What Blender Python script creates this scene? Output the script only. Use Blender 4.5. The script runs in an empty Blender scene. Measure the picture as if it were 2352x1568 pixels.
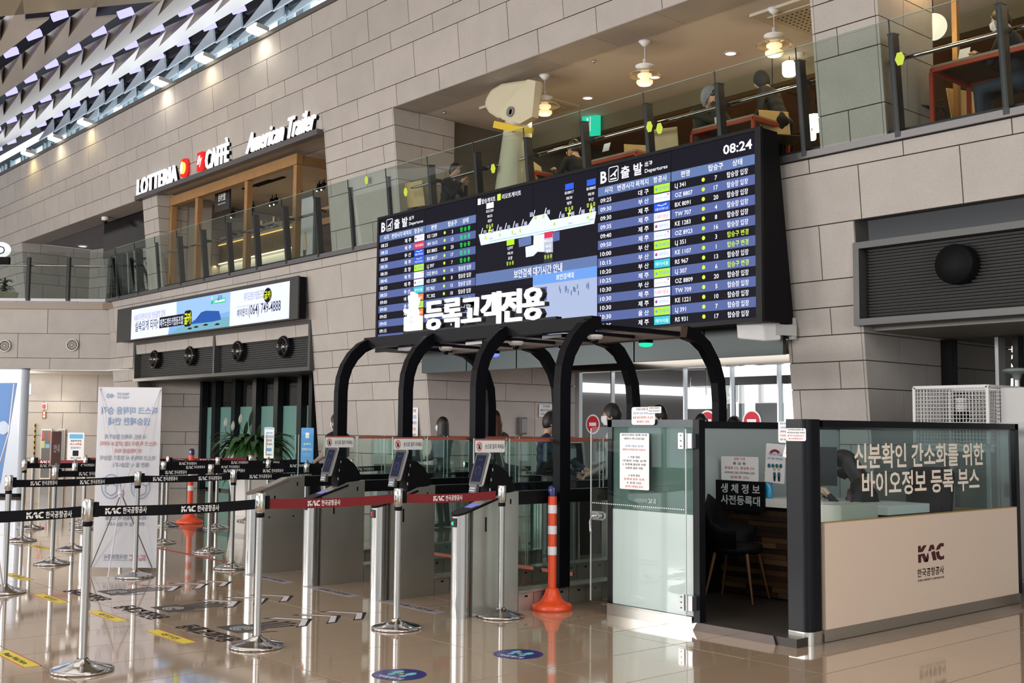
import bpy, bmesh, math, random
from mathutils import Vector, Matrix
R = random.Random(7)
SC = bpy.context.scene
COL = SC.collection
PI = math.pi
# ---------------------------------------------------------------- camera
F_ = 2590.0
CX, CY = 1176.0, 784.0
CAM = Vector((0, 0, 1.48))
_L = Vector((-2253.0, 181.0, F_)).normalized()
_X = -_L
_Rv = Vector((3004.0, 226.0, F_)).normalized()
_Y = (_Rv - _Rv.dot(_X) * _X).normalized()
_Z = _X.cross(_Y)
# rows of the world to camera matrix (camera: x right, y down, z forward)
MW = Matrix(((_X.x, _Y.x, _Z.x), (_X.y, _Y.y, _Z.y), (_X.z, _Y.z, _Z.z)))
cam_d = bpy.data.cameras.new('camera')
cam = bpy.data.objects.new('camera', cam_d)
COL.objects.link(cam)
cam_d.sensor_width = 36.0
cam_d.lens = F_ / 2352.0 * 36.0
cam_d.clip_start = 0.05
cam_d.clip_end = 300
cr, cu, cf = Vector(MW[0]), -Vector(MW[1]), Vector(MW[2])
cam.matrix_world = Matrix(((cr.x, cu.x, -cf.x, 0), (cr.y, cu.y, -cf.y, 0), (cr.z, cu.z, -cf.z, CAM.z), (0, 0, 0, 1)))
SC.camera = cam
SC.view_settings.view_transform = 'Standard'
SC.view_settings.look = 'None'
SC.view_settings.gamma = 1
SC.view_settings.use_curve_mapping = False
SC.view_settings.exposure = 0.0
SC.cycles.max_bounces = 8
SC.cycles.transparent_max_bounces = 24
SC.cycles.glossy_bounces = 5
SC.cycles.diffuse_bounces = 3
SC.cycles.caustics_reflective = False
SC.cycles.caustics_refractive = False
SC.cycles.sample_clamp_indirect = 4
# ---------------------------------------------------------------- world
W = bpy.data.worlds.new('world')
SC.world = W
W.use_nodes = True
_b = W.node_tree.nodes['Background']
_b.inputs[0].default_value = (0.90, 0.95, 1.0, 1)
_b.inputs[1].default_value = 1.55


def area(name, loc, size, size_y, power, color=(1, 1, 1), rot=(0, 0, 0)):
    d = bpy.data.lights.new(name, 'AREA')
    d.shape = 'RECTANGLE'
    d.size = size
    d.size_y = size_y
    d.energy = power
    d.color = color
    o = bpy.data.objects.new(name, d)
    o.location = loc
    o.rotation_euler = rot
    COL.objects.link(o)
    return o


def point(name, loc, power, color=(1, .8, .55), r=.08, spot=None, rot=(0, 0, 0)):
    d = bpy.data.lights.new(name, 'SPOT' if spot else 'POINT')
    d.energy = power
    d.color = color
    d.shadow_soft_size = r
    if spot:
        d.spot_size = spot
        d.spot_blend = .7
    o = bpy.data.objects.new(name, d)
    o.location = loc
    o.rotation_euler = rot
    COL.objects.link(o)
    return o


area('hall_fill', (-9, 2.5, 8.6), 14, 5, 220, (1, .96, .92))
area('hall_fill', (-8, -12.5, 3.9), 7, 2.6, 1450, (1, .97, .94), (math.radians(88), 0, 0))  # unseen rear panels added in place of window light
area('hall_fill', (-19, -12.5, 3.9), 7, 2.6, 1450, (1, .97, .94), (math.radians(88), 0, 0))
area('ceiling_fill', (-26, 10.9, 9.0), 24, .9, 300, (.88, .93, 1), (math.radians(165), 0, 0))  # unseen area light added to brighten the ceiling panels and blades
area('hall_fill', (-30, -10, 3.9), 7, 2.6, 750, (1, .97, .94), (math.radians(88), 0, 0))
area('hall_fill', (5.5, 3, 6.5), 8, 4, 460, (1, .95, .88), (0, math.radians(62), 0))  # unseen fill added to brighten the booth front
area('hall_fill', (-22, 3.5, 8.4), 10, 5, 100, (1, .94, .88))
area('hall_fill', (-2, -6, 8.2), 12, 5, 420, (1, .96, .92))
# upstairs gallery (warm) and ground floor behind the entrance
area('gallery_light', (-10.5, 13.2, 6.3), 6, 3, 95, (1, .74, .42))
area('gallery_light', (-3, 13, 6.3), 4, 3, 60, (1, .74, .42))
area('cafe_light', (-20.5, 13, 6.3), 5, 2.5, 80, (1, .76, .45))
area('entrance_light', (-10.5, 14, 2.6), 5, 3, 120, (.95, .97, 1))
area('left_hall_light', (-33, 15.5, 2.7), 4, 3, 70, (1, .93, .8))


# ---------------------------------------------------------------- helpers
def ray(px, py):
    v = Vector(((px - CX) / F_, (py - CY) / F_, 1.0))
    return MW.transposed() @ v


def FL(px, py, z=0.0):
    d = ray(px, py)
    return CAM + d * ((z - CAM.z) / d.z)


def WY(px, py, y):
    d = ray(px, py)
    return CAM + d * (y / d.y)


def WX(px, py, x):
    d = ray(px, py)
    return CAM + d * (x / d.x)


WK = 0.10196
W0 = 10.9306


def WP(px, py, off=0.0):
    d = ray(px, py)
    return CAM + d * ((W0 + off - WK * CAM.z) / (d.y + WK * d.z))


MATS = {}


def mat(name, col=(.8, .8, .8), rough=.5, metal=0.0, emit=None, es=1.0, noise=0.0, nscale=20.0, bump=0.0, spec=.5,
        coat=0.0, rnd=0.0, speck=0.0):
    if name in MATS:
        return MATS[name]
    m = bpy.data.materials.new(name)
    m.use_nodes = True
    nt = m.node_tree
    b = nt.nodes['Principled BSDF']
    c4 = (col[0], col[1], col[2], 1)
    b.inputs['Base Color'].default_value = c4
    b.inputs['Roughness'].default_value = rough
    b.inputs['Metallic'].default_value = metal
    b.inputs['Specular IOR Level'].default_value = spec
    if coat:
        b.inputs['Coat Weight'].default_value = coat
        b.inputs['Coat Roughness'].default_value = .05
    if emit:
        b.inputs['Emission Color'].default_value = (emit[0], emit[1], emit[2], 1)
        b.inputs['Emission Strength'].default_value = es
    src = None
    geo = None
    if noise or bump or speck:
        geo = nt.nodes.new('ShaderNodeNewGeometry')
        nz = nt.nodes.new('ShaderNodeTexNoise')
        nz.inputs['Scale'].default_value = nscale
        nz.inputs['Detail'].default_value = 5
        nt.links.new(geo.outputs['Position'], nz.inputs['Vector'])
        if bump:
            bp = nt.nodes.new('ShaderNodeBump')
            bp.inputs['Strength'].default_value = bump
            bp.inputs['Distance'].default_value = .01
            nt.links.new(nz.outputs['Fac'], bp.inputs['Height'])
            nt.links.new(bp.outputs['Normal'], b.inputs['Normal'])
    if noise or rnd or speck:
        mix = nt.nodes.new('ShaderNodeHueSaturation')
        mix.inputs['Color'].default_value = c4
        val = None
        if noise:
            mr = nt.nodes.new('ShaderNodeMapRange')
            mr.inputs['From Min'].default_value = .25
            mr.inputs['From Max'].default_value = .75
            mr.inputs['To Min'].default_value = 1 - noise
            mr.inputs['To Max'].default_value = 1 + noise
            nt.links.new(nz.outputs['Fac'], mr.inputs['Value'])
            val = mr.outputs[0]
        if speck:
            n2 = nt.nodes.new('ShaderNodeTexNoise')
            n2.inputs['Scale'].default_value = 140
            n2.inputs['Detail'].default_value = 2
            nt.links.new(geo.outputs['Position'], n2.inputs['Vector'])
            m2 = nt.nodes.new('ShaderNodeMapRange')
            m2.inputs['From Min'].default_value = .3
            m2.inputs['From Max'].default_value = .7
            m2.inputs['To Min'].default_value = 1 - speck
            m2.inputs['To Max'].default_value = 1 + speck
            nt.links.new(n2.outputs['Fac'], m2.inputs['Value'])
            if val is None:
                val = m2.outputs[0]
            else:
                mu = nt.nodes.new('ShaderNodeMath')
                mu.operation = 'MULTIPLY'
                nt.links.new(val, mu.inputs[0])
                nt.links.new(m2.outputs[0], mu.inputs[1])
                val = mu.outputs[0]
        if rnd:
            oi = nt.nodes.new('ShaderNodeObjectInfo')
            m3 = nt.nodes.new('ShaderNodeMapRange')
            m3.inputs['To Min'].default_value = 1 - rnd
            m3.inputs['To Max'].default_value = 1 + rnd
            nt.links.new(oi.outputs['Random'], m3.inputs['Value'])
            if val is None:
                val = m3.outputs[0]
            else:
                mu = nt.nodes.new('ShaderNodeMath')
                mu.operation = 'MULTIPLY'
                nt.links.new(val, mu.inputs[0])
                nt.links.new(m3.outputs[0], mu.inputs[1])
                val = mu.outputs[0]
        nt.links.new(val, mix.inputs['Value'])
        nt.links.new(mix.outputs[0], b.inputs['Base Color'])
    MATS[name] = m
    return m


def glass_mat(name, tint=(.86, .95, .92), refl=1.0, alpha=.0, acol=(.8, .9, .9), rough=.0):
    """thin pane: fresnel reflection over tinted see-through, optionally partly frosted"""
    if name in MATS:
        return MATS[name]
    m = bpy.data.materials.new(name)
    m.use_nodes = True
    nt = m.node_tree
    nt.nodes.clear()
    out = nt.nodes.new('ShaderNodeOutputMaterial')
    tr = nt.nodes.new('ShaderNodeBsdfTransparent')
    tr.inputs[0].default_value = (*tint, 1)
    gl = nt.nodes.new('ShaderNodeBsdfGlossy')
    gl.inputs['Roughness'].default_value = rough
    # Schlick reflectance, the same from both sides of the pane
    gm = nt.nodes.new('ShaderNodeNewGeometry')
    dt = nt.nodes.new('ShaderNodeVectorMath')
    dt.operation = 'DOT_PRODUCT'
    nt.links.new(gm.outputs['Incoming'], dt.inputs[0])
    nt.links.new(gm.outputs['Normal'], dt.inputs[1])
    prev = dt.outputs['Value']
    for op, v in (('ABSOLUTE', None), ('SUBTRACT', 1.0), ('POWER', 5.0), ('MULTIPLY_ADD', .95)):
        q = nt.nodes.new('ShaderNodeMath')
        q.operation = op
        if op == 'SUBTRACT':
            q.inputs[0].default_value = 1.0
            nt.links.new(prev, q.inputs[1])
        else:
            nt.links.new(prev, q.inputs[0])
            if v is not None:
                q.inputs[1].default_value = v
            if op == 'MULTIPLY_ADD':
                q.inputs[2].default_value = .045
        prev = q.outputs[0]
    sc = nt.nodes.new('ShaderNodeMath')
    sc.operation = 'MULTIPLY'
    sc.inputs[1].default_value = refl
    sc.use_clamp = True
    mx = nt.nodes.new('ShaderNodeMixShader')
    nt.links.new(prev, sc.inputs[0])
    nt.links.new(sc.outputs[0], mx.inputs[0])
    base = tr.outputs[0]
    if alpha:
        df = nt.nodes.new('ShaderNodeBsdfDiffuse')
        df.inputs[0].default_value = (*acol, 1)
        tl = nt.nodes.new('ShaderNodeBsdfTranslucent')
        tl.inputs[0].default_value = (*acol, 1)
        m0 = nt.nodes.new('ShaderNodeMixShader')
        m0.inputs[0].default_value = .35
        nt.links.new(df.outputs[0], m0.inputs[1])
        nt.links.new(tl.outputs[0], m0.inputs[2])
        m1 = nt.nodes.new('ShaderNodeMixShader')
        m1.inputs[0].default_value = alpha
        nt.links.new(base, m1.inputs[1])
        nt.links.new(m0.outputs[0], m1.inputs[2])
        base = m1.outputs[0]
    nt.links.new(base, mx.inputs[1])
    nt.links.new(gl.outputs[0], mx.inputs[2])
    nt.links.new(mx.outputs[0], out.inputs[0])
    MATS[name] = m
    return m


def emi(name, col, s=1.0):
    return mat(name, (col[0] * .1, col[1] * .1, col[2] * .1), .5, 0, col, s, spec=.1)


class MB:
    """collects simple solids; build() links them as ONE mesh object"""

    def __init__(s):
        s.v = []
        s.f = []
        s.mi = []
        s.cur = 0
        s.sm = []
        s.smooth = False

    def add(s, vs, fs, mi=None, smooth=None):
        o = len(s.v)
        s.v += [tuple(v) for v in vs]
        for f in fs:
            s.f.append([i + o for i in f])
            s.mi.append(s.cur if mi is None else mi)
            s.sm.append(s.smooth if smooth is None else smooth)
        return s

    def box(s, x0, x1, y0, y1, z0, z1, mi=None):
        v = [(x, y, z) for z in (z0, z1) for y in (y0, y1) for x in (x0, x1)]
        f = [(0, 2, 3, 1), (4, 5, 7, 6), (0, 1, 5, 4), (2, 6, 7, 3), (0, 4, 6, 2), (1, 3, 7, 5)]
        return s.add(v, f, mi)

    def obox(s, c, ax, ay, az, mi=None):
        """oriented box from centre and three half-vectors"""
        c, ax, ay, az = map(Vector, (c, ax, ay, az))
        v = [c + a * ax + b * ay + d * az for d in (-1, 1) for b in (-1, 1) for a in (-1, 1)]
        f = [(0, 2, 3, 1), (4, 5, 7, 6), (0, 1, 5, 4), (2, 6, 7, 3), (0, 4, 6, 2), (1, 3, 7, 5)]
        return s.add(v, f, mi)

    def bar(s, p, q, w, h=None, up=(0, 0, 1), mi=None):
        p, q = Vector(p), Vector(q)
        h = h or w
        d = (q - p)
        L = d.length
        d.normalize()
        u = Vector(up)
        if abs(u.dot(d)) > .95:
            u = Vector((0, 1, 0))
        r = d.cross(u).normalized()
        u = r.cross(d).normalized()
        return s.obox((p + q) / 2, r * (w / 2), u * (h / 2), d * (L / 2), mi)

    def cyl(s, p, q, r0, r1=None, n=16, mi=None, caps=True, smooth=True):
        p, q = Vector(p), Vector(q)
        r1 = r0 if r1 is None else r1
        d = (q - p).normalized()
        u = Vector((0, 0, 1)) if abs(d.z) < .9 else Vector((1, 0, 0))
        a = d.cross(u).normalized()
        b = d.cross(a).normalized()
        vs = []
        for c, r in ((p, r0), (q, r1)):
            for i in range(n):
                t = 2 * PI * i / n
                vs.append(c + (a * math.cos(t) + b * math.sin(t)) * r)
        s.add(vs, [(i, (i + 1) % n, n + (i + 1) % n, n + i) for i in range(n)], mi, smooth)
        if caps:
            s.add(vs[:n], [tuple(range(n - 1, -1, -1))], mi, False)
            s.add(vs[n:], [tuple(range(n))], mi, False)
        return s

    def lathe(s, prof, c=(0, 0, 0), n=24, mi=None, smooth=True, axis='z'):
        vs = []
        for r, z in prof:
            for i in range(n):
                t = 2 * PI * i / n
                if axis == 'z':
                    vs.append((c[0] + r * math.cos(t), c[1] + r * math.sin(t), c[2] + z))
                elif axis == 'y':
                    vs.append((c[0] + r * math.cos(t), c[1] + z, c[2] + r * math.sin(t)))
                else:
                    vs.append((c[0] + z, c[1] + r * math.cos(t), c[2] + r * math.sin(t)))
        fs = []
        for k in range(len(prof) - 1):
            for i in range(n):
                j = (i + 1) % n
                fs.append((k * n + i, k * n + j, (k + 1) * n + j, (k + 1) * n + i))
        return s.add(vs, fs, mi, smooth)

    def tube(s, pts, r, n=8, mi=None, rs=None, caps=True):
        pts = [Vector(p) for p in pts]
        vs = []
        pa = None
        for k, p in enumerate(pts):
            d = (pts[min(k + 1, len(pts) - 1)] - pts[max(k - 1, 0)]).normalized()
            if pa is None:
                u = Vector((0, 0, 1)) if abs(d.z) < .9 else Vector((1, 0, 0))
                a = d.cross(u).normalized()
            else:
                a = (pa - d * pa.dot(d)).normalized()
            pa = a
            b = d.cross(a)
            rr = rs[k] if rs else r
            for i in range(n):
                t = 2 * PI * i / n
                vs.append(p + (a * math.cos(t) + b * math.sin(t)) * rr)
        fs = []
        for k in range(len(pts) - 1):
            for i in range(n):
                j = (i + 1) % n
                fs.append((k * n + i, k * n + j, (k + 1) * n + j, (k + 1) * n + i))
        if caps:
            fs.append(tuple(range(n - 1, -1, -1)))
            m = (len(pts) - 1) * n
            fs.append(tuple(range(m, m + n)))
        return s.add(vs, fs, mi, True)

    def sweep(s, pts, w, h, side, mi=None):
        """rectangular section (w along 'side', h perpendicular) swept along pts"""
        side = Vector(side).normalized()
        pts = [Vector(p) for p in pts]
        vs = []
        for k, p in enumerate(pts):
            d = (pts[min(k + 1, len(pts) - 1)] - pts[max(k - 1, 0)]).normalized()
            n = d.cross(side).normalized()
            for a, b in ((-1, -1), (1, -1), (1, 1), (-1, 1)):
                vs.append(p + side * (a * w / 2) + n * (b * h / 2))
        fs = []
        for k in range(len(pts) - 1):
            for i in range(4):
                j = (i + 1) % 4
                fs.append((k * 4 + i, k * 4 + j, k * 4 + 4 + j, k * 4 + 4 + i))
        m = (len(pts) - 1) * 4
        fs += [(3, 2, 1, 0), (m, m + 1, m + 2, m + 3)]
        return s.add(vs, fs, mi)

    def poly(s, o, xd, yd, pts, th=0.0, mi=None):
        """planar polygon (2D pts in basis xd,yd at o), extruded backwards by th"""
        o, xd, yd = Vector(o), Vector(xd), Vector(yd)
        nn = xd.cross(yd).normalized()
        ar = sum(pts[i][0] * pts[(i + 1) % len(pts)][1] - pts[(i + 1) % len(pts)][0] * pts[i][1] for i in range(len(pts)))
        if ar < 0:
            pts = pts[::-1]
        a = [o + xd * x + yd * y for x, y in pts]
        n = len(a)
        if th:
            b = [p - nn * th for p in a]
            s.add(a + b, [tuple(range(n)), tuple(range(2 * n - 1, n - 1, -1))] + [(i, n + i, n + (i + 1) % n, (i + 1) % n) for i in range(n)], mi)
        else:
            s.add(a, [tuple(range(n))], mi)
        return s

    def ell(s, o, xd, yd, rx, ry, n=24, th=0.0, mi=None, cx=0, cy=0):
        return s.poly(o, xd, yd, [(cx + rx * math.cos(2 * PI * i / n), cy + ry * math.sin(2 * PI * i / n)) for i in range(n)], th, mi)

    def rect(s, o, xd, yd, x0, y0, x1, y1, th=0.0, mi=None):
        return s.poly(o, xd, yd, [(x0, y0), (x1, y0), (x1, y1), (x0, y1)], th, mi)

    def rrect(s, o, xd, yd, x0, y0, x1, y1, r, th=0.0, mi=None, n=5):
        pts = []
        for cx, cy, a0 in ((x1 - r, y1 - r, 0), (x0 + r, y1 - r, 90), (x0 + r, y0 + r, 180), (x1 - r, y0 + r, 270)):
            for i in range(n):
                t = math.radians(a0 + 90 * i / (n - 1))
                pts.append((cx + r * math.cos(t), cy + r * math.sin(t)))
        return s.poly(o, xd, yd, pts, th, mi)

    def sph(s, c, r, n=12, m=8, mi=None, sc=(1, 1, 1)):
        c = Vector(c)
        vs = []
        for j in range(m + 1):
            ph = PI * j / m
            for i in range(n):
                t = 2 * PI * i / n
                vs.append(c + Vector((r * sc[0] * math.sin(ph) * math.cos(t), r * sc[1] * math.sin(ph) * math.sin(t), r * sc[2] * math.cos(ph))))
        fs = []
        for j in range(m):
            for i in range(n):
                k = (i + 1) % n
                fs.append((j * n + i, (j + 1) * n + i, (j + 1) * n + k, j * n + k))
        return s.add(vs, fs, mi, True)

    def text(s, t, o, xd, yd, h, w=None, al='l', bold=0.0, mi=None, dep=0.0, shear=0.0):
        """text drawn flat; h = height of a capital letter; w = total width to fit"""
        vs, fs, (a, b) = glyphs(t, bold, dep > 0)
        if not vs:
            return s
        xd, yd, o = Vector(xd), Vector(yd), Vector(o)
        zd = xd.cross(yd).normalized()
        sy = h / .78
        sx = sy if w is None else w / (b - a)
        off = -a if al == 'l' else (-(a + b) / 2 if al == 'c' else -b)
        s.add([o + xd * ((x + off) * sx + shear * y * sy) + yd * (y * sy) + zd * (z * dep) for x, y, z in vs], fs, mi, False)
        return s

    def xform(s, M):
        s.v = [tuple(M @ Vector(v)) for v in s.v]
        return s

    def build(s, name, mats, parent=None, rel=True, loc=None, bevel=0.0, kind=None, label=None):
        me = bpy.data.meshes.new(name)
        if rel and parent is not None and loc is None:
            p = parent.get('_w', (0, 0, 0))
            # parts are given in world coordinates: store them relative to the thing's base
            v = [(a - p[0], b - p[1], c - p[2]) for a, b, c in s.v]
        else:
            v = s.v
        me.from_pydata(v, [], s.f)
        if not isinstance(mats, (list, tuple)):
            mats = [mats]
        for m in mats:
            me.materials.append(m)
        me.polygons.foreach_set('material_index', s.mi)
        me.polygons.foreach_set('use_smooth', s.sm)
        me.update()
        o = bpy.data.objects.new(name, me)
        COL.objects.link(o)
        if parent is not None:
            o.parent = parent
            o['_w'] = parent.get('_w', (0, 0, 0))
        if loc is not None:
            o.location = loc
        if bevel:
            md = o.modifiers.new('bevel', 'BEVEL')
            md.width = bevel
            md.segments = 2
            md.limit_method = 'ANGLE'
        if kind:
            o['kind'] = kind
        if label:
            o['label'] = label
        return o


_G = {}
_tc = bpy.data.curves.new('lettering', 'FONT')
_tc.size = 1
_tc.resolution_u = 2
_TC = (_tc, bpy.data.objects.new('lettering', _tc))


def glyphs(t, bold, ext):
    k = (t, bold, ext)
    if k in _G:
        return _G[k]
    c, o = _TC
    c.body = t
    c.offset = bold
    c.extrude = .5 if ext else 0
    me = o.to_mesh()
    vs = [tuple(v.co) for v in me.vertices]
    fs = [tuple(p.vertices) for p in me.polygons]
    o.to_mesh_clear()
    xs = [v[0] for v in vs] or [0]
    _G[k] = (vs, fs, (min(xs), max(xs)))
    return _G[k]


def thing(name, label, cat, loc=(0, 0, 0), rz=0, group=None, kind=None, local=False):
    """an Empty at the thing's base; parts are given in world coordinates unless local"""
    o = bpy.data.objects.new(name, None)
    o.empty_display_size = .1
    COL.objects.link(o)
    o.location = loc
    o.rotation_euler = (0, 0, rz)
    o['_w'] = (0, 0, 0) if local else tuple(loc)
    if label:
        o['label'] = label
    if cat:
        o['category'] = cat
    if group:
        o['group'] = group
    if kind:
        o['kind'] = kind
    return o


def tag(o, label, cat, group=None, kind=None):
    o['label'] = label
    o['category'] = cat
    if group:
        o['group'] = group
    if kind:
        o['kind'] = kind
    return o


def kids(o):
    return [c for c in bpy.data.objects if c.parent == o] if False else list(o.children)


def dup(o, loc=None, rz=None, label=None, parent=None, sc=None):
    c = o.copy()
    COL.objects.link(c)
    if parent is not None:
        c.parent = parent
    if loc is not None:
        c.location = loc
    if rz is not None:
        c.rotation_euler = (c.rotation_euler[0], c.rotation_euler[1], rz)
    if sc is not None:
        c.scale = sc
    if label:
        c['label'] = label
    for ch in list(o.children):
        dup(ch, parent=c)
    return c


def struct(mb, name, mats, parent=None, **k):
    o = mb.build(name, mats, parent, **k)
    if parent is None:
        o['kind'] = 'structure'
    return o


V = Vector
UX, UY, UZ = V((1, 0, 0)), V((0, 1, 0)), V((0, 0, 1))
# ---------------------------------------------------------------- materials
stone = mat('granite', (.43, .40, .375), .75, noise=.06, nscale=3, speck=.13, rnd=.05, bump=.15)
stone_pink = mat('granite_inner', (.50, .445, .425), .75, noise=.06, nscale=3, speck=.13, rnd=.05)
joint = mat('joint', (.07, .065, .06), .9)
steel = mat('brushed_steel', (.40, .39, .38), .30, 1.0, noise=.05, nscale=6)
chrome = mat('chrome', (.56, .56, .56), .12, 1.0)
dsteel = mat('dark_steel', (.16, .16, .165), .35, .8)
black = mat('black_metal', (.006, .006, .008), .4, 0, spec=.18)
blackm = mat('black_matte', (.005, .005, .006), .6, spec=.12)
blackg = mat('black_gloss', (.006, .006, .008), .15, spec=.4)
white = mat('white_paint', (.78, .78, .78), .45)
whitep = mat('white_paper', (.82, .83, .86), .6)
cream = mat('cream_panel', (.74, .60, .49), .35)
teal = mat('dark_teal_panel', (.045, .065, .065), .3, .2)
grey = mat('grey_paint', (.35, .36, .37), .5)
plaster = mat('ceiling_plaster', (.62, .58, .53), .8)
glass = glass_mat('clear_glass', (.95, .975, .97), 1.0)
glassg = glass_mat('green_glass', (.70, .82, .80), 1.3)
glassb = glass_mat('balustrade_glass', (.76, .83, .80), 1.0)
orange = mat('orange_plastic', (.78, .075, .015), .38, coat=.3)
red = mat('red_print', (.55, .02, .02), .5)
txt_w = mat('white_print', (.85, .85, .85), .5)
txt_k = mat('black_print', (.012, .012, .016), .6, spec=.2)
txt_b = mat('blue_print', (.12, .28, .58), .5)
txt_r = mat('red_ink', (.6, .06, .05), .5)
# ================================================================ SETTING
UC = bpy.data.meshes.new('stone')
_v = [(x, y, z) for z in (0, 1) for y in (0, 1) for x in (0, 1)]
UC.from_pydata(_v, [], [(0, 2, 3, 1), (4, 5, 7, 6), (0, 1, 5, 4), (2, 6, 7, 3), (0, 4, 6, 2), (1, 3, 7, 5)])
UC.materials.append(stone)
UCP = UC.copy()
UCP.materials.clear()
UCP.materials.append(stone_pink)


def stone_wall(name, M, u0, u1, courses, openings, jl=1.13, cap=290, mesh=None, back=.28, far=None, parent=None, off0=0.0):
    """leaf of stone blocks standing 30 mm proud of a dark joint bed; frame M: x along, y inwards, z up the face"""
    mesh = mesh or UC
    bed = MB()
    blocks = []
    for k in range(len(courses) - 1):
        v0, v1 = courses[k], courses[k + 1]
        vm = (v0 + v1) / 2
        iv = [(u0, u1)]
        for (a, b, c, d) in openings:
            if c < vm < d:
                nv = []
                for s, e in iv:
                    if b <= s or a >= e:
                        nv.append((s, e))
                    else:
                        if a > s:
                            nv.append((s, a))
                        if b < e:
                            nv.append((b, e))
                iv = nv
        off = (off0 + (k * .47) % 1) * jl
        for s, e in iv:
            bed.box(s, e, .028, back, v0, v1)
            j = math.floor((s - off) / jl)
            x = s
            while x < e - 1e-4:
                j += 1
                nx = min(off + j * jl, e)
                if nx - x < .02:
                    continue
                if e - nx < .12:
                    nx = e
                blocks.append((x + .006, nx - .006, v0 + .006, v1 - .006))
                x = nx
    w = bed.build(name, joint, parent)
    if parent is None:
        w['kind'] = 'structure'
        w.matrix_world = M
    if far:
        blocks.sort(key=lambda b: -far(b))
    rest = MB()
    for i, (a, b, c, d) in enumerate(blocks):
        y = R.uniform(-.0012, .0012)
        if i < cap:
            o = bpy.data.objects.new('stone', mesh)
            COL.objects.link(o)
            o.parent = w
            o.location = (a, y, c)
            o.scale = (b - a, .03, d - c)
        else:
            rest.box(a, b, y, y + .03, c, d)
    if rest.v:
        rest.build('stone_course', mesh.materials[0], w, rel=False, kind='stuff')
    return w


ANG = math.atan(WK)
CS = math.cos(ANG)
MF = Matrix.Translation((0, W0, 0)) @ Matrix.Rotation(ANG, 4, 'X')
co = [0, .44, 1.04, 1.34, 1.94, 2.24, 2.53, 2.83, 3.13, 3.73, 4.31, 4.47, 4.9, 5.5, 5.8, 6.1, 6.37, 6.65, 7.0, 7.55, 7.85, 8.38, 8.78]
co = [c / CS for c in co]
OP = [(-14.85, -6.93, 4.47, 6.65), (-6.19, 9, 4.47, 6.65), (-24.0, -16.9, 4.47, 6.65), (-33.2, -24.76, 4.47, 6.65),
      (-14.43, -7.56, 0, 2.53), (-6.62, 3.4, 0, 3.5), (-25.7, -17.8, 0, 3.4), (-50, -27.15, 0, 4.47)]
OP = [(a, b, c / CS, d / CS) for a, b, c, d in OP]


def farf(b):
    # how large the block shows: skip those outside the picture
    x, z = (b[0] + b[1]) / 2, (b[2] + b[3]) / 2
    if z > 6.7 and x > -6:
        return -99
    if x > -3.6:
        return -99
    if x < -36:
        return -90
    return (b[1] - b[0]) * (b[3] - b[2]) / (x * x + 100)


wall_front = stone_wall('wall_front', MF, -50, 9, co, OP, far=farf)
# the top edge: dark coping
m = MB()
m.box(-50, 9, -.03, .3, 8.78 / CS, 8.86 / CS)
m.build('coping', mat('coping', (.10, .095, .09), .5), wall_front, rel=False)
# soffits of the openings on the upper floor
for nm, x0, x1 in (('trim_1', -14.85, -6.93), ('trim_2', -6.19, 9), ('trim_3', -24.0, -16.9), ('trim_4', -33.2, -24.76)):
    m = MB()
    n = max(1, round((x1 - x0) / 1.13))
    w = (x1 - x0) / n
    p = MB().box(x0, x1, 10.262, 10.85, 6.675, 6.73)
    t = struct(p, nm, joint)
    for i in range(n):
        b = bpy.data.objects.new('stone', UC)
        COL.objects.link(b)
        b.parent = t
        b.location = (x0 + i * w + .004, 10.262, 6.652)
        b.scale = (w - .008, .585, .025)
# stone jamb walls of the openings (thickness of the wall, seen from the side)
UCT = UC


def side_wall(name, x, y1, courses, face, mt=None, jl=.95, slope=True, thick=.24, y0=None):
    """stone wall running in +Y from the leaning facade; face=+1 shows its stones towards +X"""
    mt = mt or stone
    t = .03 * face
    bed = MB()

    def front(z):
        return (W0 - WK * z) if y0 is None else y0
    z0, z1 = courses[0], courses[-1]

    def prism(mb, xa, xb, ya, yb, yc, yd, za, zb):
        # ya,yb front at za,zb ; yc,yd rear at za,zb
        v = [(xa, ya, za), (xb, ya, za), (xb, yc, za), (xa, yc, za), (xa, yb, zb), (xb, yb, zb), (xb, yd, zb), (xa, yd, zb)]
        f = [(0, 3, 2, 1), (4, 5, 6, 7), (0, 1, 5, 4), (1, 2, 6, 5), (2, 3, 7, 6), (3, 0, 4, 7)]
        mb.add(v, f)
    prism(bed, x - face * thick, x + face * .002, front(z0) + .04, front(z1) + .04, y1, y1, z0, z1)
    w = bed.build(name, joint)
    w['kind'] = 'structure'
    for k in range(len(courses) - 1):
        za, zb = courses[k] + .005, courses[k + 1] - .005
        off = (k * .47 % 1) * jl
        ya, yb = front(za), front(zb)
        j = math.ceil((max(ya, yb) + .15 - off) / jl)
        first = True
        while True:
            ye = min(off + j * jl, y1)
            if y1 - ye < .12:
                ye = y1
            mb = MB()
            if first:
                prism(mb, x, x + t, ya, yb, ye - .005, ye - .005, za, zb)
            else:
                prism(mb, x, x + t, yp + .005, yp + .005, ye - .005, ye - .005, za, zb)
            mb.build('stone', mt, w, rel=False)
            first = False
            yp = ye
            j += 1
            if ye >= y1 - 1e-4:
                break
    return w


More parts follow.
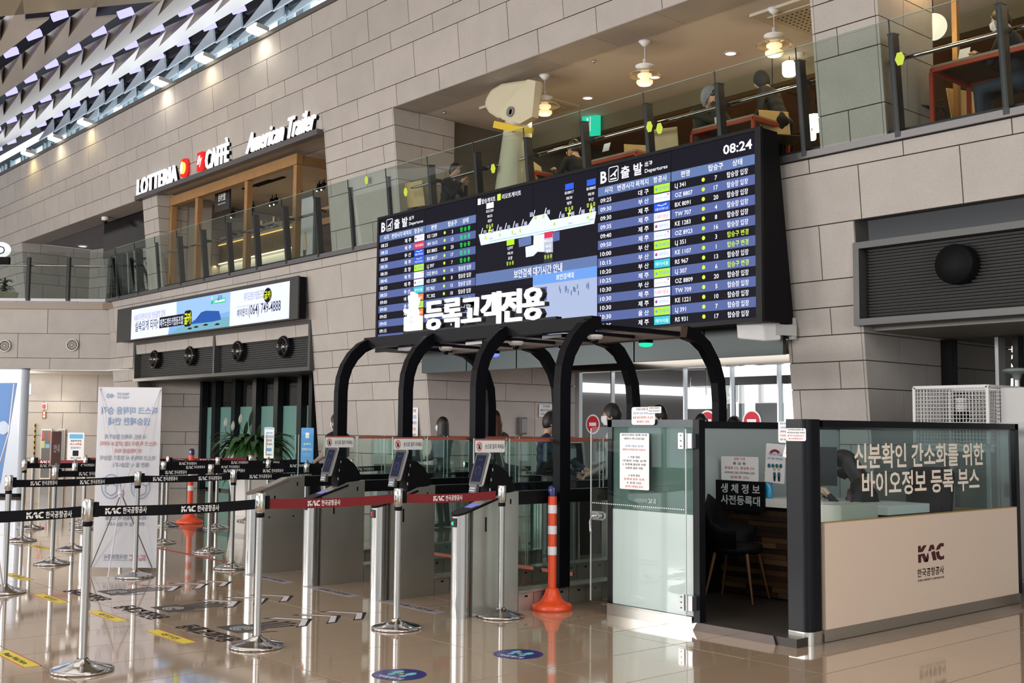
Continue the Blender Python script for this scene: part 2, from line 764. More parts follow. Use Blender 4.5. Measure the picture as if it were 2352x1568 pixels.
up = [4.47, 4.9, 5.5, 5.8, 6.1, 6.37, 6.65]
side_wall('wall_gallery_left', -14.85, 11.52, up, 1)
side_wall('wall_pier_right', -6.19, 11.45, up, 1, thick=.3)
side_wall('wall_pier_left', -6.93, 11.45, up, -1, thick=.3)
side_wall('wall_cafe_right', -16.9, 11.4, up, -1, thick=.3)
side_wall('wall_cafe_pier_left', -24.0, 11.0, up, 1, thick=.3)
side_wall('wall_gallery_far', -33.2, 12.3, up, 1)
low = [0, .44, 1.04, 1.34, 1.94, 2.24, 2.53]
side_wall('wall_entrance_left', -14.43, 13.98, low, 1, stone_pink, 1.25)
side_wall('wall_vent_left', -6.62, 14.2, [0, .44, 1.04, 1.34, 1.94, 2.24, 2.53, 2.9], 1, jl=1.1)
side_wall('wall_portal_right', -17.8, 12.3, low, -1, jl=1.1)
# recess under the long screen: slanted stone wall
dv = V((-25.314 + 25.799, 12.199 - 11.413, 0)).normalized()
M = Matrix.Translation((-26.1, 10.93, 0)) @ Matrix.Rotation(math.atan2(dv.y, dv.x), 4, 'Z')
stone_wall('wall_portal', M, 0, 1.62, [0, .44, 1.04, 1.34, 1.94, 2.24, 2.62], [], 1.13, 60)
# the facet at far left: balcony front turned towards the hall
dv = V((.655, .755, 0))
a = math.atan2(dv.y, dv.x)
M = Matrix.Translation((-27.15 - .655 * 6, 10.6 - .755 * 6, 0)) @ Matrix.Rotation(a, 4, 'Z')
stone_wall('wall_left', M, 0, 6.0, [2.82, 3.1, 3.7, 4.3, 4.49], [], 1.5, 80)
m = MB().box(-27.3, -25.66, 10.62, 10.9, 2.82, 4.47)
# return piece between the facet and the main wall
M = Matrix.Translation((-27.15, 10.57, 0))
stone_wall('wall_return', M, 0, 1.4, [2.82, 3.1, 3.7, 4.3, 4.47], [], .75, 40, back=.2)
# room behind the facet, lit, with its own stone wall
M = Matrix.Translation((-34.0, 6.33, 0)) @ Matrix.Rotation(a, 4, 'Z')
stone_wall('wall_left_hall', M, .0, 10.5, [0, .6, 1.2, 1.8, 2.1, 2.83], [], .95, 80)
M = Matrix.Translation((-38.5, 7.3, 0)) @ Matrix.Rotation(a, 4, 'Z')
stone_wall('wall_left_corridor', M, .0, 5.0, [0, .6, 1.2, 1.8, 2.1, 2.83], [], .95, 80)

# ---- floors
floor_m = mat('polished_tile', (.44, .325, .23), .06, spec=.8, noise=.04, nscale=1.5, rnd=.02, coat=.6)
slab = MB().box(-45, 12, -17, 24, -.12, -.006)
floor = struct(slab, 'floor', mat('grout', (.07, .05, .035), .6))
UT = bpy.data.meshes.new('tile')
g = .004
UT.from_pydata([(x, y, z) for z in (-.006, 0) for y in (g, 1.2 - g) for x in (g, .6 - g)], [],
               [(0, 2, 3, 1), (4, 5, 7, 6), (0, 1, 5, 4), (2, 6, 7, 3), (0, 4, 6, 2), (1, 3, 7, 5)])
UT.materials.append(floor_m)
tiles = []
for i in range(-60, 8):
    for j in range(-6, 12):
        x, y = -5.85 + .6 * i, 4.86 + 1.2 * j
        c = V((x + .3, y + .6, 0)) - CAM
        p = MW @ c
        if p.z < .5:
            continue
        px, py = CX + F_ * p.x / p.z, CY + F_ * p.y / p.z
        vis = -200 < px < 2550 and py < 1800
        tiles.append((0 if vis else 1, p.z, x, y))
tiles.sort()
rest = MB()
done = set()
for k, (vis, d, x, y) in enumerate(tiles):
    if k < 292:
        o = bpy.data.objects.new('tile', UT)
        COL.objects.link(o)
        o.parent = floor
        o.location = (x, y, 0)
        t = .0007
        o.rotation_euler = (R.uniform(-t, t), R.uniform(-t, t), 0)
        done.add((round(x, 2), round(y, 2)))
for i in range(-64, 30):
    for j in range(-18, 16):
        x, y = -5.85 + .6 * i, 4.86 + 1.2 * j
        if (round(x, 2), round(y, 2)) not in done:
            rest.box(x + g, x + .6 - g, y + g, y + 1.2 - g, -.006, 0)
rest.build('tile_field', floor_m, floor, kind='stuff')
# upper floor slab and its steel edge
up_floor = struct(MB().box(-33.2, 9, 10.72, 24, 4.3, 4.47), 'floor_gallery', mat('gallery_floor', (.23, .17, .12), .3))
struct(MB().box(-40, -25.7, 10.9, 24, 2.83, 4.46), 'ceiling_left_hall', white)
m = MB()
m.box(-25.8, 9, 10.42, 10.75, 4.475, 4.55)
edge = struct(m, 'trim_steel_edge', mat('edge_steel', (.20, .20, .21), .3, .8))
m = MB()
m.add([V((-31, 6.1, z)) + V((-.02, .02, 0)) for z in (4.49, 4.56)] + [V((-27.13, 10.56, z)) + V((-.02, .02, 0)) for z in (4.49, 4.56)] +
      [V((-31, 6.1, z)) + V((-.22, .2, 0)) for z in (4.49, 4.56)] + [V((-27.13, 10.56, z)) + V((-.22, .2, 0)) for z in (4.49, 4.56)],
      [(0, 2, 3, 1), (4, 5, 7, 6), (1, 3, 7, 5), (0, 4, 6, 2), (0, 1, 5, 4), (2, 6, 7, 3)])
m.box(-27.2, -25.8, 10.42, 10.72, 4.475, 4.55)
struct(m, 'trim_left_edge', mat('edge_steel', (.20, .20, .21), .3, .8))
fl2 = MB()
fl2.add([(-33.4, 6.0, 4.3), (-31.1, 6.0, 4.3), (-27.3, 10.4, 4.3), (-25.7, 10.72, 4.3), (-25.7, 14, 4.3), (-39, 14, 4.3),
         (-33.4, 6.0, 4.46), (-31.1, 6.0, 4.46), (-27.3, 10.4, 4.46), (-25.7, 10.72, 4.46), (-25.7, 14, 4.46), (-39, 14, 4.46)],
        [(5, 4, 3, 2, 1, 0), (6, 7, 8, 9, 10, 11), (0, 1, 7, 6), (1, 2, 8, 7), (2, 3, 9, 8), (3, 4, 10, 9), (4, 5, 11, 10), (5, 0, 6, 11)])
struct(fl2, 'floor_left_balcony', mat('gallery_floor', (.2, .2, .2)))
struct(MB().add([(-36, 4, 2.80), (-31.6, 5.5, 2.80), (-27.2, 10.5, 2.80), (-25.7, 10.7, 2.80), (-25.7, 16, 2.80), (-40, 16, 2.80),
                 (-36, 4, 2.82), (-31.6, 5.5, 2.82), (-27.2, 10.5, 2.82), (-25.7, 10.7, 2.82), (-25.7, 16, 2.82), (-40, 16, 2.82)],
                [(5, 4, 3, 2, 1, 0), (6, 7, 8, 9, 10, 11), (0, 1, 7, 6), (1, 2, 8, 7), (2, 3, 9, 8), (3, 4, 10, 9), (4, 5, 11, 10), (5, 0, 6, 11)]), 'ceiling_left_low', white)

# ---- gallery interior
struct(MB().box(-14.86, 9, 10.86, 13.13, 6.66, 6.72), 'ceiling_gallery', plaster)
olive = mat('olive_beam', (.16, .13, .07), .6)
struct(MB().box(-16.8, 9, 13.13, 13.3, 6.42, 6.66), 'trim_bulkhead', olive)
warm = mat('wood_ceiling', (.30, .165, .06), .6, noise=.15, nscale=4, rnd=.12)
cw = struct(MB().box(-16.8, 9, 13.3, 24, 6.86, 6.9), 'ceiling_wood', olive)
for k in range(9):
    for x0, x1 in ((-16.7, -10.4), (-10.35, -4), (-3.95, 3)):
        MB().box(x0, x1, 13.4 + 1.15 * k, 13.4 + 1.15 * k + 1.1, 6.82, 6.86).build('ceiling_plank', warm, cw)
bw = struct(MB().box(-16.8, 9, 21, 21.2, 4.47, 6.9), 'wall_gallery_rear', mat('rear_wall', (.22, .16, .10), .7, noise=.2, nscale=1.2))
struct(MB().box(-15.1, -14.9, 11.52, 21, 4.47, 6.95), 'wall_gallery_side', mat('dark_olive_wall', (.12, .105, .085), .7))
# cafe interior
struct(MB().box(-24.8, -16.9, 10.86, 16, 6.66, 6.72), 'ceiling_cafe', plaster)
struct(MB().box(-24.9, -16.7, 15.6, 15.8, 4.47, 6.7), 'wall_cafe_rear', mat('cafe_wall', (.30, .25, .19), .7))
side_wall('wall_cafe_left', -24.5, 15.6, up, 1, y0=11.6)
struct(MB().box(-24.72, -24.0, 10.62, 11.6, 4.47, 6.65), 'wall_cafe_pier', stone)
# far left opening: ceiling, rear wall of stone
struct(MB().box(-33.2, -24.76, 10.86, 18, 6.66, 6.72), 'ceiling_far', mat('grey_ceiling', (.30, .29, .32), .7))
M = Matrix.Translation((-33.2, 12.2, 0)) @ Matrix.Rotation(math.radians(14), 4, 'Z')
stone_wall('wall_far_rear', M, 0, 8.6, up, [], 1.13, 60)

# ---- hall ceiling of folded panels
CM = .357
def cz(y):
    return 10.3 + CM * (y - 10.3)


panel_m = mat('ceiling_panel_white', (.84, .79, .75), .32, spec=.4, coat=.08)
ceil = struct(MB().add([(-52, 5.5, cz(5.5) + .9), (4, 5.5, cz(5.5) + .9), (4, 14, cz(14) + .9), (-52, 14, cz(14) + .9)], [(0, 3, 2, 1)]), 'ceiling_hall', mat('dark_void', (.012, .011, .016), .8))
lam = emi('violet_lamp', (.40, .38, 1.0), 1.9)
LIGHT_PTS = []
blade_m = mat('blade_pale', (.72, .80, .86), .3)  # bluish tint puts the window daylight into the base colour
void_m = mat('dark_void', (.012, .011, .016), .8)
for k in range(-1, 6):
    ly = 7.17 + 1.43 * k
    pr = None
    for j in range(-3, 22):
        lx = -18.6 - .37 * k - 1.45 * j
        if lx > -20.9 and ly < 8.3:
            continue
        if lx < -(39 if k < 2 else 48):
            continue
        P = [(-1.74, .77), (1.42, .2), (-.29, .77), (-.29, 1.2), (-1.74, 1.2)]
        vs = [(lx + a, ly + b, cz(ly + b)) for a, b in P]
        if k >= 4:
            # the last two rows are single blades hanging in front of the windows
            if k == 4:
                y_, dx = 12.4, -.02
                q_ = [(0, 11.52), (.10, 11.09), (-1.31, 11.05)]
            else:
                y_, dx = 12.9, -.30
                q_ = [(0, 11.45), (.03, 11.17), (-1.33, 11.10)]
            xo = -24.446 + dx + 1.45 * (10 - j)
            mb = MB()
            mb.poly((xo, y_, 0), UX, UZ, q_, .05, 0)
            mb.build('ceiling_blade', blade_m, ceil)
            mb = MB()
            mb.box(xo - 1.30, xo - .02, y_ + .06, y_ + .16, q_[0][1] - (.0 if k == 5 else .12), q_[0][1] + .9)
            mb.build('void_box', void_m, ceil)  # black box added for the dark void behind each blade
            continue
        if k == 3:
            vs = None
        # a folded panel: thin sheet with turned-up lips along the tooth
        tp = [(x, y + .01, z + .05) for x, y, z in (vs or [])]
        if vs:
            lip = [(vs[1][0], vs[1][1], vs[1][2] + .02), (vs[2][0] + .10, vs[2][1] + .0, vs[2][2] + .42), (vs[0][0] + .1, vs[0][1], vs[0][2] + .42)]
            mb = MB()
            mb.add(vs + tp, [(4, 3, 2, 1, 0), (5, 6, 7, 8, 9)] + [(i, (i + 1) % 5, 5 + (i + 1) % 5, 5 + i) for i in range(5)])
            mb.add([vs[1], vs[2], lip[1]], [(0, 1, 2)])
            mb.add([vs[0], vs[1], lip[2]], [(0, 1, 2)])
            mb.build('ceiling_panel', panel_m, ceil)
        # the slanted base strip with the pocket for the lamp
        if k < 4:
            s0 = MB()
            q = [(-1.2, 1.2), (.26, 1.2), (.26, 1.2), (-.05, 1.42), (-.9, 1.24)]
        if k >= 4:
            continue
        LIGHT_PTS.append((lx, ly))
        e = MB()
        a0 = V((lx - .29, ly - .02, cz(ly - .02) + .02))
        a1 = V((lx + .02, ly + .16, cz(ly + .16) + .02))
        wv = V((-.1, .0, .13))
        e.add([a0, a1, a1 + wv, a0 + wv, a0 + UZ * .05 - UY * .04, a1 + UZ * .05 - UY * .04, a1 + wv + UZ * .05 - UY * .04, a0 + wv + UZ * .05 - UY * .04],
              [(0, 1, 2, 3), (7, 6, 5, 4), (0, 4, 5, 1), (1, 5, 6, 2), (2, 6, 7, 3), (3, 7, 4, 0)])
        o = e.build('ceiling_lamp', lam)
        c0 = V(a0)
        for v in o.data.vertices:
            v.co -= c0
        o.location = c0
        tag(o, 'small violet-white lamp glowing in a notch between the white ceiling panels', 'lamp', 'violet lamps in the folded ceiling')
# smooth bulkhead beside the folded panels, and the flat hall ceiling nearer the camera
bulk = mat('cream_bulkhead', (.50, .43, .27), .4, coat=.2)
m = MB()
m.add([(-20.85, 4.6, cz(4.6)), (6, 4.6, cz(4.6)), (6, 8.85, cz(8.85)), (-20.85, 8.85, cz(8.85)),
       (-20.85, 4.6, cz(4.6) + .1), (6, 4.6, cz(4.6) + .1), (6, 8.85, cz(8.85) + .1), (-20.85, 8.85, cz(8.85) + .1)],
      [(3, 2, 1, 0), (4, 5, 6, 7), (0, 1, 5, 4), (1, 2, 6, 5), (2, 3, 7, 6), (3, 0, 4, 7)])
struct(m, 'ceiling_bulkhead', bulk)
m = MB()
m.box(-42, 10, -14, 5.2, 9.3, 9.4)
struct(m, 'ceiling_near', mat('near_ceiling', (.6, .58, .55), .6))
# clerestory behind the top of the wall
m = MB()
m.box(-52, -4, 10.25, 13.9, 8.72, 8.78)
struct(m, 'trim_ledge', grey)
wm = emi('daylight_window', (.85, .95, 1.0), 2.4)
blue = mat('pale_blue_frame', (.36, .47, .52), .4)
for i in range(20):
    x0 = -52 + i * 2.4
    fr = MB()
    fr.box(x0, x0 + 2.4, 13.3, 13.42, 8.78, 10.62)
    fr.box(x0, x0 + .35, 13.2, 13.42, 10.6, 11.5)
    fr.box(x0 + 1.5, x0 + 1.58, 13.22, 13.42, 10.6, 11.5)
    fr.box(x0 + 1.9, x0 + 2.0, 13.22, 13.42, 10.6, 11.5)
    fr.box(x0 + .35, x0 + 2.4, 13.3, 13.39, 10.98, 11.02)
    fr.box(x0, x0 + 2.4, 13.3, 13.42, 11.48, 11.7)
    w = struct(fr, 'window_%d' % (i + 1), blue)
    MB().box(x0 + .35, x0 + 1.5, 13.4, 13.44, 10.62, 11.48).build('pane', wm, w)
    MB().box(x0 + 1.58, x0 + 2.4, 13.4, 13.44, 10.62, 11.48).build('pane', wm, w)

# rear of the hall behind the camera: glazed front letting the daylight in
m = MB()
for x in range(-42, 11, 4):
    m.box(x, x + .35, -14.2, -13.8, 0, 9.4)
m.box(-42, 10, -14.15, -13.9, 4.2, 4.7)
m.box(-42, 10, -14.15, -13.9, 8.7, 9.4)
m.box(-52, 10, -14.3, -14.2, 5.6, 9.3)  # solid band added to keep sky light off the upper wall
m.box(-42, 10, -14.15, -13.9, 0, .3)
for x in range(-40, 11, 4):
    m.box(x, x + .1, -14.1, -13.95, 0, 9.4)
struct(m, 'wall_rear', grey)
m = MB()
for y in range(-14, 25, 4):
    m.box(9, 9.3, y, y + .35, 0, 9.4)
m.box(9, 9.3, -14, 24, 0, .3).box(9, 9.3, -14, 24, 4.2, 4.7).box(9, 9.3, -14, 24, 8.9, 9.4)
struct(m, 'wall_right', grey)  # unseen side left open between mullions to let more light in
struct(MB().box(-52.3, -52, -14, 24, 0, 12), 'wall_far_left', mat('hall_wall', (.4, .36, .32), .8))
# ---- entrance recess
cm_ = mat('entrance_ceiling', (.32, .28, .25), .5)
struct(MB().box(-14.4, -7.2, 10.75, 14.0, 2.85, 2.9), 'ceiling_entrance', cm_)
m = MB()
for i in range(5):
    pass
fas = struct(MB().box(-14.42, -7.56, 10.66, 10.80, 2.52, 2.56), 'trim_fascia', teal)
n = 6
w = (14.42 - 7.56) / n
for i in range(n):
    MB().box(-14.42 + i * w + .012, -14.42 + (i + 1) * w - .012, 10.60, 10.66, 2.34, 2.74).build('fascia_panel', teal, fas)
struct(MB().box(-7.56, -7.3, 10.8, 14.0, 0, 2.55), 'wall_entrance_right', mat('white_jamb', (.5, .49, .47), .5))
# airside hall behind the glass entrance
ch = struct(MB().box(-22, -4, 14, 26, 2.9, 3.0), 'ceiling_airside', mat('airside_ceiling', (.4, .39, .38), .6))
for k in range(8):
    MB().box(-22, -5, 14.6 + k * .7, 14.6 + k * .7 + .5, 2.84, 2.9).build('ceiling_slat', mat('slat_white', (.55, .53, .50), .5), ch)
wr = struct(MB().box(-26, -4, 24, 24.2, 0, 3.0), 'wall_airside_rear', mat('grey_wall', (.30, .28, .29), .7))
struct(MB().box(-22.2, -22, 14, 24, 0, 2.9), 'wall_airside_left', mat('grey_wall', (.30, .28, .29), .7))
# ================================================================ DEPARTURE BOARD
scr_k = emi('screen_black', (.004, .004, .012), 1)
scr_b = emi('screen_blue', (.10, .14, .36), 1)
scr_h = emi('screen_header', (.13, .20, .42), 1)
scr_w = emi('screen_white', (.92, .93, 1), 1.1)
scr_g = emi('screen_green', (.02, .9, .12), 1)
scr_y = emi('screen_yellow', (.72, .95, .08), 1)
scr_p = emi('screen_page', (.80, .85, 1.0), 1.05)
scr_d = emi('screen_dim', (.03, .035, .04), 1)
scr_s = emi('screen_sky', (.16, .36, .85), 1)
scr_l = emi('screen_floor', (.42, .50, .72), 1)
lg_jin = emi('logo_green', (.50, .85, .03), 1)
lg_red = emi('logo_red', (.75, .03, .10), 1)
lg_blue = emi('logo_blue', (.03, .12, .80), 1)
lg_cyan = emi('logo_cyan', (.05, .60, .72), 1)
lg_or = emi('logo_orange', (.85, .25, .08), 1)
lg_t = emi('logo_text', (.12, .35, .80), 1)
BM = [scr_k, scr_b, scr_h, scr_w, scr_g, scr_y, scr_p, scr_d, scr_s, scr_l, lg_jin, lg_red, lg_blue, lg_cyan, lg_or, lg_t]
YB = 10.0
Z0, Z1 = 2.708, 4.77
X0, PW = -14.765, 7.285 / 6
board = thing('departure_board', 'wide black departure board of eighteen lit screens hung on the stone wall over the entrance', 'board', (-11.1, 10.3, 2.68))
m = MB()
zb, zt = Z0 - .035, Z1 + .035
m.add([(-14.80, YB + .02, zb), (-7.42, YB + .02, zb), (-7.42, 10.60, zb), (-14.80, 10.60, zb), (-14.80, YB + .02, zt), (-7.42, YB + .02, zt), (-7.42, 10.32, zt), (-14.80, 10.32, zt)],
      [(0, 3, 2, 1), (4, 5, 6, 7), (0, 1, 5, 4), (1, 2, 6, 5), (2, 3, 7, 6), (3, 0, 4, 7)])
m.build('housing', blackm, board)
m = MB()
m.box(-14.82, -7.40, YB - .012, YB + .03, Z1, Z1 + .04)
m.box(-14.82, -7.40, YB - .012, YB + .03, Z0 - .05, Z0)
m.box(-14.82, X0, YB - .012, YB + .03, Z0, Z1)
m.box(X0 + 6 * PW, -7.40, YB - .012, YB + .03, Z0, Z1)
m.build('bezel', black, board)
PH = (Z1 - Z0) / 3
for i in range(6):
    for j in range(3):
        MB().box(X0 + i * PW + .003, X0 + (i + 1) * PW - .003, YB, YB + .018, Z0 + j * PH + .002, Z0 + (j + 1) * PH - .002).build('screen', scr_k, board)


def XB(px, py=500):
    return WY(px, py, YB).x


YF = YB - .003
HZ1 = 4.515
HZ0 = 4.402
RP = (HZ0 - Z0 - .004) / 15
HDR = (('시각', .16), ('변경시각', .40), ('목적지', .62), ('항공사', .86))


def logo(mb, kind, x0, x1, z0, z1):
    cx, cz_, h = (x0 + x1) / 2, (z0 + z1) / 2, (z1 - z0)
    O = V((0, YF - .002, 0))
    O2 = V((0, YF - .004, 0))
    bg = {'jin': 10, 'asi': 3, 'bus': 12, 'tw': 3, 'ke': 3, 'seo': 13, 'hi': 11, 'jej': 14}[kind]
    mb.rect(O, UX, UZ, x0, z0, x1, z1, 0, bg)
    T = {'jin': ('진에어', 15), 'asi': ('아시아나항공', 15), 'bus': ('에어부산', 3), 'tw': ('티웨이항공', 11), 'ke': ('대한항공', 15),
         'seo': ('에어서울', 3), 'hi': ('하이에어', 3), 'jej': ('JEJUair', 3)}[kind]
    w = (x1 - x0) * (.62 if kind in ('jin', 'ke') else .82)
    mb.text(T[0], (cx + ((x1 - x0) * .12 if kind in ('jin', 'ke') else 0), YF - .004, z0 + h * (.12 if kind == 'bus' else .28)), UX, UZ, h * (.30 if kind in ('bus', 'asi') else .42), w, 'c', 0, T[1])
    if kind == 'ke':
        mb.ell(O2 + V((x0 + h * .38, 0, cz_)), UX, UZ, h * .2, h * .2, 12, 0, 11)
        mb.poly(O2 + V((x0 + h * .38, -.001, cz_)), UX, UZ, [(h * .2 * math.cos(t), h * .2 * math.sin(t)) for t in [PI + .3 * i for i in range(11)]], 0, 12)
    if kind == 'bus':
        mb.poly(O2, UX, UZ, [(x0 + .05, z0 + h * .62), (cx - .06, z0 + h * .85), (cx, z0 + h * .68), (cx + .07, z0 + h * .88), (x1 - .05, z0 + h * .7), (cx + .05, z0 + h * .74), (cx, z0 + h * .60), (cx - .06, z0 + h * .74)], 0, 3)
    if kind == 'asi':
        mb.poly(O2, UX, UZ, [(x1 - .05, z1 - .012), (x1 - .015, z1 - .012), (x1 - .022, z1 - .035)], 0, 11)
    if kind == 'jin':
        mb.poly(O2, UX, UZ, [(x0 + .02, cz_), (x0 + .035, cz_ + .02), (x0 + .045, cz_), (x0 + .065, cz_ + .02), (x0 + .05, cz_ - .02), (x0 + .03, cz_ - .015)], 0, 15)


def table(xa, rows):
    """one time table over two screens starting at xa"""
    xb, xc = xa + PW, xa + 2 * PW
    bg = MB()
    tx = MB()
    O = V((0, YF, 0))
    for x0, x1 in ((xa + .006, xb - .006), (xb + .006, xc - .006)):
        bg.rect(O, UX, UZ, x0, HZ0, x1, HZ1, 0, 2)
        bg.rect(O - UY * .001, UX, UZ, x0, HZ0 - .004, x1, HZ0 + .004, 0, 1)
    h = .062
    for t, u in HDR:
        tx.text(t, (xa + u * PW, YF - .002, HZ0 + .03), UX, UZ, h, None, 'c', .012, 3)
    for t, u in (('편명', .18), ('탑승구', .55), ('상태', .80)):
        tx.text(t, (xb + u * PW, YF - .002, HZ0 + .03), UX, UZ, h, None, 'c', .012, 3)
    # title
    zt = HZ1 + .05
    tx.text('B', (xa + .05, YF - .002, zt), UX, UZ, .16, None, 'l', .03, 3)
    tx.rrect((0, YF - .002, 0), UX, UZ, xa + .19, zt - .01, xa + .36, zt + .18, .025, 0, 3)
    tx.rrect((0, YF - .003, 0), UX, UZ, xa + .20, zt, xa + .35, zt + .17, .02, 0, 0)
    tx.poly((0, YF - .004, 0), UX, UZ, [(xa + .21, zt + .06), (xa + .24, zt + .075), (xa + .30, zt + .11), (xa + .335, zt + .14), (xa + .345, zt + .125), (xa + .31, zt + .09), (xa + .32, zt + .05), (xa + .305, zt + .045), (xa + .28, zt + .075), (xa + .235, zt + .055)], 0, 3)
    tx.rect((0, YF - .004, 0), UX, UZ, xa + .22, zt + .015, xa + .33, zt + .032, 0, 3)
    tx.text('출 발', (xa + .40, YF - .002, zt + .015), UX, UZ, .125, .36, 'l', .022, 3)
    tx.text('出發', (xa + .80, YF - .002, zt + .09), UX, UZ, .05, None, 'l', .015, 3)
    tx.text('Departures', (xa + .80, YF - .002, zt + .01), UX, UZ, .05, .36, 'l', .01, 3)
    tx.build('header_text', BM, board)
    for i, (tm, city, lg, fl, gt, st, c) in enumerate(rows):
        z = HZ0 - (i + 1) * RP + .026
        tx = MB()
        if i % 2:
            for x0, x1 in ((xa + .006, xb - .006), (xb + .006, xc - .006)):
                tx.rect(O, UX, UZ, x0, HZ0 - (i + 1) * RP, x1, HZ0 - i * RP, 0, 1)
        tx.text(tm, (xa + .05, YF - .002, z), UX, UZ, .058, .19, 'l', .012, 3)
        tx.text(city[0] + ' ' + city[1], (xa + .64 * PW, YF - .002, z), UX, UZ, .056, .17, 'c', .012, 3)
        logo(tx, lg, xa + .78 * PW, xa + .985 * PW, HZ0 - (i + 1) * RP + .008, HZ0 - i * RP - .008)
        tx.text(fl, (xb + .06, YF - .002, z), UX, UZ, .056, None, 'l', .012, 3)
        tx.ell((xb + .40 * PW, YF - .002, z + .03), UX, UZ, .024, .024, 14, 0, 5)
        if gt:
            tx.text(gt, (xb + .55 * PW, YF - .002, z), UX, UZ, .056, None, 'c', .012, 3)
        tx.text(st, (xb + .80 * PW, YF - .002, z), UX, UZ, .056, .23 if len(st) < 6 else .29, 'c', .012, c)
        tx.build('timetable_row', BM, board)
    bg.build('header_band', BM, board)


IN = '탑승장 입장'
CH = '탑승구 변경'
ON = '탑 승 중'
table(X0 + 4 * PW, [
    ('09:25', '대구', 'jin', 'LJ 341', '7', IN, 3), ('09:30', '부산', 'asi', 'OZ 8807', '17', IN, 3), ('09:30', '제주', 'bus', 'BX 8091', '20', IN, 3),
    ('09:35', '제주', 'tw', 'TW 707', '4', IN, 3), ('09:40', '제주', 'ke', 'KE 1283', '8', IN, 3), ('09:50', '제주', 'asi', 'OZ 8923', '16', IN, 3),
    ('10:00', '부산', 'jin', 'LJ 351', '3', CH, 5), ('10:15', '부산', 'ke', 'KE 1107', '1', CH, 5), ('10:20', '부산', 'seo', 'RS 967', '13', IN, 3),
    ('10:25', '제주', 'jin', 'LJ 307', '6', CH, 5), ('10:30', '부산', 'asi', 'OZ 8809', '20', IN, 3), ('10:30', '제주', 'tw', 'TW 709', '5', IN, 3),
    ('10:30', '제주', 'ke', 'KE 1221', '10', IN, 3), ('10:30', '울산', 'jin', 'LJ 391', '7', IN, 3), ('10:35', '제주', 'seo', 'RS 931', '17', IN, 3)])
table(X0, [
    ('08:25', '제주', 'ke', 'KE 1209', '3', ON, 4), ('08:25', '제주', 'hi', '4H 1613', '13', ON, 4), ('08:30', '부산', 'bus', 'BX 8805', '20', ON, 4),
    ('08:30', '제주', 'bus', 'BX 8017', '17', ON, 4), ('08:30', '포항', 'jin', 'LJ 397', '7', ON, 4), ('08:45', '제주', 'asi', 'OZ 8915', '16', IN, 3),
    ('08:50', '제주', 'ke', 'KE 1281', '8', IN, 3), ('08:55', '부산', 'seo', 'RS 963', '15', IN, 3), ('09:00', '여수', 'jej', '7C 302', '18', IN, 3),
    ('09:00', '광주', 'jin', 'LJ 373', '7', 'GATE 1→2', 5), ('09:05', '제주', 'jej', '7C 105', '12', IN, 3), ('09:05', '제주', 'jej', '7C 169', '9', IN, 3),
    ('09:15', '부산', 'jin', 'LJ 345', '6', 'GATE 3→1', 5), ('09:20', '제주', 'tw', 'TW 705', '4', IN, 3), ('09:25', '제주', 'ke', 'KE 1215', '8', IN, 3)])
m = MB()
m.text('08:24', (X0 + 6 * PW - .04, YF - .002, HZ1 + .07), UX, UZ, .115, .40, 'r', .022, 3)
m.build('clock_text', BM, board)
# middle: the concourse map and the waiting time page
m = MB()


def Q(px, py):
    p = WY(px, py, YB)
    return (p.x, p.z)


def zq(x, y):
    return Q(1090 + x / 4.1276, 400 + y / 4.1276)


O = V((0, YF, 0))
O1 = V((0, YF - .002, 0))
O3 = V((0, YF - .004, 0))
xa, xb, xc = X0 + 2 * PW + .006, X0 + 3 * PW, X0 + 4 * PW - .006
z1 = zq(300, 905)[1] + 0
zb1, zb0 = zq(20, 945)[1], zq(20, 1055)[1]
m.rect(O, UX, UZ, xa, zb0, xc, zb1, 0, 2)
m.rect(O1, UX, UZ, xb + .004, Q(1228, 655)[1], xc, zb0 + .03, 0, 8)
m.rect(O, UX, UZ, xb + .004, Z0, xc, Q(1228, 655)[1], 0, 9)
m.rect(O, UX, UZ, xa, Z0, xb - .004, Z0 + .42, 0, 7)
land = [(40, 572), (510, 480), (562, 400), (680, 372), (718, 436), (1155, 352), (1136, 468), (62, 675)]
m.poly(O, UX, UZ, [zq(*p) for p in land], 0, 6)
m.poly(O1, UX, UZ, [zq(*p) for p in [(418, 615), (540, 580), (540, 665), (425, 692)]], 0, 2)
m.poly(O1, UX, UZ, [zq(*p) for p in [(484, 690), (560, 670), (562, 580), (690, 560), (745, 560), (745, 740), (600, 735), (560, 775), (490, 788)]], 0, 6)
m.poly(O, UX, UZ, [zq(*p) for p in [(690, 555), (808, 540), (808, 625), (745, 640)]], 0, 1)
for a, b in (((142, 640), (1100, 457)),):
    p, q = zq(*a), zq(*b)
    m.poly(O1, UX, UZ, [(p[0], p[1]), (q[0], q[1]), (q[0], q[1] + .006), (p[0], p[1] + .006)], 0, 13)
for x, y, n in ((80, 510, '1'), (150, 497, '3'), (228, 478, '4'), (305, 462, '6'), (383, 445, '8'), (465, 428, '10'), (575, 340, '11'), (682, 318, '14'), (820, 355, '16'), (912, 335, '17'), (1010, 315, '18'), (1110, 295, '20')):
    p, q = zq(x, y), zq(x - 15, y + 60)
    m.poly(O1, UX, UZ, [(p[0] - .008, p[1]), (p[0] + .008, p[1]), (q[0] + .008, q[1]), (q[0] - .008, q[1])], 0, 6)
    dx = -35 if n == '11' else 20
    c = zq(x + dx, y + 42)
    m.rect(O1, UX, UZ, c[0] - .028, c[1] - .028, c[0] + .028, c[1] + .028, 0, 3)
    m.rect(O3, UX, UZ, c[0] - .024, c[1] - .024, c[0] + .024, c[1] + .024, 0, 2)
    m.text(n, (c[0], YF - .006, c[1] - .016), UX, UZ, .034, None, 'c', .01, 3)
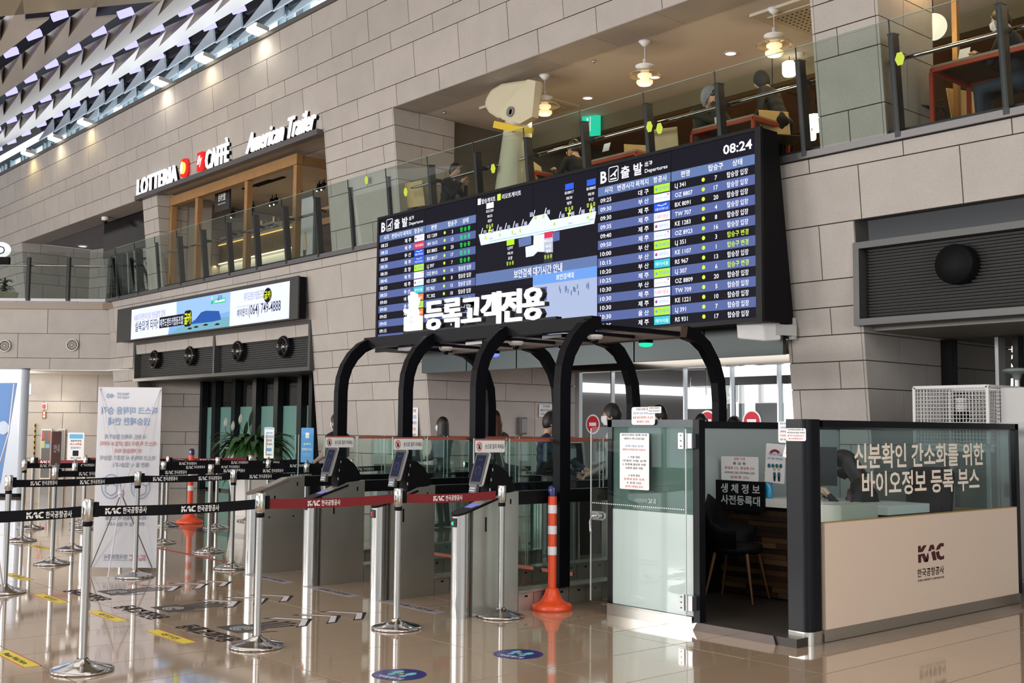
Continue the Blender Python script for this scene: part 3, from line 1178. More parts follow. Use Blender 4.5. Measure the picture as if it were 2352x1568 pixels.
for x, y, n in ((107, 603, '2'), (242, 575, '5'), (361, 552, '7'), (435, 538, '9'), (583, 413, '12'), (656, 400, '13'), (760, 472, '15'), (1077, 410, '19')):
    c = zq(x, y)
    m.rect(O1, UX, UZ, c[0] - .02, c[1] - .026, c[0] + .02, c[1] + .026, 0, 5)
    m.text(n, (c[0], YF - .004, c[1] - .018), UX, UZ, .036, None, 'c', .01, 8)
for x, y, t in ((160, 618, '300m'), (385, 575, '160m'), (910, 475, '190m'), (1110, 438, '260m')):
    c = zq(x, y)
    m.text(t, (c[0], YF - .004, c[1]), UX, UZ, .03, None, 'c', 0, 8)
for x, y, l, ts in ((150, 300, 3, ('KE1209', '08:25', '제주')), (903, 120, 12, ('BX8017', '08:30', '제주')), (1110, 80, 12, ('BX8805', '08:30', '부산')),
                    (344, 648, 10, ('LJ397', '08:30', '포항')), (704, 578, 11, ('4H1613', '08:25', '제주'))):
    c = zq(x, y)
    if x == 704:
        m.rect(O1, UX, UZ, c[0] - .085, c[1] - .36, c[0] + .085, c[1] + .045, 0, 7)
    m.rect(O3, UX, UZ, c[0] - .08, c[1] - .035, c[0] + .08, c[1] + .045, 0, l)
    for k, t in enumerate(ts):
        m.text(t, (c[0], YF - .006, c[1] - .09 - .072 * k), UX, UZ, .04, None, 'c', .008, 3)
    m.text(ON, (c[0], YF - .006, c[1] - .09 - .072 * 3), UX, UZ, .045, .15, 'c', .01, 5)
    if y < 400:
        z = c[1] - .36
        m.poly(O3, UX, UZ, [(c[0] + .03, z + .06), (c[0] + .005, z + .02), (c[0] + .045, z + .005), (c[0] + .04, z - .005), (c[0] - .002, z), (c[0] - .012, z - .04), (c[0] - .03, z - .05),
                            (c[0] - .02, z), (c[0] - .045, z + .02), (c[0] - .015, z + .02), (c[0] + .01, z + .06)], 0, 5)
c = zq(33, 268)
m.rect(O1, UX, UZ, c[0] - .0, c[1] - .04, c[0] + .07, c[1] + .05, 0, 3)
m.text('탑승게이트', (c[0] + .09, YF - .002, c[1] - .03), UX, UZ, .06, .30, 'l', .012, 3)
c = zq(218, 225)
m.rect(O1, UX, UZ, c[0] - .0, c[1] - .04, c[0] + .075, c[1] + .05, 0, 5)
m.text('리모트게이트', (c[0] + .10, YF - .002, c[1] - .03), UX, UZ, .06, .40, 'l', .012, 3)
a, b = zq(375, 970), zq(832, 890)
m.text('보안검색 대기시간 안내', (a[0], YF - .002, (zb0 + zb1) / 2 - .05), UX, UZ, .10, b[0] - a[0], 'l', .016, 3)
a, b = zq(777, 1000), zq(943, 960)
m.text('보안검색대', (a[0], YF - .004, Q(1228, 655)[1] + .035), UX, UZ, .065, b[0] - a[0], 'l', .014, 3)
m.text('예상 대기시간', (xa + .8, YF - .002, Z0 + .36), UX, UZ, .05, None, 'l', .01, 3)
# tiny figures on the picture of the checkpoint
for k in range(16):
    x = xb + .15 + R.random() * (PW - .3)
    z = Q(1228, 655)[1] - .05 - R.random() * .10
    m.rect(O1, UX, UZ, x, z - .06, x + .018, z, 0, 2)
m.rect(O1, UX, UZ, xb + .0 + .1, Q(1228, 655)[1] - .22, xb + .28, Q(1228, 655)[1] - .04, 0, 1)
m.build('map_page', BM, board)

# ================================================================ LONG SCREEN AND AIR DIFFUSERS (left)
yS = WX(685, 650, -17.8).y
led = thing('banner_screen', 'long lit advertising screen in a black frame above the four-nozzle diffuser', 'screen', (-22, yS, 3.42))
m = MB().box(-26.08, -17.8, yS + .01, 10.48, 3.43, 4.19)
m.build('housing', blackm, led)
pA, pB = WY(299, 712.6, yS), WY(662.8, 645, yS)
pC, pD = WY(303.5, 780, yS), WY(669, 730, yS)
sx0, sx1 = (pA.x + pC.x) / 2, (pB.x + pD.x) / 2
sz1, sz0 = (pA.z + pB.z) / 2, (pC.z + pD.z) / 2
m = MB()
for a, b, c, d in ((-26.1, -17.78, sz1, 4.2), (-26.1, -17.78, 3.42, sz0), (-26.1, sx0, sz0, sz1), (sx1, -17.78, sz0, sz1)):
    m.box(a, b, yS - .01, yS + .02, c, d)
m.build('bezel', mat('charcoal', (.035, .035, .037), .5), led)
pw = (sx1 - sx0) / 6
page = emi('page_white', (.78, .82, 1.0), 1.1)
for i in range(6):
    MB().box(sx0 + i * pw + .004, sx0 + (i + 1) * pw - .004, yS, yS + .01, sz0, sz1).build('screen', page, led)
LM = [page, emi('ad_text', (.03, .04, .09), 1), emi('ad_purple', (.28, .30, .60), 1), emi('ad_yellow', (.85, .95, .02), 1), emi('ad_black', (.005, .005, .01), 1),
      emi('ad_green', (.13, .5, .03), 1), emi('ad_mount', (.02, .10, .42), 1), emi('ad_sea', (.25, .45, .85), 1), emi('ad_sky', (.35, .58, .95), 1), emi('ad_naver', (0, .62, .2), 1)]
m = MB()


def lq(x, y):
    p = WY(280 + x / 4.127, 620 + y / 4.127, yS)
    return (p.x, p.z)


LO = [V((0, yS - .003 * (k + 1), 0)) for k in range(4)]
xm = lq(1022, 500)[0]
xg = lq(440, 600)[0]
m.poly(LO[0], UX, UZ, [(lq(520, 300)[0], sz1), (xm, sz1), (xm, sz0), (xg, sz0), (lq(520, 480)[0], sz0 + .25)], 0, 8)
m.poly(LO[1], UX, UZ, [(lq(470, 0)[0], sz0 + .20), (xm, sz0 + .30), (xm, sz0), (xg, sz0)], 0, 7)
m.poly(LO[1], UX, UZ, [(xg, sz0 + .002), (lq(560, 0)[0], sz0 + .12), (lq(800, 0)[0], sz0 + .22), (xm, sz0 + .2), (xm, sz0 + .002)], 0, 5)
m.poly(LO[2], UX, UZ, [lq(640, 515), lq(700, 470), lq(755, 400), lq(800, 385), lq(925, 388), lq(945, 470), lq(860, 490)], 0, 6)
for x, y in ((700, 545), (790, 525), (900, 520), (640, 560)):
    p = lq(x, y)
    m.poly(LO[2], UX, UZ, [(p[0] - .1, p[1]), (p[0], p[1] + .035), (p[0] + .15, p[1] + .02), (p[0] + .1, p[1] - .01)], 0, 4)
p, q = lq(120, 480), lq(410, 430)
m.text('KBS다큐멘터리3일 방송촬영 업체', (p[0], yS - .005, p[1]), UX, UZ, .13, q[0] - p[0], 'l', 0, 2)
p, q = lq(125, 590), lq(345, 540)
m.text('실속있게 타자!', (p[0], yS - .005, p[1] + .03), UX, UZ, .20, q[0] - p[0], 'l', .01, 1)
p, q = lq(358, 545), lq(590, 520)
m.rect(LO[2], UX, UZ, p[0], p[1] - .02, q[0], p[1] + .22, 0, 4)
m.text('제주도렌트카협동조합', (p[0] + .03, yS - .012, p[1] + .02), UX, UZ, .15, q[0] - p[0] - .06, 'l', .01, 0)
p, q = lq(595, 530), lq(660, 440)
m.rrect(LO[2], UX, UZ, p[0] - .02, p[1] - .02, q[0] + .02, p[1] + .32, .08, 0, 4)
m.text('굽카', (p[0], yS - .012, p[1] + .05), UX, UZ, .2, q[0] - p[0], 'l', .03, 3)
p, q = lq(848, 325), lq(872, 270)
m.rect(LO[1], UX, UZ, p[0], p[1], q[0], q[1], 0, 9)
m.text('N', ((p[0] + q[0]) / 2, yS - .012, p[1] + .07), UX, UZ, .09, None, 'c', .02, 0)
p, q = lq(882, 325), lq(985, 248)
m.rect(LO[1], UX, UZ, p[0], p[1] + .01, q[0], q[1] - .03, 0, 9)
m.rect(LO[2], UX, UZ, p[0] + .02, p[1] + .03, q[0] - .02, q[1] - .05, 0, 0)
m.text('굽카', ((p[0] + q[0]) / 2, yS - .012, p[1] + .07), UX, UZ, .09, None, 'c', .01, 1)
p, q = lq(1158, 290), lq(1350, 250)
m.text('제주도렌트카협동조합', (p[0], yS - .005, p[1]), UX, UZ, .14, q[0] - p[0], 'l', 0, 2)
p = lq(1385, 238)
m.ell((p[0], yS - .008, p[1]), UX, UZ, .15, .14, 24, 0, 4)
m.text('굽카', (p[0], yS - .012, p[1] - .06), UX, UZ, .13, .24, 'c', .02, 3)
p, q = lq(1090, 355), lq(1500, 290)
m.rect(LO[1], UX, UZ, p[0], p[1], q[0], p[1] + .006, 0, 2)
p, q = lq(1092, 440), lq(1190, 430)
m.text('예약문의', (p[0], yS - .005, p[1]), UX, UZ, .13, q[0] - p[0], 'l', .01, 1)
p, q = lq(1203, 425), lq(1507, 380)
m.text('(064) 749-4888', (p[0], yS - .005, p[1] + .0), UX, UZ, .21, q[0] - p[0], 'l', .008, 1)
m.build('advert_page', LM, led)

slat_m = mat('grille_metal', (.21, .215, .215), .5, .1)
frame_m = mat('frame_steel', (.075, .075, .075), .4, .3)


def diffuser(name, label, x0, x1, z0, z1, bays, nozzles, r, yo=.0, pitch=.042, plain=False):
    """recessed fluted grille with round black nozzles, set into the leaning wall"""
    zm = (z0 + z1) / 2
    yf = W0 - WK * zm - .06 + yo
    t = thing(name, label, 'air diffuser', ((x0 + x1) / 2, yf, z0))
    f = MB()
    e = .07
    f.box(x0, x1, yf, yf + .30, z1 - e, z1)
    f.box(x0, x1, yf, yf + .30, z0, z0 + e)
    f.box(x0, x0 + e, yf, yf + .30, z0 + e, z1 - e)
    f.box(x1 - e, x1, yf, yf + .30, z0 + e, z1 - e)
    for b in bays[1:-1]:
        f.box(b - .04, b + .04, yf + .01, yf + .30, z0 + e, z1 - e)
    f.build('frame', frame_m, t)
    MB().box(x0 + .02, x1 - .02, yf + .2, yf + .3, z0 + .02, z1 - .02).build('back_plate', blackm, t)
    g = MB()
    z = z0 + e
    while z < z1 - e - .01:
        for a, b in zip(bays[:-1], bays[1:]):
            xa, xb = a + .09, b - .05
            g.add([(xa, yf + .17, z), (xb, yf + .17, z), (xb, yf + .12, z + pitch * .45), (xa, yf + .12, z + pitch * .45), (xb, yf + .17, z + pitch * .8), (xa, yf + .17, z + pitch * .8)],
                  [(0, 1, 2, 3), (3, 2, 4, 5)])
        z += pitch
    g.build('grille_slats', slat_m, t, kind='stuff')
    for x, z in nozzles:
        n = MB()
        if plain:
            MB().lathe([(r, .16), (r, -.02), (r * .97, -.04), (.001, -.04)], (x, yf + .02, z), 32, axis='y').build('nozzle_cap', blackm, t)
            continue
        n.lathe([(r, .16), (r, .0), (r * .9, -.03), (r * .82, -.03), (r * .80, .05), (r * .45, .09), (r * .43, .04), (r * .12, .03), (0.001, .03)], (x, yf + .02, z), 28, axis='y')
        o = n.build('nozzle', blackg, t)
        MB().lathe([(.001, -.01), (.02, 0), (.02, .03)], (x, yf + .02, z), 10, axis='y').build('nozzle_pin', brass, o)
    return t


brass = mat('pin', (.8, .75, .6), .3)
pn = [WY(*p, 10.62) for p in ((357, 813), (438, 806), (548, 796), (653, 784))]
diffuser('wall_diffuser', 'long grey fluted air diffuser with four black round nozzles under the advertising screen', -25.72, -17.78, 2.5, 3.42, (-25.72, WY(493, 800, 10.6).x, -17.78),
         [(p.x, 2.98) for p in pn], .21)
pc = WP(2197, 607)
diffuser('wall_diffuser', 'grey fluted air diffuser with one black nozzle in the wall above the white cage', -6.64, 3.4, 2.6, 3.49, (-6.64, 3.4), [(pc.x, pc.z)], .2, pitch=.033, plain=True)

# loudspeaker under the board
sp = thing('wall_loudspeaker', 'white boxy loudspeaker on a bracket under the right end of the departure board', 'loudspeaker', (-7.55, 10.25, 2.50))
m = MB().rrect((-7.86, 10.14, 0), UX, UZ, 0, 2.46, .30, 2.64, .03, .0)
m = MB()
m.add([(-7.84, 10.12, 2.50), (-7.54, 10.22, 2.46), (-7.46, 10.42, 2.48), (-7.78, 10.36, 2.52), (-7.84, 10.10, 2.68), (-7.54, 10.18, 2.67), (-7.46, 10.40, 2.69), (-7.78, 10.34, 2.70)],
      [(3, 2, 1, 0), (4, 5, 6, 7), (0, 1, 5, 4), (1, 2, 6, 5), (2, 3, 7, 6), (3, 0, 4, 7)])
m.build('cabinet', white, sp, bevel=.02)
MB().bar((-7.5, 10.35, 2.60), (-7.42, 10.62, 2.60), .05, .12).bar((-7.44, 10.6, 2.5), (-7.44, 10.6, 2.74), .06).build('bracket', mat('pale_grey', (.5, .5, .5), .4), sp)

# ================================================================ BALUSTRADE
post_m = mat('charcoal_post', (.022, .022, .026), .4, spec=.3)
bal = thing('glass_balustrade', 'long leaning glass balustrade with dark posts along the upper gallery edge', 'balustrade', (-14, 10.45, 4.5))


def lean(x, z, off=0.0):
    return V((x, W0 - WK * z + off, z))


k = 0
xs = [-4.88 + 1.13 * 3 - 1.13 * i for i in range(23)]
for x in xs:
    p = MB()
    a, b = lean(x, 4.50, .0), lean(x, 5.55, .0)
    p.bar(a, b, .06, .11, up=(0, 1, 0))
    p.bar(b, b + (b - a).normalized() * .012, .075, .125, up=(0, 1, 0))
    po = p.build('post', post_m, bal)
    q = MB()
    q.bar(lean(x, 5.34, .06), lean(x, 5.34, .17), .03, .05)
    q.build('rail_bracket', post_m, po)
    MB().bar(lean(x + .001, 5.55, -.07), lean(x + .001, 5.69, -.07), .012).build('pane_clip', post_m, po)
for a, b in zip(xs[:-1], xs[1:]):
    g = MB()
    p0, p1, p2, p3 = lean(b + .012, 4.56, -.065), lean(a - .012, 4.56, -.065), lean(a - .012, 5.69, -.065), lean(b + .012, 5.69, -.065)
    g.add([p0, p1, p2, p3], [(0, 1, 2, 3)])
    g.build('pane', glassb, bal)
    e = MB()
    e.bar(p3 + UX * .0, p2, .010, .006)
    e.build('pane_edge', mat('glass_edge', (.30, .42, .38), .2), bal)
MB().cyl(lean(-25.9, 5.35, .17), lean(-1.5, 5.35, .17), .024, n=10).build('handrail', chrome, bal)
MB().box(-26, -1.4, 10.50, 10.62, 4.50, 4.60).build('base_shoe', post_m, bal)
sm = mat('yellow_sticker', (.55, .72, .03), .5)
for px, py in ((932, 441), (1133, 387), (1492, 291), (2067, 135), (842, 300 + 114), (1515, 295)):
    p = WP(px, py, -.07)
    s = MB()
    s.ell((0, 0, 0), UX, V((0, -WK, 1)), .055, .075, 6)
    o = s.build('warning_sticker', sm, bal, loc=tuple(p - V(bal['_w']) - UY * .004))
# the facet at left
b2_ = thing('glass_balustrade', 'glass balustrade with dark posts on the turned balcony at far left', 'balustrade', (-28.5, 9.0, 4.5))
dvv = V((.655, .755, 0))
pp = V((-27.2, 10.5, 4.5))
nrm = V((-.755, .655, 0))
for s in (0, 1.0, 1.98, 3.0, 4.0):
    c = pp - dvv * s
    MB().bar(c, c + UZ * 1.07, .07, .10, up=tuple(nrm)).build('post', post_m, b2_)
for s in (0, 1.0, 1.98, 3.0):
    w = 1.0 if s != 1.0 else .98
    a, b = pp - dvv * (s + w - .02), pp - dvv * (s + .02)
    a, b = a - nrm * .06, b - nrm * .06
    MB().add([a + UZ * .06, b + UZ * .06, b + UZ * 1.2, a + UZ * 1.2], [(0, 1, 2, 3)]).build('pane', glassb, b2_)
MB().cyl(pp - dvv * 4 + UZ * .88 + nrm * .1, pp + UZ * .88 + nrm * .1, .022, n=8).build('handrail', steel, b2_)
# short run joining both
b3_ = thing('glass_balustrade', 'short run of closely set dark posts and glass joining the two balustrades', 'balustrade', (-26.4, 10.5, 4.5))
for x in (-26.85, -26.5, -26.15, -25.75, -25.2):
    MB().bar((x, 10.50, 4.5), (x, 10.42, 5.55), .06, .11, up=(0, 1, 0)).build('post', post_m, b3_)
MB().add([(-27.1, 10.40, 4.56), (-25.3, 10.40, 4.56), (-25.3, 10.30, 5.69), (-27.1, 10.30, 5.69)], [(0, 1, 2, 3)]).build('pane', glassb, b3_)

# ================================================================ LIT LETTERS OVER THE CAFE
lit = emi('lit_white', (1, .98, 1.0), 1.1)
ledge = thing('sign_ledge', 'dark grey ledge under the lit letters above the cafe opening', 'sign ledge', (-20.8, 10.2, 6.62))
MB().box(WP(322, 460).x, -16.95, 10.12, 10.27, 6.60, 6.70).build('ledge_bar', mat('ledge_grey', (.09, .085, .09), .5), ledge)


def sign(name, label, t, a, b, h, bold, mats, shear=0, z=6.70):
    x0, x1 = WP(*a).x, WP(*b).x
    o = thing(name, label, 'sign', ((x0 + x1) / 2, 10.15, z))
    MB().text(t, (x0, 10.16, z), UX, UZ, h, x1 - x0, 'l', bold, None, .05, shear).build('letters', lit, o)
    MB().text(t, (x0 + .015, 10.20, z - .012), UX, UZ, h, x1 - x0, 'l', bold + .008, None, .05, shear).build('letter_sides', blackm, o)
    return o


sign('lit_sign', 'bold white lit letters LOTTERIA at the left end of the ledge', 'LOTTERIA', (324, 458), (416, 427), .42, .012, lit)
sign('lit_sign', 'slim white lit letters CAFFÈ in the middle of the ledge', 'CAFFÈ', (482, 402), (534, 382), .44, .008, lit, z=6.72)
sign('lit_sign', 'slanted white lit letters American Trailer at the right end of the ledge', 'American Trailer', (576, 370), (731, 310), .42, .004, lit, shear=.28, z=6.74)
lr = emi('lit_red', (.9, .02, .02), 1.1)
ly_ = emi('lit_yellow', (1, .72, .10), 1.2)
for (pa, pb, lab, kind) in (((424, 424), (440, 420), 'red rounded lit badge with a pale blob beside the bold letters', 0), ((463, 406), (476, 402), 'square red lit badge with white script beside the slim letters', 1)):
    x0, x1 = WP(*pa).x, WP(*pb).x
    o = thing('lit_badge', lab, 'sign', ((x0 + x1) / 2, 10.15, 6.7))
    MB().rrect((0, 10.14, 0), UX, UZ, x0, 6.74, x1, 7.13, .12 if not kind else .02, .04).build('badge_face', lr, o)
    if kind:
        MB().text('illy', ((x0 + x1) / 2, 10.13, 6.88), UX, UZ, .2, (x1 - x0) * .8, 'c', .03, shear=.15).build('script', lit, o)
    else:
        cx = (x0 + x1) / 2
        MB().ell((cx + .02, 10.13, 6.92), UX, UZ, .12, .13, 16).ell((cx - .04, 10.125, 6.99), UX, UZ, .08, .09, 14).build('blob', ly_, o)
        MB().ell((cx - .06, 10.12, 6.93), UX, UZ, .06, .13, 14).build('highlight', lit, o)
# partly seen round lit sign at the far left edge
p = WY(2, 573, 9.0)
o = thing('lit_sign', 'round-ended white lit sign cut by the left edge above the potted plant', 'sign', (p.x, p.y, p.z))
MB().ell(p, dvv, UZ, .24, .2, 24, .06).build('sign_face', lit, o)
MB().text('O', p - nrm * .01 - UZ * .12, dvv, UZ, .24, None, 'c', .0).build('letter', txt_k, o)
MB().obox(p - UZ * .30, dvv * .24, nrm * .06, UZ * .1).build('base', blackm, o)

# ================================================================ FLOODLIGHTS ON THE WALL TOP
fl_lens = emi('flood_lens', (1, .93, .70), 6)
fdef = [(75, 348), (138, 311), (207, 272), (381, 185), (483, 131), (605, 68)]
proto = None
ftint = [(1, .72, .25), (1, .86, .55), (1, .80, .42), (1, .93, .78), (1, .86, .58), (1, .93, .8)]
xs_f = []
for i, q in enumerate(fdef):
    x = WP(*q).x
    xs_f.append(x)
    names = ['leftmost floodlight on the wall top, glowing yellow', 'second floodlight from the left along the wall top', 'third floodlight from the left along the wall top',
             'floodlight on the wall top beside the pale blue window recess', 'second floodlight from the right along the wall top', 'rightmost floodlight on the wall top in view']
    if proto is None:
        proto = thing('floodlight', names[i], 'floodlight', (x, 9.90, 8.92), group='floodlights on the wall top', local=True)
        MB().obox((0, 0, 0), (.20, 0, 0), (0, .13, -.02), (0, .006, .04)).build('housing', mat('lamp_grey', (.5, .5, .48), .4), proto)
        MB().obox((0, -.006, -.043), (.18, 0, 0), (0, .115, -.018), (0, .0, .004)).obox((0, -.134, .02), (.19, 0, 0), (0, .004, .0), (0, .004, .034)).build('lens', fl_lens, proto)
        MB().bar((0, .1, .0), (0, .25, -.10), .04).build('arm', grey, proto)
    else:
        dup(proto, (x, 9.90, 8.92), label=names[i])
    point('flood_beam', (x, 9.80, 8.78), 24, ftint[i], .15, math.radians(150), (math.radians(8), 0, 0))
for x in (-16.0, -13.2):
    pass
# small camera domes, sprinkler etc under the far opening
o = thing('dome_camera', 'white dome camera under the soffit of the far left opening', 'camera', (-27.6, 10.5, 6.6))
MB().lathe([(.09, 0), (.09, -.07), (.075, -.09)], (-27.6, 10.5, 6.64), 16).build('housing', white, o)
MB().sph((-27.6, 10.5, 6.54), .06, 12, 8).build('dome', blackg, o)
# ================================================================ UPPER GALLERY
warm_l = emi('warm_bulb', (1, .80, .50), 3.0)
white_l = emi('white_downlight', (1, .95, .95), 3.0)
# pendants along the edge of the gallery
pend_x = [(-11.95, 10.95, 'leftmost of the three tiered pendant lamps, beside the cream pylon'), (-9.98, 10.95, 'middle of the three tiered pendant lamps over the gallery edge'),
          (-8.12, 11.25, 'rightmost and largest-looking tiered pendant lamp, below the square air unit')]
proto = None
clearl = glass_mat('pale_shade', (.93, .90, .84), 1.6, .28, (.8, .7, .55))
for x, y, lab in pend_x:
    if proto is None:
        proto = thing('pendant_lamp', lab, 'pendant lamp', (x, y, 6.65), group='tiered pendant lamps', local=True)
        MB().lathe([(.001, 0), (.085, 0), (.03, -.06), (.006, -.07)], (0, 0, 0), 16).build('ceiling_cup', white, proto)
        MB().cyl((0, 0, -.06), (0, 0, -.26), .004, n=6).build('cord', white, proto)
        b = MB().lathe([(.001, -.24), (.025, -.24), (.025, -.31), (.09, -.315), (.125, -.33), (.125, -.345), (.06, -.37), (.055, -.44), (.001, -.44)], (0, 0, 0), 20)
        b.build('upper_shade', white, proto)
        MB().lathe([(.05, -.40), (.13, -.395), (.19, -.42), (.225, -.46), (.22, -.465), (.18, -.43), (.12, -.405)], (0, 0, 0), 24).build('wide_shade', clearl, proto)
        MB().lathe([(.06, -.44), (.095, -.45), (.095, -.475), (.06, -.50), (.06, -.52), (.11, -.54), (.11, -.565), (.085, -.59)], (0, 0, 0), 20).build('lower_shade', mat('lit_shade', (.8, .7, .5), .5, 0, (1, .72, .38), .8), proto)
        MB().ell((0, 0, -.588), UX, -UY, .085, .085, 20).build('bulb', warm_l, proto)
    else:
        dup(proto, (x, y, 6.65), label=lab)
    point('pendant_glow', (x, y, 5.98), 10, (1, .75, .42), .08)
dl = [((-12.34, 12.22), 'round white downlight behind the leftmost pendant'), ((-10.93, 12.21), 'round white downlight just beside the middle pendant'), ((-9.52, 12.19), 'round white downlight left of the rightmost pendant'),
      ((-13.75, 12.27), 'small white downlight nearest the cream pylon')]
for (x, y), lab in dl:
    o = MB().lathe([(.10, 0), (.075, -.012), (.07, .0)], (0, 0, 0), 20).build('downlight', white)
    o.location = (x, y, 6.66)
    tag(o, lab, 'downlight', 'downlights in the gallery ceiling')
    MB().ell((0, 0, -.006), UX, -UY, .075, .075, 20).build('lens', white_l, o, rel=False)
    point('downlight_beam', (x, y, 6.6), 14, (1, .85, .6), .07, math.radians(120))


def cassette(name, label, x0, x1, y0, y1):
    t = thing(name, label, 'air unit', ((x0 + x1) / 2, (y0 + y1) / 2, 6.62))
    MB().box(x0, x1, y0, y1, 6.625, 6.66).build('frame', mat('cassette_white', (.55, .50, .40), .5), t)
    MB().box(x0 + .15, x1 - .15, y0 + .15, y1 - .15, 6.60, 6.625).build('grille_panel', mat('cassette_beige', (.45, .40, .30), .5), t, bevel=.02)
    m = MB()
    for i in range(14):
        for j in range(9):
            xx = x0 + .24 + i * (x1 - x0 - .48) / 14
            yy = y0 + .24 + j * (y1 - y0 - .48) / 9
            m.box(xx, xx + .02, yy, yy + .025, 6.597, 6.6)
    m.build('perforation', blackm, t, kind='stuff')


p = FL(0, 0)


def PZ(px, py, z):
    d = ray(px, py)
    return CAM + d * ((z - CAM.z) / d.z)


a, b, c = PZ(1050, 255, 6.62), PZ(1165, 283, 6.62), PZ(1115, 235, 6.62)
cassette('ceiling_air_unit', 'square ceiling air unit half hidden behind the cream pylon', -13.9, -12.7, 11.3, 12.4)
cassette('ceiling_air_unit', 'square perforated ceiling air unit above the rightmost pendant', -8.45, -7.0, 11.2, 12.4)
for px, py in ((1021, 258), (1364, 140)):
    q = PZ(px, min(py, 258), 6.65)
    o = MB().lathe([(.02, 0), (.03, -.02), (.01, -.04), (.001, -.04)], (0, 0, 0), 8).build('sprinkler', chrome)
    o.location = (q.x, q.y, 6.66)
    tag(o, {1021: 'tiny ceiling sprinkler near the left jamb of the gallery', 1364: 'tiny ceiling sprinkler above the middle pendant'}[px], 'sprinkler')
o = MB().lathe([(.07, 0), (.07, -.025), (.05, -.035), (.001, -.035)], (0, 0, 0), 14).build('smoke_detector', white)
o.location = (-8.9, 12.9, 6.66)
tag(o, 'round white smoke detector under the rightmost pendant', 'detector')
# cream structural pylon with cast head
py_m = mat('cream_steel', (.56, .52, .38), .35, coat=.3)
YP = 10.75


def yp(px, py, y=YP):
    return WY(px, py, y)


pyl = thing('steel_pylon', 'tapered cream painted steel column with a cylindrical cast head in the gallery', 'column', (yp(1175, 440).x, YP, 4.47))
a0, a1 = yp(1163, 445), yp(1190, 285)
m = MB()
pts = [(1136, 460), (1216, 460), (1222, 275), (1163, 275)]
P3 = [yp(*q, YP - .1) for q in pts]
m.tube([P3[0].lerp(P3[1], .5) - UZ * .5, P3[2].lerp(P3[3], .5) + UZ * .1], .2, 4, rs=[.42, .26])
m2 = MB()
b0, b1 = P3[0].lerp(P3[1], .5) - UZ * .25, P3[2].lerp(P3[3], .5) + UZ * .1
m2.cyl(b0, b1, .30, .19, n=20)
m2.build('shaft', py_m, pyl)
# head: thick short drum lying towards the upper left plus a triangular plate
c0, c1 = yp(1140, 250), yp(1215, 200)
m = MB()
ax = (yp(1225, 180, YP + .2) - yp(1125, 240, YP - .1)).normalized()
yh = YP - .12
m.poly((0, yh, 0), UX, UZ, [(WY(x, y, yh).x, WY(x, y, yh).z) for x, y in [(1111, 244), (1112, 228), (1125, 205), (1150, 190), (1212, 181), (1229, 184), (1226, 215), (1180, 265), (1155, 273), (1138, 271), (1120, 259)]], .20)
m.build('head_drum', py_m, pyl, bevel=.05)
m = MB()
q = [(1146, 258), (1212, 182), (1230, 186), (1222, 268), (1194, 284), (1153, 274)]
m.poly((0, YP - .3, 0), UX, UZ, [(WY(x, y, YP - .3).x, WY(x, y, YP - .3).z) for x, y in q], .12)
m.build('head_plate', py_m, pyl)
w = WY(1174, 257, YP - .3)
MB().lathe([(.075, 0), (.075, -.03), (.05, -.03), (.045, 0), (.001, 0)], (w.x, YP - .3, w.z), 20, axis='y').build('pin', mat('pin_grey', (.2, .2, .19), .5), pyl)
w0, w1 = WY(1135, 290, YP - .33), WY(1224, 300, YP - .33)
yl = MB().bar(w0 + UZ * .03, (w0 + w1) / 2, .03, .1).bar((w0 + w1) / 2, w1, .03, .08)
yl.build('yellow_band', mat('yellow_band', (.65, .45, .02), .5), pyl)
# exit sign
q = WY(1358, 289, 13.0)
ex = thing('exit_sign', 'green and white running-man exit sign hanging in the gallery', 'exit sign', (q.x, 13.0, q.z))
eg = emi('exit_green', (.02, .62, .38), 1.2)
MB().obox((q.x, 13.0, q.z), (.13, .06, 0), (0, .03, 0), (0, 0, .17)).build('sign_box', eg, ex)
m = MB()
O = (q.x, 12.90, q.z)
m.poly(O, UX, UZ, [(-.06, -.12), (-.02, -.02), (-.05, .0), (-.04, .05), (.02, .06), (.06, .03), (.03, .0), (.02, -.04), (.06, -.11), (.02, -.11), (.0, -.06), (-.03, -.12)])
m.ell(O, UX, UZ, .022, .025, 10, 0, None, .01, .09)
m.rect(O, UX, UZ, .07, -.12, .085, .12)
m.build('running_figure', scr_w, ex)
MB().bar((q.x, 13.02, q.z + .17), (q.x, 13.02, 6.66), .01).build('hanger', grey, ex)
# tables with red frames and chairs
red_f = mat('red_frame', (.42, .045, .012), .4)
ttop = mat('table_top', (.30, .25, .16), .4)
under = mat('table_under', (.05, .04, .02), .6)
beech = mat('beech_ply', (.52, .36, .15), .45, noise=.06, nscale=9)
seatb = mat('dark_seat', (.03, .028, .025), .6)


def table_up(label, x0, x1, y0, y1, h=.95, z=4.47):
    t = thing('red_frame_table', label, 'table', ((x0 + x1) / 2, (y0 + y1) / 2, z), local=True, group='red-framed gallery tables')
    w, d = (x1 - x0) / 2, (y1 - y0) / 2
    MB().box(-w, w, -d, d, h - .03, h).build('table_top', ttop, t)
    MB().box(-w + .03, w - .03, -d + .03, d - .03, h - .036, h - .03).build('underside', under, t)
    f = MB()
    for a in (-1, 1):
        f.box(-w, w, a * d - .02, a * d + .02, h - .075, h - .03)
        f.box(a * w - .02, a * w + .02, -d, d, h - .075, h - .03)
    f.build('apron', red_f, t)
    for a in (-1, 1):
        for b in (-1, 1):
            MB().box(a * w - .02, a * w + .02, b * d - .02, b * d + .02, 0, h - .075).build('leg', red_f, t)
    return t


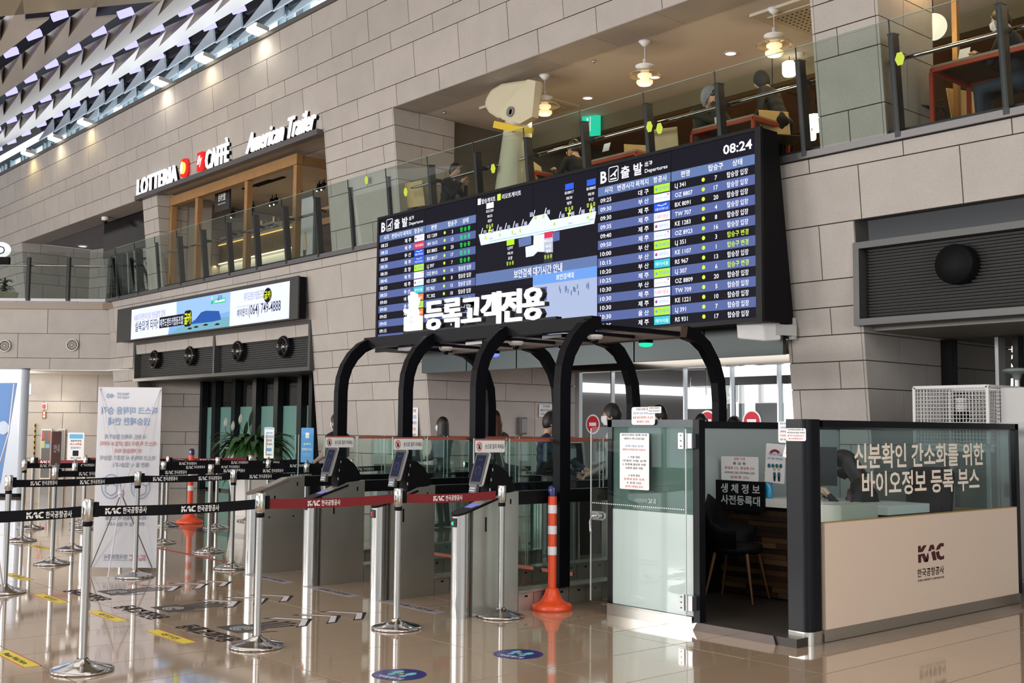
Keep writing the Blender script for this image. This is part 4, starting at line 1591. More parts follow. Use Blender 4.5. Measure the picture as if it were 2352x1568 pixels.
def chair_up(label, x, y, rz, z=4.47, h=.62):
    t = thing('ply_chair', label, 'chair', (x, y, z), rz, local=True, group='beech-backed gallery chairs')
    MB().box(-.21, .21, -.2, .2, h - .02, h).build('seat', seatb, t, bevel=.01)
    b = MB()
    b.obox((0, .23, h + .22), (.2, 0, 0), (0, .008, .001), (0, .04, .2))
    b.build('backrest', beech, t, bevel=.006)
    for a in (-1, 1):
        MB().tube([(a * .2, -.16, h - .03), (a * .205, -.2, h - .06), (a * .22, -.23, 0)], .011, 6).build('leg', blackm, t)
        MB().tube([(a * .2, .16, h - .03), (a * .205, .2, h - .06), (a * .22, .24, 0)], .011, 6).build('leg', blackm, t)
    return t


# near table right: from its corner (2145,165) legs
ta = WY(2145, 160, 11.0)
tb = WY(2300, 118, 11.0)
table_up('red-framed table between the stone pier and the right edge of the picture', ta.x, ta.x + 1.35, 10.95, 11.75, h=ta.z - 4.47 + .03)
q = WY(2030, 240, 11.15)
chair_up('beech-backed chair standing alone just right of the stone pier', q.x + .30, 11.35, math.radians(62), h=.55)
q = WY(2185, 225, 11.7)
chair_up('beech-backed chair tucked behind the right-hand red-framed table', q.x + .05, 12.2, math.radians(70), h=.55)
for (px, py, y, w, lab) in ((1590, 300, 10.95, .95, 'red-framed table between the hooded man and the person in black'), (1353, 372, 11.0, .9, 'red-framed table next to the drinking person, left of the clock board'),
                            (1146, 412, 11.0, .8, 'red-framed table at the foot of the cream pylon')):
    q = WY(px, py, y)
    table_up(lab, q.x, q.x + w, y, y + .7, h=q.z - 4.47 + .02)
for (px, py, y, rz, lab) in ((1540, 395, 11.3, 200, 'beech chair back left of the hooded man'), (1478, 360, 11.3, 60, 'beech chair behind the departure board near the hooded man'), (1272, 400, 11.3, 120, 'beech chair with a blue coat left of the drinking person'),
                             (1800, 330, 11.3, 62, 'beech chair behind the person in black'), (975, 470, 10.8, 190, 'red-edged beech chair beside the dark backpack')):
    q = WY(px, py, y)
    chair_up(lab, q.x, y, math.radians(rz), h=.55)
# backpack on a chair
q = WY(940, 480, 10.72)
bp = thing('backpack', 'dark rounded backpack hung on a chair left of the person in dark clothes', 'backpack', (q.x, 10.72, 5.0))
MB().sph((q.x, 10.72, 5.16), .2, 16, 10, None, (1, .7, 1.15)).build('bag_body', mat('dark_navy_cloth', (.01, .016, .022), .8), bp)
MB().tube([(q.x - .1, 10.60, 5.3), (q.x - .12, 10.56, 5.15), (q.x - .1, 10.60, 5.0)], .02, 6).build('strap', blackm, bp)
# little placards, plates on the tables
for px, py, y, lab in ((1190, 392, 11.2, 'small white placard on the table at the pylon'), (1393, 338, 11.2, 'small white placard on the table beside the drinking person'), (2215, 123, 11.3, 'small white placard on the right-hand table')):
    q = WY(px, py, y)
    o = MB().obox((0, 0, 0), (.06, 0, 0), (0, .004, .0), (0, .02, .06)).build('placard', whitep)
    o.location = q
    tag(o, lab, 'placard')
q = WY(1648, 290, 11.15)
o = thing('paper_cup', 'white paper cup and napkin on the table of the hooded man', 'cup', q)
MB().lathe([(.03, 0), (.04, .11), (.036, .11), (.03, .01)], tuple(q), 14).build('cup', whitep, o)
# globe lamp and wall strip right of the pier
q = WY(2143, 62, 12.0)
gl = thing('globe_lamp', 'round opal globe lamp on a wooden bracket right of the stone pier', 'lamp', (q.x, 12.0, q.z))
MB().sph(q, .155, 24, 16).build('globe', emi('opal', (1, .88, .66), 1.25), gl)
MB().cyl(q + UZ * .155, q + UZ * .42, .005, n=6).build('cord', blackm, gl)
MB().bar(q + UZ * .42 - UX * .03, q + UZ * .42 + UX * .22 + UY * .1, .06).bar(q + UZ * .42 + UX * .22 + UY * .1, (q.x + .22, 12.1, 4.47), .06).build('bracket', mat('oak', (.35, .18, .06), .5), gl)
point('globe_glow', (q.x, 11.8, q.z), 25, (1, .72, .36), .15)
point('pier_wash', (-6.0, 11.0, 6.5), 18, (1, .66, .28), .1)
struct(MB().box(-5.6, 3, 12.5, 12.6, 4.47, 6.66), 'wall_gallery_screen', mat('ivory_terrazzo', (.42, .35, .25), .7, speck=.25, noise=.1, nscale=30))
# lamps of the back room showing through the glass
for px, py, y, r, lab in ((1813, 158, 12.9, .10, 'square warm lamp left of the stone pier'), (1870, 283, 13.5, .12, 'bright drum lamp low beside the stone pier'), (1865, 312, 13.4, .06, 'small warm bulb under the drum lamp'),
                          (1775, 303, 12.6, .09, 'warm lamp behind the top corner of the departure board'), (1187, 318, 12.0, .07, 'small warm lamp at the foot of the pylon head')):
    q = WY(px, py, y)
    o = thing('room_lamp', lab, 'lamp', q)
    MB().lathe([(r * .7, r), (r, r * .8), (r, -r * .6), (r * .8, -r)], tuple(q), 16).build('shade', warm_l, o)
    MB().cyl(q + UZ * r, (q.x, y, 6.82 if y > 13.1 else 6.66), .006, n=6).build('cord', blackm, o)

# ================================================================ CAFE
oak = mat('oak_frame', (.33, .18, .07), .5, noise=.12, nscale=6)
cf = thing('cafe_pergola', 'open oak frame of posts and beams in front of the cafe counter', 'frame', (-20.9, 10.6, 4.5))
FY = 10.62
for px, py in ((366, 520), (457, 480), (571, 440), (684, 400)):
    x = max(WY(px, py, FY).x, -23.9)
    MB().box(x - .06, x + .06, FY - .06, FY + .06, 4.56, WY(457, 455, FY).z).build('post', oak, cf)
zt = WY(457, 448, FY).z
xe = WY(684, 400, FY).x
MB().box(-23.97, xe + .07, FY - .07, FY + .07, zt - .06, zt + .14).build('front_beam', oak, cf)
MB().box(xe - .06, xe + .06, FY + .07, 13.5, zt - .04, zt + .12).build('side_beam', oak, cf)
MB().box(-23.97, xe, 13.0, 13.12, zt - .5, zt - .36).build('rear_beam', mat('oak_dark', (.14, .07, .03), .5), cf)
CYY = 12.0
ct = thing('cafe_counter', 'long cafe counter with vertical slats and glowing strips under its top and base', 'counter', (-23.5, CYY, 4.47))
zc = WY(700, 512, CYY).z
za = WY(700, 560, CYY).z
xr = WY(677, 540, CYY).x
MB().box(-24.4, xr, CYY - .05, CYY + .6, zc, zc + .04).build('counter_top', mat('counter_top', (.25, .26, .25), .3), ct)
m = MB()
i = 0
x = -24.35
while x < xr:
    m.box(x, x + .028, CYY, CYY + .03, za, zc - .02)
    x += .055
m.build('slats', mat('slat_bronze', (.22, .16, .08), .5), ct, kind='stuff')
MB().box(-24.4, xr, CYY + .03, CYY + .5, za, zc).build('slat_backing', mat('backing', (.06, .045, .02), .6), ct)
MB().box(-24.4, xr, CYY - .025, CYY - .005, zc - .03, zc - .012).build('upper_strip', emi('strip_warm', (1, .62, .15), 1.5), ct)
MB().box(-24.4, xr, CYY - .01, CYY + .01, za - .03, za - .005).build('lower_strip', emi('strip_cream', (1, .80, .50), 2.2), ct)
MB().box(-24.4, xr, CYY + .03, CYY + .5, 4.47, za - .03).build('plinth', mat('plinth_marble', (.42, .46, .44), .3), ct)
area('strip_glow', ((-24.4 + xr) / 2, CYY - .06, za - .05), 7, .05, 14, (1, .8, .5), (math.radians(0), 0, 0))
# things on the counter
for k, (px, dz) in enumerate(((480, .22), (500, .22), (515, .2), (600, .28), (612, .3), (628, .3), (640, .26))):
    q = WY(px, 520, CYY + .25)
    o = MB().lathe([(.05, 0), (.05, .18), (.02, .24), (.02, dz + .06), (.03, dz + .07), (.001, dz + .07)], (0, 0, 0), 12).build('bottle', clearl if k % 2 else mat('bottle_dark', (.05, .04, .03), .2))
    o.location = (q.x, CYY + .25, zc + .04)
    tag(o, 'slim bottle standing on the cafe counter', 'bottle', 'bottles on the cafe counter')
for k, (px, w, h, lab) in enumerate(((470, .45, .25, 'low dark rack of cups at the left part of the counter'), (548, .35, .32, 'grey till seen from behind on the counter'), (625, .55, .28, 'dark coffee machine with metal knobs on the counter'))):
    q = WY(px, 520, CYY + .3)
    t = thing('counter_machine', lab, 'machine', (q.x, CYY + .3, zc + .04))
    MB().box(q.x - w / 2, q.x + w / 2, CYY + .15, CYY + .45, zc + .05, zc + h).build('casing', mat('machine_grey', (.10, .10, .10), .4), t, bevel=.02)
    for j in range(4):
        MB().cyl((q.x - w / 2 + .08 + j * w / 4.4, CYY + .15, zc + h * .55), (q.x - w / 2 + .08 + j * w / 4.4, CYY + .12, zc + h * .55), .02, n=8).build('knob', chrome, t)
# hanging board
q = WY(512, 449, 10.9)
hb = thing('hanging_board', 'black square shop board with white characters hanging in the cafe front', 'sign', (q.x, 10.9, q.z))
MB().box(q.x - .34, q.x + .34, 10.88, 10.92, q.z - .33, q.z + .30).build('board_panel', mat('slate', (.03, .03, .033), .5), hb)
m = MB()
m.text('百味堂', (q.x, 10.875, q.z - .10), UX, UZ, .14, .34, 'c', .02)
m.text('BAEK MI DANG', (q.x, 10.875, q.z - .19), UX, UZ, .03, .34, 'c', .01)
m.text('STORE', (q.x, 10.875, q.z + .09), UX, UZ, .05, .2, 'c', .01)
m.build('characters', txt_w, hb)
for s in (-.2, .2):
    MB().box(q.x + s - .012, q.x + s + .012, 10.89, 10.91, q.z + .3, 6.66).build('hanger', blackm, hb)
# track spots
for k, (px, py, lab) in enumerate(((536, 493, 'lowest-left track spotlight in the cafe'), (577, 481, 'pair of track spotlights second from the left in the cafe'), (630, 464, 'pair of track spotlights above the coffee machine'), (690, 445, 'track spotlight beside the oak post'),
                                   (739, 430, 'rightmost pair of track spotlights by the stone pier'))):
    q = WY(px, py, 12.3)
    t = thing('track_spot', lab, 'spotlight', (q.x, 12.3, q.z), group='track spotlights in the cafe')
    for s in ((0,) if k in (0, 3) else (-.09, .09)):
        MB().cyl(q + UX * (s - .05) - UZ * .05, q + UX * s + UZ * .09, .05, n=12).build('can', blackm, t)
        MB().ell(q + UX * (s - .055) - UZ * .055 - UY * .03, UX, UZ, .035, .03, 12).build('lens', white_l, t)
        MB().bar(q + UX * s + UZ * .08, (q.x + s, 12.3, 6.66), .015).build('stem', blackm, t)
tr_ = MB().box(-24, -16.9, 12.9, 13.0, 6.2, 6.3)
struct(tr_, 'trim_cafe_beam', mat('oak_dark', (.14, .07, .03), .5))
for px, py in ((620, 418), (590, 425)):
    q = PZ(px, py, 6.64)
    o = MB().box(-.6, .6, -.04, .04, -.01, .01).build('slot_diffuser', blackm)
    o.location = (q.x, q.y, 6.645)
    tag(o, 'black ceiling slot in the cafe, %s of the two' % ('nearer' if px == 620 else 'farther'), 'slot')
# poster with an ice cream cone
q0, q1 = WY(683, 452, 11.6), WY(706, 600, 11.6)
ps = thing('standing_poster', 'tall white poster with a soft ice cream cone at the end of the counter', 'poster', ((q0.x + q1.x) / 2, 11.6, 4.5))
MB().box(q0.x - .03, q0.x + .72, 11.6, 11.66, 4.47, q0.z).build('frame', mat('poster_frame', (.08, .09, .09), .4), ps)
MB().box(q0.x + .02, q0.x + .66, 11.59, 11.6, 4.6, q0.z - .08).build('sheet', mat('poster_sheet', (.50, .52, .52), .5), ps)
cx, zz = q0.x + .36, 5.05
m = MB()
m.poly((0, 11.585, 0), UX, UZ, [(cx - .07, zz), (cx + .07, zz), (cx, zz - .36)], 0, 0)
for k, (w, h) in enumerate(((.10, .05), (.085, .05), (.07, .05), (.05, .05), (.03, .06))):
    m.ell((0, 11.584 - k * .001, 0), UX, UZ, w, h, 14, 0, 1, cx, zz + .03 + k * .07)
m.build('ice_cream_print', [mat('cone_dark', (.08, .06, .05), .6), mat('ice_cream', (.55, .42, .28), .6)], ps)
# television and black column at the far left opening
q0, q1 = WY(241, 509, 10.9), WY(313, 573, 10.9)
tv = thing('hanging_television', 'black television panel hung beside the black column at the far left opening', 'television', ((q0.x + q1.x) / 2, 10.9, q0.z))
MB().box(q0.x, -25.0, 10.88, 10.98, q1.z, q0.z).build('television_panel', blackg, tv, bevel=.02)
MB().bar(((q0.x + q1.x) / 2 + .3, 10.95, q0.z), ((q0.x + q1.x) / 2 + .3, 10.95, 6.66), .05).build('bracket', blackm, tv)
struct(MB().box(-25.1, -24.74, 10.6, 10.9, 4.47, 6.6), 'trim_black_column', black)
o = MB().lathe([(.16, 0), (.11, -.015), (.10, 0)], (0, 0, 0), 20).build('downlight', white)
q = PZ(190, 566, 6.64)
o.location = (q.x, q.y, 6.65)
tag(o, 'white downlight in the grey ceiling of the far left opening', 'downlight')
MB().ell((0, 0, -.01), UX, -UY, .12, .12, 20).build('lens', white_l, o, rel=False)
# bent black handrails near the short balustrade
for k in range(3):
    x = -26.6 + k * .35
    o = MB().tube([(x, 11.2, 4.5), (x - .1, 11.1, 5.1), (x - .25, 11.0, 5.4)], .04, 8)
    oo = o.build('stair_rail_post', blackm)
    tag(oo, 'leaning black stair rail post behind the short glass run', 'rail post', 'stair rail posts')
# planter on the left balcony
def leaf(mb, base, d, L, w, droop, n=5, up=.6, mi=None):
    """one folded, drooping leaf blade"""
    d = V(d).normalized()
    s = d.cross(UZ).normalized()
    pts = []
    for i in range(n + 1):
        t = i / n
        c = V(base) + d * (L * t) + UZ * (up * L * t - droop * L * t * t)
        ww = w * math.sin(PI * min(.999, t * .92 + .06)) ** .8
        pts += [c - s * ww, c + UZ * (-.15 * ww), c + s * ww]
    fs = []
    for i in range(n):
        a = i * 3
        fs += [(a, a + 1, a + 4, a + 3), (a + 1, a + 2, a + 5, a + 4)]
    mb.add(pts, fs, mi, True)


leaf_m = mat('leaf_green', (.045, .12, .02), .45, noise=.2, nscale=14)
leaf_d = mat('leaf_dark', (.015, .06, .012), .35, noise=.25, nscale=14)
c = V((-28.9, 8.75, 4.47))
c = WY(10, 680, 8.9)
c = V((c.x, 8.9, 4.5))
pl = thing('balcony_planter', 'leafy green plant in a pale square tub on the left balcony', 'plant', tuple(c))
m = MB()
m.add([(c.x - .22, c.y - .22, 4.5), (c.x + .22, c.y - .22, 4.5), (c.x + .22, c.y + .22, 4.5), (c.x - .22, c.y + .22, 4.5),
       (c.x - .27, c.y - .27, 4.82), (c.x + .27, c.y - .27, 4.82), (c.x + .27, c.y + .27, 4.82), (c.x - .27, c.y + .27, 4.82)],
      [(3, 2, 1, 0), (4, 5, 6, 7), (0, 1, 5, 4), (1, 2, 6, 5), (2, 3, 7, 6), (3, 0, 4, 7)])
m.build('tub', mat('tub_stone', (.50, .46, .36), .6), pl)
m = MB()
for k in range(70):
    a = R.uniform(0, 2 * PI)
    z = R.uniform(4.82, 5.15)
    leaf(m, (c.x, c.y, z), (math.cos(a), math.sin(a), 0), R.uniform(.18, .34), .028, .5, 4, .5)
m.build('foliage', leaf_m, pl, kind='stuff')
MB().cyl((c.x, c.y, 4.8), (c.x, c.y, 5.2), .02, n=6).build('stem', mat('stem', (.08, .06, .03), .7), pl)
# ================================================================ ENTRANCE
silver = mat('satin_silver', (.50, .51, .52), .3, .9)
bronze = mat('mirror_bronze', (.42, .37, .31), .14, 1.0)
YG = 13.9
hd = struct(MB().box(-14.4, -7.6, YG - .1, YG + .1, 2.47, 2.84), 'trim_header', bronze)
ge = thing('glass_entrance', 'wide glass sliding entrance with silver frame under the departure board', 'glass doors', (-12, YG, 0))
for px in (1330, 1408, 1575, 1683, 1791):
    x = WY(px, 900, YG).x
    w = .055 if px == 1330 else .014
    MB().box(x - w, x + w, YG - .05, YG + .03, 0, 2.47).build('frame_upright', silver, ge)
gx = [-14.38] + [WY(px, 900, YG).x for px in (1408, 1575, 1683, 1791)] + [-7.6]
for a, b in zip(gx[:-1], gx[1:]):
    MB().add([(a + .03, YG, .02), (b - .03, YG, .02), (b - .03, YG, 2.46), (a + .03, YG, 2.46)], [(0, 1, 2, 3)]).build('pane', glass, ge)
for px, py in ((1362, 974), (1625, 967), (1727, 967)):
    q = WY(px, py, YG - .02)
    st = MB()
    st.ell((q.x, q.y - .003, q.z), UX, UZ, .17, .17, 28, 0, 0)
    st.ell((q.x, q.y - .006, q.z), UX, UZ, .145, .145, 28, 0, 1)
    st.rect((q.x, q.y - .009, q.z), UX, UZ, -.085, -.03, .085, .03, 0, 0)
    st.build('no_entry_sticker', [whitep, mat('sticker_red', (.55, .01, .02), .5)], ge)
# light box along the airside wall and other bright things beyond
lb = emi('lightbox', (.95, .97, 1), 1.35)
q = WX(1338, 893, -16.6)
struct(MB().box(-17.2, -17, 14.0, 24, 0, 2.9), 'wall_airside_side', mat('grey_wall', (.30, .28, .29), .7))
o = thing('airside_lightbox', 'long glowing white light box high on the airside wall beyond the glass', 'light box', (-17, 17, 2.3))
MB().box(-16.99, -16.9, 14.3, 23.5, 2.26, 2.46).build('lit_face', lb, o)
q0, q1 = WY(1570, 910, 17.5), WY(1655, 932, 17.5)
o = thing('airside_lightbox', 'glowing white hanging sign box beyond the middle of the glass entrance', 'light box', (q0.x, 17.5, q0.z))
MB().add([(q0.x, 17.5, q0.z), (q1.x, 17.5, q0.z + .02), (q1.x, 17.5, q1.z - .05), (q0.x + .1, 17.5, q1.z - .05), (q0.x, 17.7, q0.z), (q1.x, 17.7, q0.z + .02), (q1.x, 17.7, q1.z - .05), (q0.x + .1, 17.7, q1.z - .05)],
         [(3, 2, 1, 0), (4, 5, 6, 7), (0, 1, 5, 4), (1, 2, 6, 5), (2, 3, 7, 6), (3, 0, 4, 7)]).build('lit_face', lb, o)
MB().cyl((q0.x + .5, 17.6, q0.z), (q0.x + .5, 17.6, 2.84), .02).build('hanger', grey, o)
q0, q1 = WY(1650, 838, 18), WY(1806, 850, 18)
o = thing('airside_lightbox', 'broad bright band of light across the top right of the glass entrance', 'light box', (q0.x, 18, q0.z))
MB().box(q0.x, q1.x + 1, 18, 18.2, q1.z - .08, q0.z + .0).build('lit_face', lb, o)
MB().box(q0.x + .3, q0.x + .34, 18.05, 18.1, q0.z, 2.84).build('hanger', grey, o)
q0, q1 = WY(1690, 890, 20), WY(1800, 1000, 20)
win = struct(MB().box(q0.x, q1.x + 2, 20, 20.1, q1.z - .8, q0.z + .05), 'window_30', emi('airside_daylight', (.90, 1, .98), 1.3))
m = MB()
for px in (1700, 1745, 1790):
    x = WY(px, 900, 19.9).x
    m.box(x - .04, x + .04, 19.9, 20, q1.z - .8, q0.z + .05)
m.box(WY(1736, 930, 19.9).x, WY(1790, 930, 19.9).x, 19.88, 20, 0, WY(1740, 924, 19.9).z)
m.build('mullion', mat('mullion_grey', (.40, .43, .45), .5), win)
q = WY(1680, 900, 16)
o = thing('eco_banner', 'dark green hanging notice with a white leaf shape beyond the glass', 'sign', (q.x, 16, q.z))
MB().box(q.x - .12, q.x + .13, 16, 16.02, q.z - .18, q.z + .14).build('panel', mat('deep_green', (.01, .09, .06), .5), o)
MB().ell((q.x, 15.99, q.z + .02), UX, UZ, .05, .08, 14).text('ECO', (q.x, 15.99, q.z - .13), UX, UZ, .06, None, 'c', .01).build('print', txt_w, o)
MB().box(q.x - .01, q.x + .01, 16, 16.01, q.z + .14, 2.84).build('hanger', grey, o)
# downlights in the recess
for px, py in ((1332, 807), (1598, 787)):
    q = PZ(px, py, 2.85) if False else None
    d = ray(px, py)
    q = CAM + d * ((2.85 - CAM.z) / d.z)
    q.y = min(q.y, 13.6)
    o = MB().lathe([(.09, 0), (.07, -.012), (.06, 0)], (0, 0, 0), 18).build('downlight', white)
    o.location = (q.x, q.y, 2.85)
    tag(o, 'downlight in the entrance recess, %s' % ('left of the canopy arch' if px == 1332 else 'inside the rear canopy arch'), 'downlight')
    MB().ell((0, 0, -.006), UX, -UY, .07, .07, 18).build('lens', white_l, o, rel=False)
# speaker, paper notices and phone cable on the pink side wall
q = WX(1195, 977, -14.38)
o = thing('wall_speaker_box', 'small grey speaker box on the pinkish stone beside the entrance', 'speaker', q)
MB().box(-14.40, -14.30, q.y - .07, q.y + .09, q.z - .15, q.z + .14).build('casing', mat('speaker_grey', (.13, .13, .13), .5), o, bevel=.01)
MB().box(-14.30, -14.29, q.y - .04, q.y + .08, q.z - .12, q.z + .11).build('speaker_grille', mat('speaker_mesh', (.28, .28, .28), .6), o)
MB().tube([(-14.37, q.y, q.z - .15), (-14.37, q.y + .02, q.z - .5), (-14.37, q.y, q.z - 1.2)], .008, 6).build('cable', red, o)


def notice(name, label, O, xd, yd, w, h, lines, cat='notice', base=None, r=.01, head=None):
    """printed sheet: rounded paper with rows of small print"""
    O, xd, yd = V(O), V(xd), V(yd)
    zd = xd.cross(yd).normalized()
    t = thing(name, label, cat, tuple(O))
    MB().rrect(O, xd, yd, -w / 2, -h / 2, w / 2, h / 2, r, .004).build('sheet', base or whitep, t)
    m = MB()
    n = len(lines)
    for i, (s, mi, sc) in enumerate(lines):
        if not s:
            continue
        y = h / 2 - (i + .75) * h / (n + .3)
        m.text(s, O + yd * y + zd * .002, xd, yd, h / (n + .3) * .5, w * sc, 'c', .005, mi)
    m.build('print', [txt_k, txt_r, txt_b, txt_w], t)
    return t


q = WX(1255, 943, -14.37)
notice('paper_notice', 'white paper notice on the pinkish stone above the man in the navy jacket', q, UY, UZ, .34, .22, [('안내문', 0, .5), ('출입국 관련 안내', 0, .8), ('이용에 감사드립니다', 2, .8)])
q = WP(942, 980, -.04)
notice('paper_notice', 'tall white notice with blue rules on the stone behind the second arch', q, UX, UZ, .42, .62, [('수하물 안내', 0, .7), ('기내반입 금지물품', 2, .8), ('라이터 배터리', 0, .8), ('액체류 안내', 1, .7), ('신분증 확인', 0, .8), ('탑승 안내', 2, .6)])

# left portal: mullions and part-frosted panes
YM = 12.1
gp = thing('glazed_screen', 'glazed screen of dark mullions with green frosted lower panes under the long screen', 'glazing', (-21.5, YM, 0))
mull = mat('mullion_black', (.008, .009, .011), .4, spec=.25)
frost = glass_mat('frosted_pane', (.6, .8, .76), .5, .95, (.26, .50, .46))
darkg = glass_mat('dark_pane', (.25, .28, .29), 1.2)
zf = WY(600, 933, YM).z
mx = [WY(px, 900, YM).x for px in (474, 504, 549, 597, 647, 701, 728)]
for i, x in enumerate(mx):
    MB().box(x - .09 if i else x - .04, x + .09 if i < 6 else x + .04, YM - .14, YM + .06, 0, 2.535).build('mullion', mull, gp)
for a, b in zip(mx[:-1], mx[1:]):
    MB().box(a + .09, b - .09, YM, YM + .02, .05, zf).build('frosted_pane', frost, gp)
    MB().add([(a + .09, YM, zf), (b - .09, YM, zf), (b - .09, YM, 2.5), (a + .09, YM, 2.5)], [(0, 1, 2, 3)]).build('clear_pane', darkg, gp)
    MB().box(a + (b - a) * .52, a + (b - a) * .80, YM + .5, YM + .6, .0, 2.5).build('reflection_strip', stone, gp)  # stone strip built behind each pane to imitate the reflection in it
struct(MB().box(-25.4, -17.6, 13.2, 13.4, 0, 2.6), 'wall_portal_rear', mat('portal_dark', (.05, .06, .06), .6))
struct(MB().box(-26, -17.6, 10.9, 13.4, 2.55, 2.6), 'ceiling_portal', mat('portal_dark', (.05, .06, .06), .6))
# right side glazing under the vent
YR = 12.36
gr = thing('glazed_screen', 'glazed screen of black and silver mullions behind the white cage', 'glazing', (-5, YR, 0))
for px, w, mm in ((2180, .075, mull), (2298, .02, silver), (2341, .03, mull)):
    x = WY(px, 860, YR).x
    MB().box(x - w, x + w, YR - .08, YR + .06, 0, 2.545).build('mullion', mm, gr)
x0 = WY(2190, 860, YR).x
MB().add([(x0, YR, 0), (3, YR, 0), (3, YR, 2.56), (x0, YR, 2.56)], [(0, 1, 2, 3)]).build('pane', glass_mat('mirror_pane', (.7, .72, .70), 1.6), gr)
struct(MB().box(-6.62, 3.4, 10.85, 14.5, 2.56, 2.6), 'ceiling_vent_recess', mat('recess_ceiling', (.25, .24, .22), .6))
struct(MB().box(-6.6, 3.4, 14.3, 14.5, 0, 2.6), 'wall_vent_rear', stone)

# ================================================================ FACE-SCAN GATES
gate_steel = mat('gate_steel', (.40, .395, .36), .28, .62, noise=.06, nscale=5)
cyl_steel = mat('cylinder_steel', (.44, .435, .42), .22, .9)
ledg = emi('led_green', (.05, 1, .35), 2)
ledr = emi('led_red', (1, .03, .02), 2)
brown = mat('brown_cover', (.16, .125, .105), .4)
tabl = emi('tablet_screen', (.010, .012, .035), 1)
tabg = mat('tablet_grey', (.06, .06, .065), .35)
silv_rim = mat('tablet_rim', (.68, .68, .68), .3, .6)
gglass = glass_mat('gate_glass', (.84, .92, .90), 1.0)


